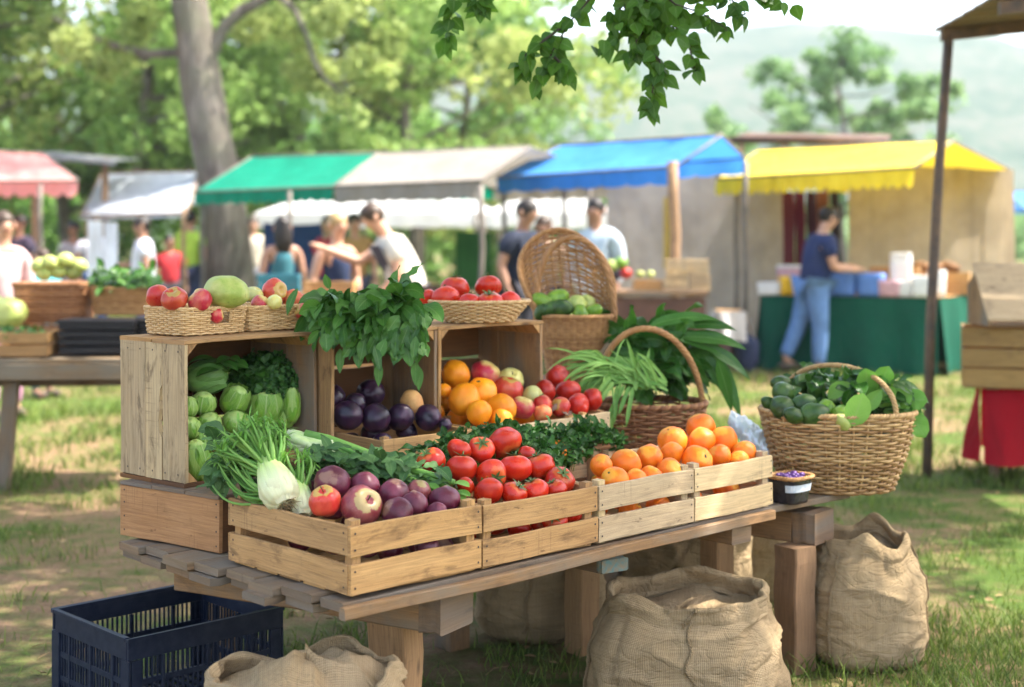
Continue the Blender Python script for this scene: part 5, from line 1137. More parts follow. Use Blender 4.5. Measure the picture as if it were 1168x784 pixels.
person('child in turquoise top beside the melon basket at left',48,12.6,1.32,R(60),(.06,.42,.48),(.05,.2,.25),HAIRN,SKIN2)
person('person in lime green top right behind the big trunk, left side',217,20.5,1.80,R(160),(.45,.68,.08),(.04,.06,.14),HAIRD,SKIN)
person('person in red top between the white shirt and the lime top',193,19.4,1.45,R(20),(.62,.04,.05),(.05,.05,.06),HAIRD,SKIN2)
person('person in cream shirt far behind the green canopy',288,22,1.72,R(10),(.68,.60,.48),(.3,.3,.35),HAIRN,SKIN)
person('person in red shirt far behind the blonde woman',374,18.5,1.70,R(-40),(.55,.03,.05),(.05,.05,.06),HAIRD,SKIN)
person('person in grey dress at the far left stall',84,21,1.65,R(0),(.5,.5,.54),(.5,.5,.54),HAIRD,SKIN2,female=True)
person('person in dark shirt in the shade of the red-white awning',22,18.5,1.70,R(-30),(.06,.05,.09),(.05,.05,.07),HAIRD,SKIN2)
person('customer in ochre shirt under the grey canopy, behind the bending man',404,17.2,1.70,R(15),(.45,.26,.09),(.06,.06,.09),HAIRN,SKIN)
# ================================================================== canopies
POLE=simple('dull_pole',(.20,.17,.14),.6,.2,8); POLEW=simple('bare_timber_pole',(.36,.22,.12),.8,.2,12,bump=.4); RUST=simple('rusty_dark_pole',(.075,.055,.045),.6,.35,14,bump=.3,c2=(.15,.09,.055))
def quadgrid(mb,A,B,C,D,nu,nv,sag=.03,seed=0,tint=.5,mi=0):
    """A,B = lower edge (left,right), D,C = upper edge"""
    A,B,C,D=map(Vector,(A,B,C,D)); vs=[]; nrm=(B-A).cross(D-A).normalized()
    for j in range(nv+1):
        for i in range(nu+1):
            u,v=i/nu,j/nv; p=A.lerp(B,u).lerp(D.lerp(C,u),v); e=math.sin(PI*u)*math.sin(PI*v)
            p=p+Vector((0,0,-sag*e))+nrm*(.05*MN.noise(p*1.3+Vector((seed,0,0)))+.02*MN.noise(p*4))*min(1,e*2+.1); vs.append(p)
    mb.add(vs,[(j*(nu+1)+i,j*(nu+1)+i+1,(j+1)*(nu+1)+i+1,(j+1)*(nu+1)+i) for j in range(nv) for i in range(nu)],smooth=True)
def valance(mb,A,B,h,n,scal=.25,seed=0,out=None):
    A,B=Vector(A),Vector(B); vs=[];m=n*8; nn=(B-A).cross(Vector((0,0,1))).normalized()
    for i in range(m+1):
        u=i/m; p=A.lerp(B,u); d=h*(1-scal+scal*abs(math.sin(PI*u*n))**.6); w=nn*(.018*math.sin(u*n*TAU*.5+seed)+.02*MN.noise(Vector((u*9,seed,0)))); vs+=[p,p+Vector((0,0,-d*.5))+w*.6,p+Vector((0,0,-d))+w]
    mb.add(vs,[(i*3+k,(i+1)*3+k,(i+1)*3+k+1,i*3+k+1) for i in range(m) for k in (0,1)],smooth=True)
def pole(par,x,y,z1,r=.03,mat=None,top=None,name='pole'):
    mb=MB(); tx,ty=top or (x,y); pts=[(x+(tx-x)*i/6+.01*math.sin(i*2+x),y+(ty-y)*i/6,z1*i/6) for i in range(7)]; tube(mb,pts,r,8); return mb.build(name,mat or POLE,par)
def canopy(label,FL,FR,RR,RL,BR,BL,col,vh=.16,nsc=14,scal=.25,poles=(),trans=.4,group='market stall canopies',seed=0,polemat=None,gable=False):
    t=T('market_canopy',label,'canopy',(0,0,0),0,group); m=cloth('canopy_cloth',col,trans)
    mb=MB(); quadgrid(mb,FL,FR,RR,RL,36,10,.05,seed); quadgrid(mb,RL,RR,BR,BL,30,8,.05,seed+3); mb.build('roof_cloth',m,t)
    mb=MB(); valance(mb,FL,FR,vh,nsc,scal,seed); mb.build('valance',m,t); mb=MB(); valance(mb,BL,BR,vh,nsc,scal,seed); mb.build('valance',m,t)
    if gable: 
        mb=MB(); mb.add([Vector(FL)+Vector((.01,.01,0)),Vector(RL)+Vector((.01,0,0)),Vector(BL)+Vector((.01,-.01,0))],[(0,1,2)]); mb.build('gable_cloth',m,t)
    mb=MB(); tube(mb,[RL,RR],.022,7); tube(mb,[FL,FR],.015,6); tube(mb,[BL,BR],.015,6); tube(mb,[FR,RR,BR],.015,6); tube(mb,[FL,RL,BL],.015,6); mb.build('frame_bars',polemat or POLE,t)
    for (x,y,z) in poles: pole(t,x,y,z,.028,polemat)
    return t
def Q(px,py,z=None,Y=None):
    if Y is None: Y=(z-CZ)*F0/(HY-py)
    return P(px,py,Y)
# yellow
FL,FR=Q(817,204,2.1),Q(1043,191,2.1); RL,RR=Q(865,171,2.47),Q(1087,161,2.47); BR=Vector((5.75,16.4,2.20)); BL=BR+(FL-FR)
canopy('yellow market canopy with scalloped front edge over the green-clothed counter',FL,FR,RR,RL,BR,BL,(.92,.70,.05),.20,22,.28,[(FL.x+.22,FL.y-.1,2.05),(BL.x,BL.y,2.15),(BR.x-.05,BR.y,2.15)],.2,seed=1)
# blue
FL,FR=Q(566,203,2.15),Q(772,190,2.15); RL,RR=Q(640,166,2.60),Q(823,154,2.52); BR=Q(850,180,2.3); BL=BR+(FL-FR)
canopy('bright blue market canopy in the middle of the row',FL,FR,RR,RL,BR,BL,(.06,.27,.72),.19,8,.15,[(FL.x+.1,FL.y,2.1),(BR.x,BR.y,2.25),(BL.x,BL.y,2.2)],.35,seed=5)
t=T('timber_post','bare timber post at the front right corner of the blue canopy','post',(FR.x,FR.y,0)); pole(t,0,0,2.2,.055,POLEW,top=(-.04,0),name='post_shaft')
# green and grey share a row
FL=Q(222,219,2.0); FM=Q(380,213,2.0); FR=Q(549,206,2.0); RL=Q(287,179,2.5); RM=Q(432,175,2.47); RR=Q(604,168,2.5); bk=Vector((1.4,2.6,-.35))
canopy('emerald green market canopy partly in front of the big trunk',FL,FM,RM,RL,RM+bk,RL+bk,(.008,.27,.17),.17,14,.2,[(FL.x+.1,FL.y,1.95),(FM.x-.5,FM.y,1.95)],.4,seed=9)
canopy('beige-grey market canopy joined to the right end of the green one',FM+Vector((.01,0,0)),FR,RR,RM+Vector((.01,0,0)),RR+bk,RM+bk,(.30,.275,.24),.19,10,.12,[(FR.x,FR.y,1.95),(RR.x+.8,RR.y+1.5,2.2)],.3,seed=12)
# white sheet left
FL=Q(92,246,1.73); FR=Q(214,243,1.73); RL=Q(116,198,2.40); RR=Q(226,196,2.40); bk=Vector((.1,1.6,-.4))
canopy('pale bluish white sheet awning with wooden ridge at the left',FL,FR,RR,RL,RR+bk,RL+bk,(.62,.68,.76),.06,5,.2,[(FL.x+.1,FL.y,1.8),(FR.x-.05,FR.y,1.8)],.4,seed=15,polemat=POLEW)
# red left
FL=Q(-70,208,2.1); FR=Q(89,206,2.1); RL=Q(-60,170,2.62); RR=Q(50,176,2.55); bk=Vector((-1.6,2.0,-.4))
canopy('pale red awning with scalloped white-edged valance cut off at left',FL,FR,RR,RL,RR+bk,RL+bk,(.88,.36,.34),.20,9,.3,[(FR.x-.45,FR.y,2.05),(FL.x+.6,FL.y,2.05)],.45,seed=18)  # red paled so the sun's overexposure is painted into the cloth colour
# far white tents
for k,(px,py,w_,Y,lb) in enumerate(((628,210,150,24,'pointed white tent far behind the blue canopy'),(455,218,180,25,'wide white tent far behind the grey canopy'),(355,222,110,24,'small white tent far behind the green canopy'),(525,220,90,25.5,'narrow white tent between the grey and blue canopies'))):
    c=Q(px,py,Y=Y); hw=w_*Y/F0/2; z1=c.z; z0=Q(px,244,Y=Y).z; t=T('white_tent',lb,'tent',(c.x,Y,0),0,'white tents in the far background'); mb=MB()
    cs=[(-hw,-hw,z0),(hw,-hw,z0),(hw,hw,z0),(-hw,hw,z0)]
    for i in range(4): quadgrid(mb,cs[i],cs[(i+1)%4],(0.02,0,z1),(-.02,0,z1),12,8,.12,k)
    for i in range(4): valance(mb,cs[i],cs[(i+1)%4],.25,5,.3,i)
    mb.build('tent_roof',cloth('white_tent_cloth',(.84,.85,.86),.5),t)
    for x,y,_ in cs: pole(t,x,y,z0,.03)
# tan cloth walls
def hanging(name,label,pts,z0,z1,col,cat='cloth wall',n=40,group=None,amp=.05,mat=None):
    """cloth hung along ground polyline pts"""
    t=T(name,label,cat,(0,0,0),0,group); mb=MB(); vs=[]; pts=[Vector((x,y,0)) for x,y in pts]; m=12; L=[0]
    for a,b in zip(pts,pts[1:]): L.append(L[-1]+(b-a).length)
    for i in range(n+1):
        l=L[-1]*i/n; k=0
        while k<len(pts)-2 and L[k+1]<l: k+=1
        p=pts[k].lerp(pts[k+1],(l-L[k])/(L[k+1]-L[k])); d=(pts[k+1]-pts[k]).normalized(); nn=Vector((-d.y,d.x,0))
        for j in range(m+1):
            f=j/m; w=amp*(MN.noise(Vector((l*2.2,f*1.2,z0*3)))+.6*MN.noise(Vector((l*6,f*2,1))))*(1.2-f*.9); zt=z1 if not callable(z1) else z1(i/n); vs.append(p+nn*w+Vector((0,0,z0+(zt-z0)*f-.03*abs(math.sin(l*3))*(f>.99))))
    mb.add(vs,[(i*(m+1)+j,(i+1)*(m+1)+j,(i+1)*(m+1)+j+1,i*(m+1)+j+1) for i in range(n) for j in range(m)],smooth=True); mb.build('cloth_sheet',mat or cloth('tarp_cloth',col,.25,dirt=.3),t); return t
hanging('cloth_wall','tan cloth wall closing the right side of the yellow canopy',[(GX(968,16.9),16.9),(GX(1090,16.6),16.6),(GX(1146,16.2),16.2),(GX(1157,15.9),15.9)],.02,lambda u:2.30-.12*u*u,(.50,.42,.31))
hanging('cloth_wall','grey-brown cloth wall hanging behind the blue canopy',[(GX(692,17.8),17.8),(GX(790,17.3),17.3),(GX(893,17.0),17.0)],.05,2.20,(.42,.37,.32))
# yellow rag on wall
hanging('yellow_rag','yellow rag hanging on the grey-brown cloth wall',[(GX(757,16.9),16.9),(GX(768,16.9),16.9)],1.05,1.9,(.65,.45,.10),'rag',8)
# clothes rack under yellow canopy
for k,(px,c,w_) in enumerate(((899,(.16,.03,.04),14),(912,(.18,.02,.05),12),(925,(.08,.03,.05),12),(938,(.35,.14,.08),14),(952,(.05,.04,.05),10))):
    hanging('hanging_garment',['red garment leftmost on the rack','dark crimson garment second on the rack','black-brown garment behind the man on the rack','rust coloured garment on the rack','black garment rightmost on the rack'][k]+' under the yellow canopy',[(GX(px-w_/2,16.4),16.4),(GX(px+w_/2,16.2),16.2)],.9,1.95,c,'garment',8,'garments hanging under the yellow canopy')
# long timber roof behind
t=T('timber_roof','long thin brown timber roof behind the blue and yellow canopies','roof',(0,0,0)); mb=MB(); a=Q(832,162,2.62+.15,None); 
A=P(828,160,19.5);B_=P(1012,163,18.6); tube(mb,[A,A.lerp(B_,.5)+Vector((0,0,.02)),B_],.06,6); quadgrid(mb,A+Vector((0,0,.02)),B_+Vector((0,0,.02)),B_+Vector((.6,2.0,.25)),A+Vector((.6,2.0,.25)),14,4,.02); mb.build('roof_sheet',simple('brown_roof',(.12,.065,.04),.8,.3,5,bump=.4),t)
for f in (.1,.37,.63,.9): mb=MB(); q=A.lerp(B_,f); tube(mb,[(q.x,q.y,0),(q.x,q.y,q.z-.05)],.04,7); mb.build('post',POLEW,t)
# metal roof behind left awnings
t=T('metal_roof','grey corrugated metal roof behind the red awning','roof',(0,0,0)); mb=MB(); A=P(28,174,20);B_=P(132,184,20); quadgrid(mb,A,B_,B_+Vector((0,1.4,.10)),A+Vector((0,1.4,.10)),20,4,0); quadgrid(mb,A+Vector((0,0,-.07)),B_+Vector((0,0,-.07)),B_,A,20,2,0); mb.build('roof_sheet',simple('grey_metal',(.24,.24,.24),.5,.2,3),t)
for px in (40,120): mb=MB(); q=P(px,180,20.5); tube(mb,[(q.x,q.y,0),(q.x,q.y,q.z)],.05,7); mb.build('post',POLEW,t)
# ================================================================== green-clothed counter
def draped(label,corners,z,col,group=None,side=None,cat='table',trans=.1,hang=.76):
    t=T('draped_table',label,cat,(corners[0][0],corners[0][1],0),0,group); o=Vector((corners[0][0],corners[0][1],0)); cs=[Vector((x,y,0))-o for x,y in corners]; m=cloth('table_drape',col,trans)
    mb=MB(); mb.add([c+Vector((0,0,z)) for c in cs],[(0,1,2,3)]); mb.build('tabletop',W_new,t)
    for k in range(4):
        a,b=cs[k],cs[(k+1)%4]; d=(b-a).normalized(); nn=Vector((d.y,-d.x,0)); n=max(8,int((b-a).length*14)); vs=[]
        for i in range(n+1):
            p=a.lerp(b,i/n)
            for j in range(6): f=j/5; w=.05*f*(math.sin(i*.9+k)+MN.noise(Vector((i*.4,f,k)))*1.5)+.02+.05*f; vs.append(p+nn*w+Vector((0,0,z-.01-hang*f)))
        mb=MB(); mb.add(vs,[(i*6+j,(i+1)*6+j,(i+1)*6+j+1,i*6+j+1) for i in range(n) for j in range(5)]); mb.build('drape',cloth('side_drape',side,trans) if (side and k==1) else m,t)
    return t
c0=(GX(869,15.3),15.3); c1=(GX(1070,14.6),14.6); c2=(c1[0]+.75,c1[1]+1.1); c3_=(c0[0]+.75,c0[1]+1.1)
draped('market counter draped to the grass with dark green cloth',(c0,c1,c2,c3_),.80,(.005,.085,.05),hang=.775)
def simple_crate(label,x,y,z,w,d,h,rz,mat,group,nm='wooden_crate',slats=2):
    r=T(nm,label,'crate',(x,y,z),rz,group); t=.014; hs=h/slats-.012
    for (nm2,cx,cy,sx,sy,ax) in (('front_panel',w/2,t/2,w,t,0),('back_panel',w/2,d-t/2,w,t,0),('side_panel',t/2,d/2,t,d-2*t-.002,1),('side_panel',w-t/2,d/2,t,d-2*t-.002,1)):
        mb=MB()
        for k in range(slats): board(mb,(cx,cy,.008+hs/2+k*(h/slats)),(sx,sy,hs),ax,seg=2)
        mb.build(nm2,mat,r)
    mb=MB(); board(mb,(w/2,d/2,.004),(w-.02,d-.02,.007),0,seg=1); mb.build('crate_bottom',mat,r); return r
GC='goods on the green-clothed counter'
def cpos(px,dy=.25): # point on the counter under pixel column px
    a=Vector((c0[0],c0[1],0));b=Vector((c1[0],c1[1],0)); k=(px-584)/F0; f=(k*a.y-a.x)/((b-a).x-k*(b-a).y); p=a.lerp(b,f); return p.x+dy*.35,p.y+dy
BLUEP=simple('blue_plastic',(.10,.22,.55),.4,.1,10); WHP=simple('white_plastic',(.74,.74,.72),.45,.06,10); YEL=simple('yellow_plastic',(.85,.50,.02),.4,.06,10); PINKC=simple('pink_packaging',(.72,.42,.45),.6,.25,30); CARD=simple('pale_cardboard',(.52,.38,.22),.85,.15,12)
def rbox(name,label,cat,x,y,z,w,d,h,rz,mat,group,lid=None,taper=.9):
    """tapered tub with rim (and optional lid)"""
    t=T(name,label,cat,(x,y,z),rz,group); mb=MB(); S=superS(w/2*taper,d/2*taper,w/2,d/2,h,6); n=28; vs=[S(TAU*j/n,i/4) for i in range(5) for j in range(n)]; vs+=[S(TAU*j/n,1)*.93 for j in range(n)]; vs=[Vector(v) for v in vs]
    for j in range(n): v=vs[5*n+j]; v.z=h
    vs+=[Vector((S(TAU*j/n,1).x*.90,S(TAU*j/n,1).y*.90,h*.5)) for j in range(n)]
    mb.add(vs,[(i*n+j,i*n+(j+1)%n,(i+1)*n+(j+1)%n,(i+1)*n+j) for i in range(6) for j in range(n)]+[tuple(range(n))[::-1],tuple(range(6*n,7*n))]); mb.build('tub_body',mat,t)
    if lid: mb=MB(); SS=superS(w/2*1.03,d/2*1.03,w/2,d/2,.03,6); vs=[SS(TAU*j/n,i)+Vector((0,0,h+.001)) for i in range(2) for j in range(n)]; mb.add(vs,[(j,(j+1)%n,n+(j+1)%n,n+j) for j in range(n)]+[tuple(range(n,2*n)),tuple(range(n))[::-1]]); mb.build('lid',lid,t)
    return t
zz=.803
x,y=cpos(872,.3); simple_crate('low wooden tray at the left end of the green counter',x,y,zz,.36,.3,.12,R(-20),W_new,GC)
x,y=cpos(877,.06); rbox('food_tub','white tub left of the yellow jug on the green counter','tub',x,y,zz,.26,.2,.10,R(-20),WHP,GC,WHP)
x,y=cpos(898,.08); rbox('yellow_bucket','yellow container on the green counter beside the man','bucket',x,y,zz,.19,.17,.20,0,YEL,GC)
x,y=cpos(893,.55); rbox('pink_box','pink packages stacked behind the yellow container','box',x,y,zz,.30,.2,.28,R(-20),PINKC,GC,WHP)
x,y=cpos(958,.12); rbox('blue_crate','blue plastic basket just right of the man on the green counter','basket',x,y,zz,.34,.28,.24,R(-20),BLUEP,GC)
x,y=cpos(992,.12); rbox('blue_crate','second blue plastic basket nearer the white tub','basket',x,y,zz,.30,.28,.24,R(-20),BLUEP,GC)
x,y=cpos(1014,.08); rbox('food_tub','pale cardboard tub right of the blue baskets','tub',x,y,zz,.24,.2,.17,R(-20),PINKC,GC)
x,y=cpos(1033,.10); rbox('food_tub','white translucent tub in the middle right of the counter','tub',x,y,zz,.20,.18,.16,R(-20),WHP,GC)
x,y=cpos(1052,.06); rbox('food_tub','large white tub with rim near the counter corner','tub',x,y,zz,.22,.2,.22,R(-20),WHP,GC)
x,y=cpos(1082,.20); rbox('food_tub','white tub at the very right corner of the counter','tub',x-.1,y+.1,zz,.18,.18,.24,R(-20),WHP,GC,WHP)
x,y=cpos(1024,.42); rbox('white_box','upright white box standing behind the tubs','box',x,y,zz,.22,.12,.42,R(-20),WHP,GC,WHP,1)
x,y=cpos(985,.55); simple_crate('wooden crate at the back of the counter near the man\'s hands',x,y,zz,.52,.3,.30,R(-20),W_new,GC)
x,y=cpos(1040,.75); simple_crate('wooden crate heaped with brown loaves at the back right of the counter',x,y,zz,.55,.3,.24,R(-20),W_new,GC)
LOAF=simple('brown_crust',(.30,.15,.06),.8,.3,20,bump=.4)
for k in range(6):
    r=T('bread_loaf',['leftmost','second','middle','fourth','fifth','rightmost'][k]+' brown loaf on the crate at the back of the green counter','loaf',(x+.09+.072*k,y+.16+.02*(k%2),zz+.30-.02*(k%2)),rnd.uniform(0,3),'brown loaves on the green counter'); mb=MB(); ellipsoid(mb,(0,0,0),(.10,.055,.055),14,9,noisy=.2); mb.build('crust',LOAF,r)
# crates and table under the blue canopy
bt=T('dark_table','dark brown plank table under the blue canopy','table',(GX(702,13.8),13.8,0)); w_=GX(802,13.8)-GX(700,13.8)
mb=MB(); board(mb,(w_/2,.3,.875),(w_+.05,.75,.05),0); mb.build('tabletop',W_beam,bt)
mb=MB(); board(mb,(w_/2,-.03,.62),(w_,.03,.44),0,tint=.1); mb.build('front_board',simple('dark_red_board',(.14,.065,.045),.7,.2,6),bt)
for x in (.06,w_-.06):
    for y in (.02,.58): mb=MB(); board(mb,(x,y,.42),(.07,.07,.84),2); mb.build('leg',W_beam,bt)
GB_='crates stacked under the blue canopy'
for (px,pz,lb,w2) in ((758,.0,'lower left pale crate of the stack on the dark table',.23),(787,.0,'lower right pale crate of the stack on the dark table',.20),(760,.155,'upper left pale crate of the stack on the dark table',.22),(786,.155,'upper right pale crate of the stack on the dark table',.19)): simple_crate(lb,GX(px,13.9),13.9,.902+pz,w2,.3,.15,R(-5),W_light,GB_,slats=3)
simple_crate('long low crate of fruit left of the stacked crates on the dark table',GX(724,13.95),13.95,.902,.28,.3,.10,R(0),W_new,GB_)
for k,(px,py,rr,m,lb) in enumerate(((697,303,9,S_gmelon,'big green melon on the left of the dark table'),(708,299,8,S_lime,'lime green melon on the dark table beside the big one'),(702,312,8,S_plum,'dark melon in front of the green ones'),(713,311,8,S_tomd,'dark red squash on the dark table'),(730,312,5,S_gmelon,'small green fruit left in the long low crate'),(742,312,5,S_pale,'small pale fruit right in the long low crate'))): rest(px,py+1,rr,13.92,'melon','melon',m,'melon',lb,'produce on the dark table',(0,0,1),False)
# people-side counter (brown) left centre
ct=T('wooden_counter','brown wooden counter in front of the blonde woman and bending man','counter',(GX(285,11.6),11.6,0)); w_=GX(505,11.6)-GX(285,11.6); mb=MB(); board(mb,(w_/2,.3,.93),(w_,.6,.05),0); mb.build('counter_top',W_new,ct); mb=MB()
for k in range(5): board(mb,(w_/2,.0,.10+.165*k),(w_-.04,.03,.155),0)
mb.build('front_boards',W_brown,ct); simple_crate('crate with blue-green produce on the brown counter by the black-haired woman',GX(292,11.7),11.75,.957,.34,.3,.16,R(4),simple('teal_painted_crate',(.03,.17,.22),.7),'crates on the brown counter'); simple_crate('brown crate on the counter in front of the blonde woman',GX(345,11.7),11.7,.957,.42,.3,.10,R(-3),W_new,'crates on the brown counter')
hanging('cloth_wall','dark blue cloth hung behind the people under the green canopy',[(GX(300,19.5),19.5),(GX(395,19),19)],.9,1.62,(.035,.07,.20),group=None)
hanging('cloth_wall','dark green leafy cloth hung left of the dark-shirted man',[(GX(520,17.5),17.5),(GX(560,17.2),17.2)],.8,1.5,(.03,.12,.03))
# white garments left
hanging('hanging_garment','white garment hanging left under the pale sheet awning',[(GX(100,16.6),16.6),(GX(117,16.6),16.6)],.9,1.62,(.75,.79,.86),'garment',8,'white garments under the pale sheet awning'); hanging('hanging_garment','white garment hanging next to the dark-haired man under the pale awning',[(GX(119,16.4),16.4),(GX(134,16.4),16.4)],.85,1.6,(.75,.79,.88),'garment',8,'white garments under the pale sheet awning')
# white bags near blue canopy's right foot
draped('small stool under a white cloth between the dark table and the green counter',((GX(820,14.7),14.7),(GX(850,14.7),14.7),(GX(850,14.7),15.1),(GX(820,14.7),15.1)),.66,(.66,.63,.60),hang=.30,cat='stool')
for k,(px,c,lb) in enumerate(((822,(.22,.13,.13),'brown bundle beside the white bag'),(850,(.02,.03,.07),'dark backpack right of the white bag, against the green cloth'))): r=T('bundle',lb,'bag',(GX(px,14.9),14.9-.1*k,0 if k<2 else .30)); mb=MB(); ellipsoid(mb,(0,0,.22 if k<2 else .1),(.13,.12,.22 if k<2 else .1),16,10,noisy=.5); mb.build('bag_body',fab(c),r); mb=MB(); tube(mb,[(-.05,0,.40 if k<2 else .17),(0,0,.50 if k<2 else .25),(.05,0,.40 if k<2 else .17)],.012,6); mb.build('strap',fab(c),r)
# stalls far right edge: blue bits
canopy('small blue awning far off at the right photo edge',(11.6,32,2.0),(15,31,2.0),(15,33,2.5),(11.8,34,2.5),(15,35,2.1),(11.8,36,2.1),(.10,.28,.62),.1,6,.1,[(11.7,32,2),(14.9,31,2)],.3,seed=30)
# ================================================================== lean-to at the right with pole
t=T('lean_to','dark leaning pole carrying a flat timber roof at the right edge','shelter',(2.40,8.43,0)); mb=MB(); tube(mb,[(.06,0,0),(.08,.0,.9),(.13,0,1.8),(.19,0,2.62)],[.030,.030,.029,.030],9); mb.build('pole',RUST,t)
A=P(1062,33,8.3)-Vector((2.40,8.43,0)); mb=MB()
for k in range(7): board(mb,(A.x+1.05,.0-.18*k+.05,A.z+.02+.004*k),(1.9,.172,.018),0,tint=.3)
mb.v=[(v[0],v[1],v[2]+(v[0]-A.x)*.10) for v in mb.v]; mb.build('roof_boards',W_grey,t)
mb=MB()
for y in (.0,-1.0): board(mb,(A.x+1.05,y,A.z-.03),(1.9,.05,.07),0)
mb.v=[(v[0],v[1],v[2]+(v[0]-A.x)*.10) for v in mb.v]; mb.build('rafter',RUST,t)
mb=MB(); tube(mb,[(1.9,.1,0),(1.92,.1,2.8)],.03,8); mb.build('pole',RUST,t)
mb=MB(); tube(mb,[(1.9,-1.0,0),(1.92,-1.0,2.8)],.03,8); mb.build('pole',RUST,t)
# right crate stand with red cloth
rx=GX(1122,8.2); t=draped('small stand draped with a bright red cloth under stacked crates at right',((rx,8.2),(rx+.86,7.94),(rx+1.02,8.47),(rx+.16,8.73)),.56,(.34,.006,.014),hang=.42); 
for (x,y) in ((.08,.05),(.80,-.17),(.20,.46),(.92,.25)): mb=MB(); board(mb,(x,y,.275),(.045,.045,.55),2); mb.build('leg',W_grey,t)
simple_crate('large brown slatted crate on the red-draped stand',GX(1097,8.15),8.15,.563,.80,.5,.345,R(-17),wood('ochre_crate',(.36,.22,.08),(.28,.165,.06),(.08,.045,.025),stain=.4),'crates stacked at the right edge',slats=3)
r=T('wooden_crate','tilted open crate with pale lid on top of the slatted crate at right','crate',(GX(1121,8.1),8.0,.925),R(2),'crates stacked at the right edge'); mb=MB()
prism(mb,[(0,.0),(.34,.0),(.34,.22),(.22,.30),(0,.03)],0,.014,0); mb.build('side_panel',W_beam,r); mb=MB(); prism(mb,[(0,.0),(.34,.0),(.34,.22),(.22,.30),(0,.03)],.60,.614,0); mb.build('side_panel',W_beam,r)
mb=MB(); board(mb,(.307,.11,.175),(.63,.25,.014),0,warp=.001); mb.v=[(v[0],v[1],v[2]+(v[1]-.11)*1.24+.014) for v in mb.v]; mb.build('lid',W_light,r); mb=MB(); board(mb,(.307,.333,.11),(.58,.014,.21),0); mb.build('back_panel',W_beam,r); mb=MB(); board(mb,(.307,.17,.006),(.58,.32,.010),0); mb.build('crate_bottom',W_beam,r)
# ================================================================== left table with baskets
lt=T('plank_table','weathered grey plank table at the left carrying baskets','table',(-4.2,7.85,0),R(2)); 
for k in range(4): mb=MB(); board(mb,(1.05,.10+.19*k,.735-.0),(2.5+.05*(k%2),.18,.028),0,warp=.004,seg=8); mb.build('plank',W_grey,lt)
mb=MB(); board(mb,(1.05,.02,.675),(2.4,.04,.085),0,tint=.9); mb.build('front_rail',W_grey,lt); mb=MB(); board(mb,(1.05,.74,.675),(2.4,.04,.085),0); mb.build('back_rail',W_grey,lt)
mb=MB(); board(mb,(1.05,.30,.62),(2.3,.07,.10),0,tint=.1); mb.build('cross_beam',W_grey,lt)
for (x,y) in ((1.33,.12),(.9,.66),(-.1,.12),(-.1,.66)): mb=MB(); board(mb,(0,0,.31),(.075,.075,.66),2); mb.build('leg',W_grey,lt,(x,y,-.02),(0,R(5),0))
TL=.752
def bbasket(label,px,Y,wpx,hpx,zb,mat,rz=0,rect=True,taper=.86,group='baskets on the weathered left table'):
    w=wpx*Y/F0; h=hpx*Y/F0; r=T('wicker_basket',label,'basket',(GX(px,Y),Y,zb),rz,group); S=superS(w/2*taper,w/2*taper*.7,w/2,w/2*.72,h,5 if rect else 2); wicker(r,S,26,14,mat,.008,.005,rim=.011,pts=2,rim_strands=2,amp=.005,flat=1.1); return r,w,h
BLK=simple('black_box_plastic',(.012,.011,.013),.5,.3,20)
r=T('black_crate','black plastic box under the leafy basket on the left table','box',(GX(70,8.1),8.05,TL+.001),R(2),'black boxes on the left table'); mb=MB(); 
for z in (.02,.065,.11,.155): board(mb,(.21,.15,z+.012),(.42,.30,.036),0,tint=.4,seg=1)
mb.build('box_body',BLK,r); mb=MB(); board(mb,(.21,.15,.194),(.44,.32,.016),0,seg=1); mb.build('rim',BLK,r)
r=T('black_crate','second black plastic box, right one, partly behind the tall crate','box',(GX(160,8.2),8.15,TL+.001),R(0),'black boxes on the left table'); mb=MB(); 
for z in (.02,.065,.11,.155): board(mb,(.2,.15,z+.012),(.40,.30,.036),0,tint=.4,seg=1)
mb.build('box_body',BLK,r); mb=MB(); board(mb,(.2,.15,.194),(.42,.32,.016),0,seg=1); mb.build('rim',BLK,r)
r,w_,h_=bbasket('dark reddish wicker hamper full of yellow-green melons at left',63,8.55,84,55,TL+.10,K_red); zb_=TL+.10+h_
r2=T('support_box','low wooden block under the melon hamper','box',(GX(30,8.4),8.4,TL+.001),0,'low blocks on the left table'); mb=MB(); board(mb,(.17,.15,.049),(.36,.3,.096),0); mb.build('block',W_beam,r2)
mg='yellow-green melons in the left hamper'
for k,(px,py,lb) in enumerate(((50,312,'front left'),(66,310,'front centre'),(84,311,'front right'),(57,300,'upper left'),(74,297,'topmost'),(90,303,'upper right'),(45,303,'half hidden far left'))): rest(px,py,10,8.5+.04*(k%3),'melon','melon',S_pale,'melon','yellow-green melon, '+lb+', in the reddish hamper',mg,(rnd.gauss(0,.5),-.3,1),False)
r,w_,h_=bbasket('round wicker basket heaped with leafy greens right of the hamper',143,8.5,78,28,TL+.216,K_tan,rect=False)
gg=random.Random(21); lv=[]
for i in range(150): p=P(gg.uniform(108,178),gg.uniform(315,337)-8*(1-abs(gg.random()-.5)),8.5+gg.uniform(-.15,.12)); lv.append(((p,(gg.gauss(0,1),gg.gauss(-.4,.8),gg.gauss(.3,.6)),(0,-.6,1),gg.uniform(.06,.10),gg.uniform(.035,.06)),dict(shape='oval',droop=gg.uniform(.4,1),tint=gg.random(),nl=4,g=gg)))
leafy('leafy_greens','heap of leafy greens in the round basket on the left table','greens',lv,L_chard)
simple_crate('open wooden crate of small greens at the left photo edge',GX(-8,7.95),7.95,TL+.001,.30,.28,.14,R(3),W_new,'crates on the left table')
lv=[]
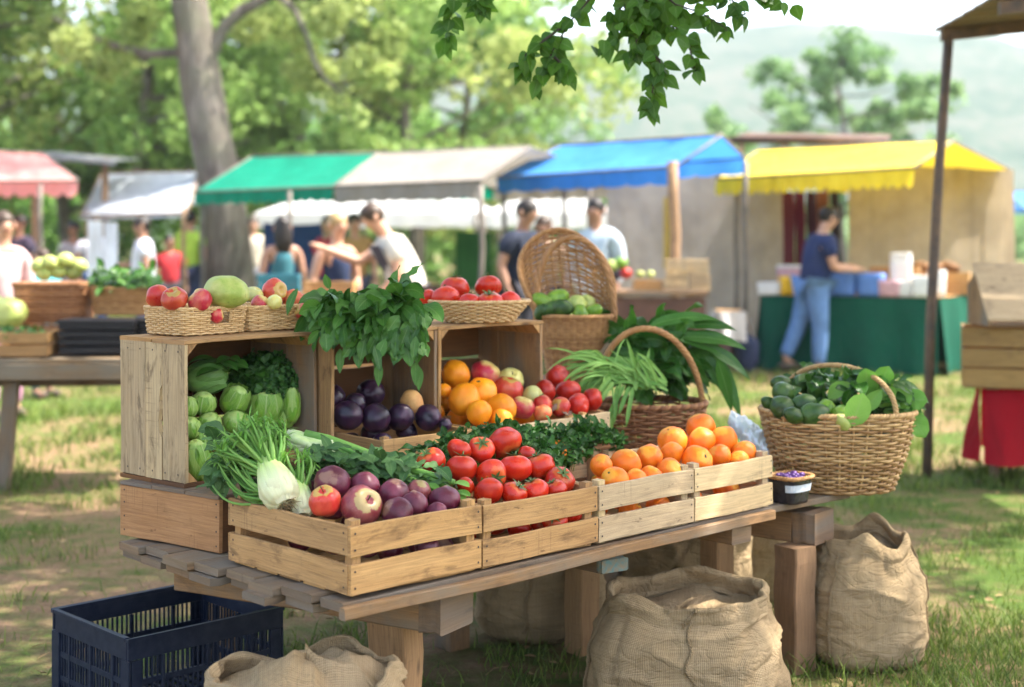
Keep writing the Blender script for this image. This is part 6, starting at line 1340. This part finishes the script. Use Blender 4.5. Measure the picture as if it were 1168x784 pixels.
for i in range(70): p=P(gg.uniform(-2,48),gg.uniform(374,384),8.05+gg.uniform(-.08,.12)); lv.append(((p,(gg.gauss(0,1),gg.gauss(-.4,.8),gg.gauss(.3,.6)),(0,-.6,1),gg.uniform(.03,.05),gg.uniform(.02,.03)),dict(shape='oval',droop=.5,tint=gg.random(),nl=3,g=gg)))
leafy('leafy_greens','small dark greens filling the crate at the left edge','greens',lv,L_dark)
rest(9,358,20,8.25,'cab','green_cabbage',S_pale,'cabbage','pale cabbage above the crate at the left photo edge','green heads on the left table',(0,-.4,1),False,(1.1,1.1,.9)); rest(-14,352,20,8.3,'cab','green_cabbage',S_pale,'cabbage','second pale cabbage cut off by the left photo edge','green heads on the left table',(0,-.4,1),False)
# ================================================================== trees
def barkm():
    m=NT('grey_bark'); o=m.coord(); a=m.noise(m.mapv(o,(9,9,1.6)),1,6,.7,.6); b=m.noise(o,1.3,4); col=m.mix(m.ramp(a,[(.35,0),(.62,1)]),(.075,.06,.05),(.25,.215,.185)); col=m.mix(m.ramp(b,[(.45,0),(.65,1)]),col,(.17,.16,.12)); return m.pbr(col,.95,m.bump(a,1.,.06),0,.1)
BARK=barkm(); TL_=[]
def treeleaf(name,a,b,tr=.45):
    m=NT(name); t=m.attr(); col=m.mix(t,a,b); return m.pbr(col,.6,None,tr,.3)
TLm=[treeleaf('spring_foliage',(.12,.24,.05),(.36,.50,.15)),treeleaf('mid_foliage',(.06,.16,.03),(.22,.38,.09)),treeleaf('blue_green_foliage',(.12,.24,.09),(.30,.44,.18)),treeleaf('yellowing_foliage',(.18,.26,.06),(.44,.50,.17))]
def leaves_np(name,C,Rr,N,size,mat,parent,seed,tbias=None,flatz=1.):
    rs=np.random.RandomState(seed); k=rs.randint(0,len(C),N); C=np.array(C); Rr=np.array(Rr); d=rs.normal(size=(N,3)); d/=np.linalg.norm(d,axis=1)[:,None]; rad=rs.rand(N)**.45
    pos=C[k]+d*(rad*Rr[k])[:,None]*np.array([1,1,flatz]); a=rs.normal(size=(N,3)); a/=np.linalg.norm(a,axis=1)[:,None]; b=np.cross(a,rs.normal(size=(N,3))); b/=np.linalg.norm(b,axis=1)[:,None]
    s=size*(.6+.8*rs.rand(N))[:,None]; V=np.stack([pos-a*s,pos+b*s*.45,pos+a*s,pos-b*s*.45],1).reshape(-1,3); i=np.arange(N)*4; F=np.stack([i,i+1,i+2,i+3],1)
    ct=rs.rand(len(C))[k]*.6+rs.rand(N)*.4 if tbias is None else tbias+rs.rand(N)*.3
    return npmesh(name,V,F,mat,np.clip(ct,0,1),parent=parent)
def tree(label,x,y,H,crown_r,trunk_r,N,leaf_s,mat,seed,group,base_f=.3,lean=0,clr=1.0,nl=9,flat=.75,bark=None):
    g=random.Random(seed); t=T('tree',label,'tree',(x,y,0),0,group); tk=MB(); top=Vector((lean,0,H*.8)); n=8; pts=[Vector((lean*(i/n)**1.3+.12*math.sin(i*1.3+seed)*(i>0),.1*math.sin(i*.9+seed),H*.8*i/n)) for i in range(n+1)]
    tube(tk,pts,[trunk_r*(1.25 if i==0 else 1)*(1-.75*i/n) for i in range(n+1)],9); C=[];RR=[]
    for k in range(nl):
        f=base_f+(.95-base_f)*k/(nl-1); i=min(n-1,int(f*n)); p=pts[i].lerp(pts[i+1],f*n-i); a=g.uniform(0,TAU); L=crown_r*(1-.45*abs(f-.55)/.5)*g.uniform(.75,1.15)*(1 if f<.85 else .5); e=p+Vector((math.cos(a)*L,math.sin(a)*L*.9,L*g.uniform(.1,.6))); m_=p.lerp(e,.5)+Vector((0,0,-.05*L+g.uniform(-.1,.2)))
        tube(tk,[p,m_,e],[trunk_r*(.5*(1-f)+.12),trunk_r*.22,trunk_r*.08],6)
        for q in range(3+g.randrange(3)): 
            c=p.lerp(e,g.uniform(.45,1.08))+Vector((g.gauss(0,1),g.gauss(0,1),g.gauss(.1,.7)))*crown_r*.22; C.append(tuple(c)); RR.append(crown_r*g.uniform(.16,.34)*clr)
    C.append((lean,0,H*.88)); RR.append(crown_r*.4*clr)
    tk.build('trunk',bark or BARK,t); leaves_np('crown',C,RR,N,leaf_s,mat,t,seed,flatz=flat); return t
GT='trees behind the left stalls'
for k,(px,Y,H,cr,N,ls,mi,lb) in enumerate(((-40,29,11,3.6,9000,.13,0,'bright green tree at the far left edge'),(70,33,12,3.8,11000,.14,3,'yellowish tree left of the big trunk, second from the edge'),(165,28,11,3.4,10000,.13,0,'light green tree just left of the big trunk'),(255,36,13,3.9,11000,.15,1,'darker tree behind the big trunk'),(335,29,10.5,3.3,10000,.13,0,'leafy bright tree right of the big trunk above the green canopy'),
 (410,35,12,3.8,11000,.15,1,'mid green tree above the join of green and grey canopies'),(468,30,10,3.0,7500,.13,3,'yellow-green tree above the grey canopy'),(530,38,10,3.2,6000,.15,0,'loose tree with sky gaps above the right of the grey canopy'),(590,44,7.5,2.4,2600,.16,2,'thin hazy tree between the grey and blue canopies'))):
    tree(lb,GX(px,Y),Y,H,cr,.17,N,ls,TLm[mi],50+k,GT,base_f=.2,nl=15,clr=.92)
tree('rounded pale green tree standing above the yellow canopy',GX(962,46),46,9.0,2.9,.16,9500,.14,TLm[2],71,None,base_f=.25,nl=24,clr=.62)
tree('small round tree beyond the blue canopy',GX(828,52),52,6.0,1.9,.12,3000,.16,TLm[2],72,'small far trees over the middle stalls',base_f=.3); tree('low yellow-green tree between the blue canopy and the small round one',GX(770,60),60,5.2,1.6,.12,1500,.18,TLm[3],73,'small far trees over the middle stalls',base_f=.3)
# hedge/wood behind the stalls
rs_=random.Random(4); C=[];RR=[]
for i in range(150): Y=rs_.uniform(38,55); x=rs_.uniform(-.42,.10)*Y; C.append((x,Y,rs_.uniform(.5,4.5 if x<-.02*Y else 2.6))); RR.append(rs_.uniform(.8,1.7))
o=leaves_np('far_wood',C,RR,34000,.20,TLm[1],None,8); tag(o,kind='stuff')
C=[];RR=[]
for i in range(60): Y=rs_.uniform(55,75); x=rs_.uniform(.05,.45)*Y; C.append((x,Y,rs_.uniform(.3,2.2))); RR.append(rs_.uniform(.8,1.5))
o=leaves_np('far_bushes',C,RR,9000,.25,TLm[2],None,9); tag(o,kind='stuff')
# big leaning trunk
t=T('big_tree','big grey leaning trunk with a forked branch, left of centre','tree',(GX(262,20.6),20.6,0)); s_=20.6/F0
def tp(px,py): q=P(px,py,20.6); return Vector((q.x-GX(262,20.6),0,q.z))
mb=MB(); pts=[Vector((.05,0,-.05)),tp(264,400),tp(262,330),tp(258,270),tp(250,200),tp(240,150),tp(230,100),tp(222,50),tp(216,0),tp(212,-60),tp(214,-160),tp(222,-300)]; ww=[44,36,31,29,27,25.5,24.5,23,22,21,17,9]; tube(mb,pts,[w*s_*.92 for w in ww],18); 
mb.v=[tuple(Vector(v)+Vector((1,1,0))*.035*MN.noise(Vector(v)*2.2)+Vector((1,0,0))*.015*MN.noise(Vector(v)*7)) for v in mb.v]; mb.build('trunk',BARK,t)
mb=MB(); tube(mb,[tp(232,85),tp(244,55),tp(256,30),tp(276,12),tp(300,0),tp(330,-30),tp(370,-80)],[w*s_ for w in (9,7.5,7,7,6,5,3)],9); mb.build('branch',BARK,t)
mb=MB(); tube(mb,[tp(212,60),tp(170,62),tp(130,52),tp(100,40),tp(60,20)],[w*s_ for w in (6,5,4.5,3,2)],8); tube(mb,[tp(150,56),tp(165,70),tp(180,60)],[w*s_ for w in (3,3,2)],6); mb.build('branch',BARK,t)
mb=MB(); tube(mb,[tp(312,-8),tp(335,10),tp(350,40),tp(356,65),tp(368,88),tp(392,110),tp(400,140)],[w*s_ for w in (4,3.5,3.2,3,2.8,2.4,1.2)],7); mb.build('branch',BARK,t)
C=[];RR=[]
for i in range(60): C.append(tuple(tp(rs_.uniform(-60,520),rs_.uniform(-420,-30))+Vector((0,rs_.uniform(-2.2,2.2),0)))); RR.append(rs_.uniform(.35,.8))
for (a,b) in ((100,40),(130,55),(60,20),(150,30),(300,10),(340,20),(360,80),(395,125),(280,30),(400,60),(440,40),(330,60),(80,70),(180,20),(370,30),(420,90)): C.append(tuple(tp(a+rs_.uniform(-12,12),b+rs_.uniform(-14,14))+Vector((0,rs_.uniform(-.6,1.2),0)))); RR.append(rs_.uniform(.22,.42))
leaves_np('crown',C,RR,13000,.085,TLm[3],t,12)
# ================================================================== shade tree overhead with the hanging branch
t=T('shade_tree','leafy twig hanging into the top centre of the photo from the tree overhead','tree',(-5.6,6.0,0))
o0=Vector((-5.6,6.0,0)); mb=MB(); tube(mb,[(0,0,-.05),(.1,0,1.5),(.25,0,3),(.6,-.1,4.4),(1.6,-.1,5.4)],[.30,.25,.22,.18,.12],12); mb.build('trunk',BARK,t)
mb=MB(); tube(mb,[(.5,0,4.2),(2.2,-.2,4.9),(4.2,-.3,4.7),(5.6,-.5,3.9),(6.1,-.8,3.0)],[.12,.09,.06,.03,.012],8)
for (a,b,c) in ((2.5,1.5,5.6),(4.5,2.2,5.8),(6.5,1.5,5.9),(7.8,.6,5.8),(3.5,-1.8,5.5),(6.0,-2.0,5.7),(8.2,-1.2,5.6)): tube(mb,[(1.4,-.1,5.2),(a*.55+.6,b*.5,c*.99),(a,b,c)],[.09,.06,.02],6)
mb.build('limb',BARK,t)
SH_=globals().get('SHADE',dict(n=36000))
C=[];RR=[];rq=random.Random(31)
for i in range(120):
    C.append((rq.uniform(-1.6,5.6)+5.6,rq.uniform(1.6,8.8)-6.0,rq.uniform(5.0,6.6))); RR.append(rq.uniform(.45,.85))
leaves_np('crown',C,RR,SH_['n'],.085,TLm[0],t,77,flatz=.6)
# hanging twigs with separate leaves
YB=4.75; mb=MB(); lf=MB(); g=random.Random(9)
twigs=[[(700,-160),(690,-60),(672,0),(650,25),(628,62),(612,95)],[(700,-60),(722,-10),(738,30),(742,70),(745,100),(740,125)],[(722,-10),(700,20),(697,50)],[(738,20),(765,25),(785,45),(792,78)],[(700,-60),(780,-20),(830,-5),(850,15)],[(780,-20),(850,-14),(905,2)],[(640,-90),(575,-30),(520,-10),(512,25),(508,45)],[(575,-30),(545,-5),(548,6)],[(700,-90),(740,-20),(770,5),(800,15),(828,32)],[(650,25),(622,45),(600,62),(594,75)],[(628,62),(640,72),(648,82)],[(738,30),(725,48),(718,60)],[(742,60),(752,68),(756,85)],[(722,-10),(745,5),(760,22)],[(700,-20),(715,14),(722,32)]]
for tw in twigs:
    pts=[P(a,b,YB+.03*math.sin(a*.3))-o0 for a,b in tw]; fine=[]
    for a,b in zip(pts,pts[1:]): fine+=[a.lerp(b,k/5) for k in range(5)]
    fine.append(pts[-1]); tube(mb,fine,[.006*(1-.8*i/len(fine)) for i in range(len(fine))],5)
    for i,p in enumerate(fine):
        z=(p+o0).z
        if i<3 or z>2.45: continue
        for _ in range(2 if g.random()<.75 else 1):
            d=Vector((g.gauss(0,.8),g.gauss(0,.5),-.9+g.gauss(0,.35))); q=p+d.normalized()*.012; tube(mb,[p,q],.0012,4); leaf(lf,q,d,(g.gauss(0,.6),-1,g.gauss(.2,.5)),g.uniform(.040,.070),g.uniform(.036,.062),'heart',g.uniform(0,.4),.2,g.random(),nl=6,g=g)
for i in range(110):  # dense cluster in the middle
    p=P(g.gauss(733,22),min(62,max(-40,g.gauss(12,24))),YB+g.uniform(-.1,.1))-o0; leaf(lf,p,(g.gauss(0,.8),g.gauss(0,.4),-.8+g.gauss(0,.4)),(g.gauss(0,.6),-1,.2),g.uniform(.040,.062),g.uniform(.035,.055),'heart',.2,.2,g.random(),nl=6,g=g)
mb.build('twig',simple('twig_bark',(.05,.04,.025),.8),t); lf.build('leaves',L_tree,t)
# ================================================================== hills and haze
def hillmat():
    m=NT('wooded_hill'); o=m.coord(); a=m.noise(o,.035,5,.7); b=m.noise(o,.2,4,.7); f=m.math('MULTIPLY_ADD',b,.6,m.math('MULTIPLY',a,.6)); return m.pbr(m.ramp(f,[(.44,(.010,.034,.018)),(.56,(.028,.058,.030)),(.68,(.065,.075,.05))]),.95,None,0,.1)
mb=MB(); vs=[]; nx,ny=160,26
for j in range(ny+1):
    for i in range(nx+1):
        x=-520+1240*i/nx; f=j/ny; y=330+f*420; ridge=78+20*MN.noise(Vector((x*.0045,1.3,0)))+6*MN.noise(Vector((x*.02,4,0)))+max(0,x)*.07-max(0,-x)*.03
        z=ridge*math.sin(min(1,f*1.25)*PI/2)**1.3+5*MN.noise(Vector((x*.03,y*.03,2)))*f+2.0*abs(MN.noise(Vector((x*.12,y*.12,5))))-(1-f)*3; vs.append((x,y,z))
mb.add(vs,[(j*(nx+1)+i,j*(nx+1)+i+1,(j+1)*(nx+1)+i+1,(j+1)*(nx+1)+i) for j in range(ny) for i in range(nx)],smooth=True); tag(mb.build('hills',hillmat()),kind='structure')
HZ=NT('haze_air'); pv=HZ.n('VolumePrincipled',{'Color':(.86,.93,1,1),'Density':HAZE if 'HAZE' in globals() else .00055,'Anisotropy':.0}); HZ.t.links.new(pv.outputs[0],HZ.out.inputs['Volume'])
mb=MB(); X0,X1,Y0,Y1,Z0,Z1=-950,950,-920,920,-5,190; mb.add([(x,y,z) for x in (X0,X1) for y in (Y0,Y1) for z in (Z0,Z1)],[(0,1,3,2),(4,6,7,5),(0,4,5,1),(2,3,7,6),(0,2,6,4),(1,5,7,3)],smooth=False); tag(mb.build('haze',HZ.m),kind='stuff')
# ================================================================== ground
def gmat():
    m=NT('meadow_ground'); o=m.coord(); a=m.noise(o,.55,5,.6); b=m.noise(o,5,5,.7); c=m.noise(o,40,4,.7)
    f=m.math('MULTIPLY_ADD',a,1.0,m.math('MULTIPLY',b,.55)); f=m.math('SUBTRACT',f,m.math('MULTIPLY',m.ramp(m.math('MULTIPLY_ADD',m.n('SeparateXYZ',{0:o}).outputs[0],-.25,0.0,True),[(.25,0),(.5,1)]),m.ramp(m.math('MULTIPLY',m.n('SeparateXYZ',{0:o}).outputs[1],.1),[(.6,.10),(.85,0)]))); msk=m.ramp(f,[(.66,0),(.84,1)])
    grass=m.mix(m.ramp(c,[(.3,0),(.7,1)]),(.035,.062,.012),(.085,.135,.026)); dirt=m.mix(m.ramp(c,[(.3,0),(.7,1)]),(.15,.09,.05),(.27,.18,.105))
    col=m.mix(msk,dirt,grass); far=m.n('VectorMath',{0:o},operation='LENGTH').outputs['Value']
    return m.pbr(col,.95,m.bump(m.math('ADD',b,c),.6,.03),0,.1)
GM=gmat(); mb=MB(); n=60; vs=[]; 
def gx(t,L): return math.copysign(abs(t)**2.2*L,t)
for i in range(n+1):
    for j in range(n+1): vs.append((gx(i/n*2-1,900),gx(j/n*2-1,900),0))
mb.add(vs,[(i*(n+1)+j,(i+1)*(n+1)+j,(i+1)*(n+1)+j+1,i*(n+1)+j+1) for i in range(n) for j in range(n)],smooth=False); tag(mb.build('ground',GM),kind='structure')
# grass blades
rs=np.random.RandomState(3)
GB=leafmat('grass_blade',(.045,.085,.012),(.19,.26,.045),.35,.6,vs=0)
def grass(name,N,y0,y1,wfac,hl,ww,seedv,clump=1.0):
    Y=y0+(y1-y0)*rs.rand(N)**1.35; X=(rs.rand(N)*2-1)*(Y*.42+.6)
    nz=np.array([MN.noise(Vector((x*.55*2.0,y*.55*2.0,1)))+.6*MN.noise(Vector((x*2.6,y*2.6,4))) for x,y in zip(X,Y)])-.30*((X<-.9)&(Y<7.5))
    k=rs.rand(N)<np.clip(.44+nz*1.8*clump,0.04,1); X,Y,nz=X[k],Y[k],nz[k]; N=len(X)
    # no blades growing through the burlap sacks / crate
    h=(hl[0]+(hl[1]-hl[0])*rs.rand(N))*(1+np.clip(nz,0,.6)); w=ww*(.6+.8*rs.rand(N)); a=rs.rand(N)*TAU; l=h*(.25+.9*rs.rand(N)); b=rs.rand(N)*TAU
    ca,sa=np.cos(a),np.sin(a); lx,ly=np.cos(b)*l,np.sin(b)*l
    def V(x,y,z): return np.stack([x,y,z],1)
    v0=V(X-ca*w,Y-sa*w,0*X); v1=V(X+ca*w,Y+sa*w,0*X); v2=V(X+ca*w*.7+lx*.35,Y+sa*w*.7+ly*.35,h*.6); v3=V(X-ca*w*.7+lx*.35,Y-sa*w*.7+ly*.35,h*.6); v4=V(X+lx+ca*w*.1,Y+ly+sa*w*.1,h); v5=V(X+lx-ca*w*.1,Y+ly-sa*w*.1,h*1.0)
    VV=np.stack([v0,v1,v2,v3,v4,v5],1).reshape(-1,3); i=np.arange(N)*6; FF=np.concatenate([np.stack([i,i+1,i+2,i+3],1),np.stack([i+3,i+2,i+4,i+5],1)]); t=rs.rand(N); 
    tag(npmesh(name,VV,FF,GB,np.concatenate([t,t])),kind='stuff')
grass('near_grass',70000,3.9,9,1,(.02,.07),.0022,1)
grass('far_grass',70000,8,22,1,(.03,.09),.006,2,.7)
# fallen leaves and twigs
DL=leafmat('dry_leaf',(.20,.12,.05),(.36,.25,.12),.1,.8,vs=.1); mb=MB(); g=random.Random(5)
for i in range(500):
    Y=4+7*g.random()**1.3; X=g.uniform(-1,1)*(Y*.4); leaf(mb,(X,Y,.006+g.random()*.01),(g.gauss(0,1),g.gauss(0,1),g.gauss(0,.1)),(g.gauss(0,.3),g.gauss(0,.3),1),g.uniform(.02,.055),g.uniform(.012,.03),'oval',.05,.3,g.random(),nl=3,g=g)
for i in range(120):
    Y=4+5*g.random(); X=g.uniform(-1,1)*(Y*.4); a=g.uniform(0,6); L=g.uniform(.03,.14); tube(mb,[(X,Y,.006),(X+L*.5*math.cos(a),Y+L*.5*math.sin(a),.012),(X+L*math.cos(a+.2),Y+L*math.sin(a+.2),.007)],.002,4)
tag(mb.build('leaf_litter',DL),kind='stuff')
# ================================================================== light, sky, camera
SUNDIR=Vector((.54,.06,.84)).normalized()   # towards the sun
el=math.asin(SUNDIR.z); az=math.atan2(SUNDIR.x,SUNDIR.y)
w=bpy.data.worlds.new('World'); SC.world=w; w.use_nodes=True; nt=w.node_tree; bg=nt.nodes['Background']; sky=nt.nodes.new('ShaderNodeTexSky'); sky.sky_type='NISHITA'; sky.sun_disc=False; sky.sun_elevation=el; sky.sun_rotation=az
sky.air_density=1.0; sky.dust_density=3.0; sky.ozone_density=1.0; tn=nt.nodes.new('ShaderNodeMix'); tn.data_type='RGBA'; tn.blend_type='MULTIPLY'; tn.inputs[0].default_value=1; tn.inputs[7].default_value=(1.06,1.0,.93,1); nt.links.new(sky.outputs[0],tn.inputs[6]); nt.links.new(tn.outputs[2],bg.inputs[0]); bg.inputs[1].default_value=SKY if 'SKY' in globals() else .125
sl=bpy.data.lights.new('sun','SUN'); sl.energy=3.0; sl.angle=R(.6); sl.color=(1,.95,.86); so=bpy.data.objects.new('sun',sl); COL.objects.link(so); so.rotation_euler=(-SUNDIR).to_track_quat('-Z','Y').to_euler()
cam=bpy.data.cameras.new('camera'); co=bpy.data.objects.new('camera',cam); COL.objects.link(co); SC.camera=co; co.location=(0,0,CZ); co.rotation_euler=(R(90),0,0)
cam.sensor_width=36; cam.lens=36*F0/1168; cam.shift_y=-(392-HY)/1168; cam.clip_end=3000; cam.clip_start=.05
cam.dof.use_dof=True; cam.dof.focus_distance=3.95; cam.dof.aperture_fstop=1.95; cam.dof.aperture_blades=0
vs_=SC.view_settings; vs_.view_transform='Standard'; vs_.look='None'; vs_.exposure=2.58; vs_.gamma=1
SC.cycles.use_denoising=True
try: SC.cycles.denoiser='OPENIMAGEDENOISE'
except Exception: pass
SC.cycles.max_bounces=8; SC.cycles.transparent_max_bounces=6; SC.cycles.volume_bounces=0; SC.cycles.use_adaptive_sampling=True; SC.cycles.adaptive_threshold=.015
SC.cycles.sample_clamp_indirect=6
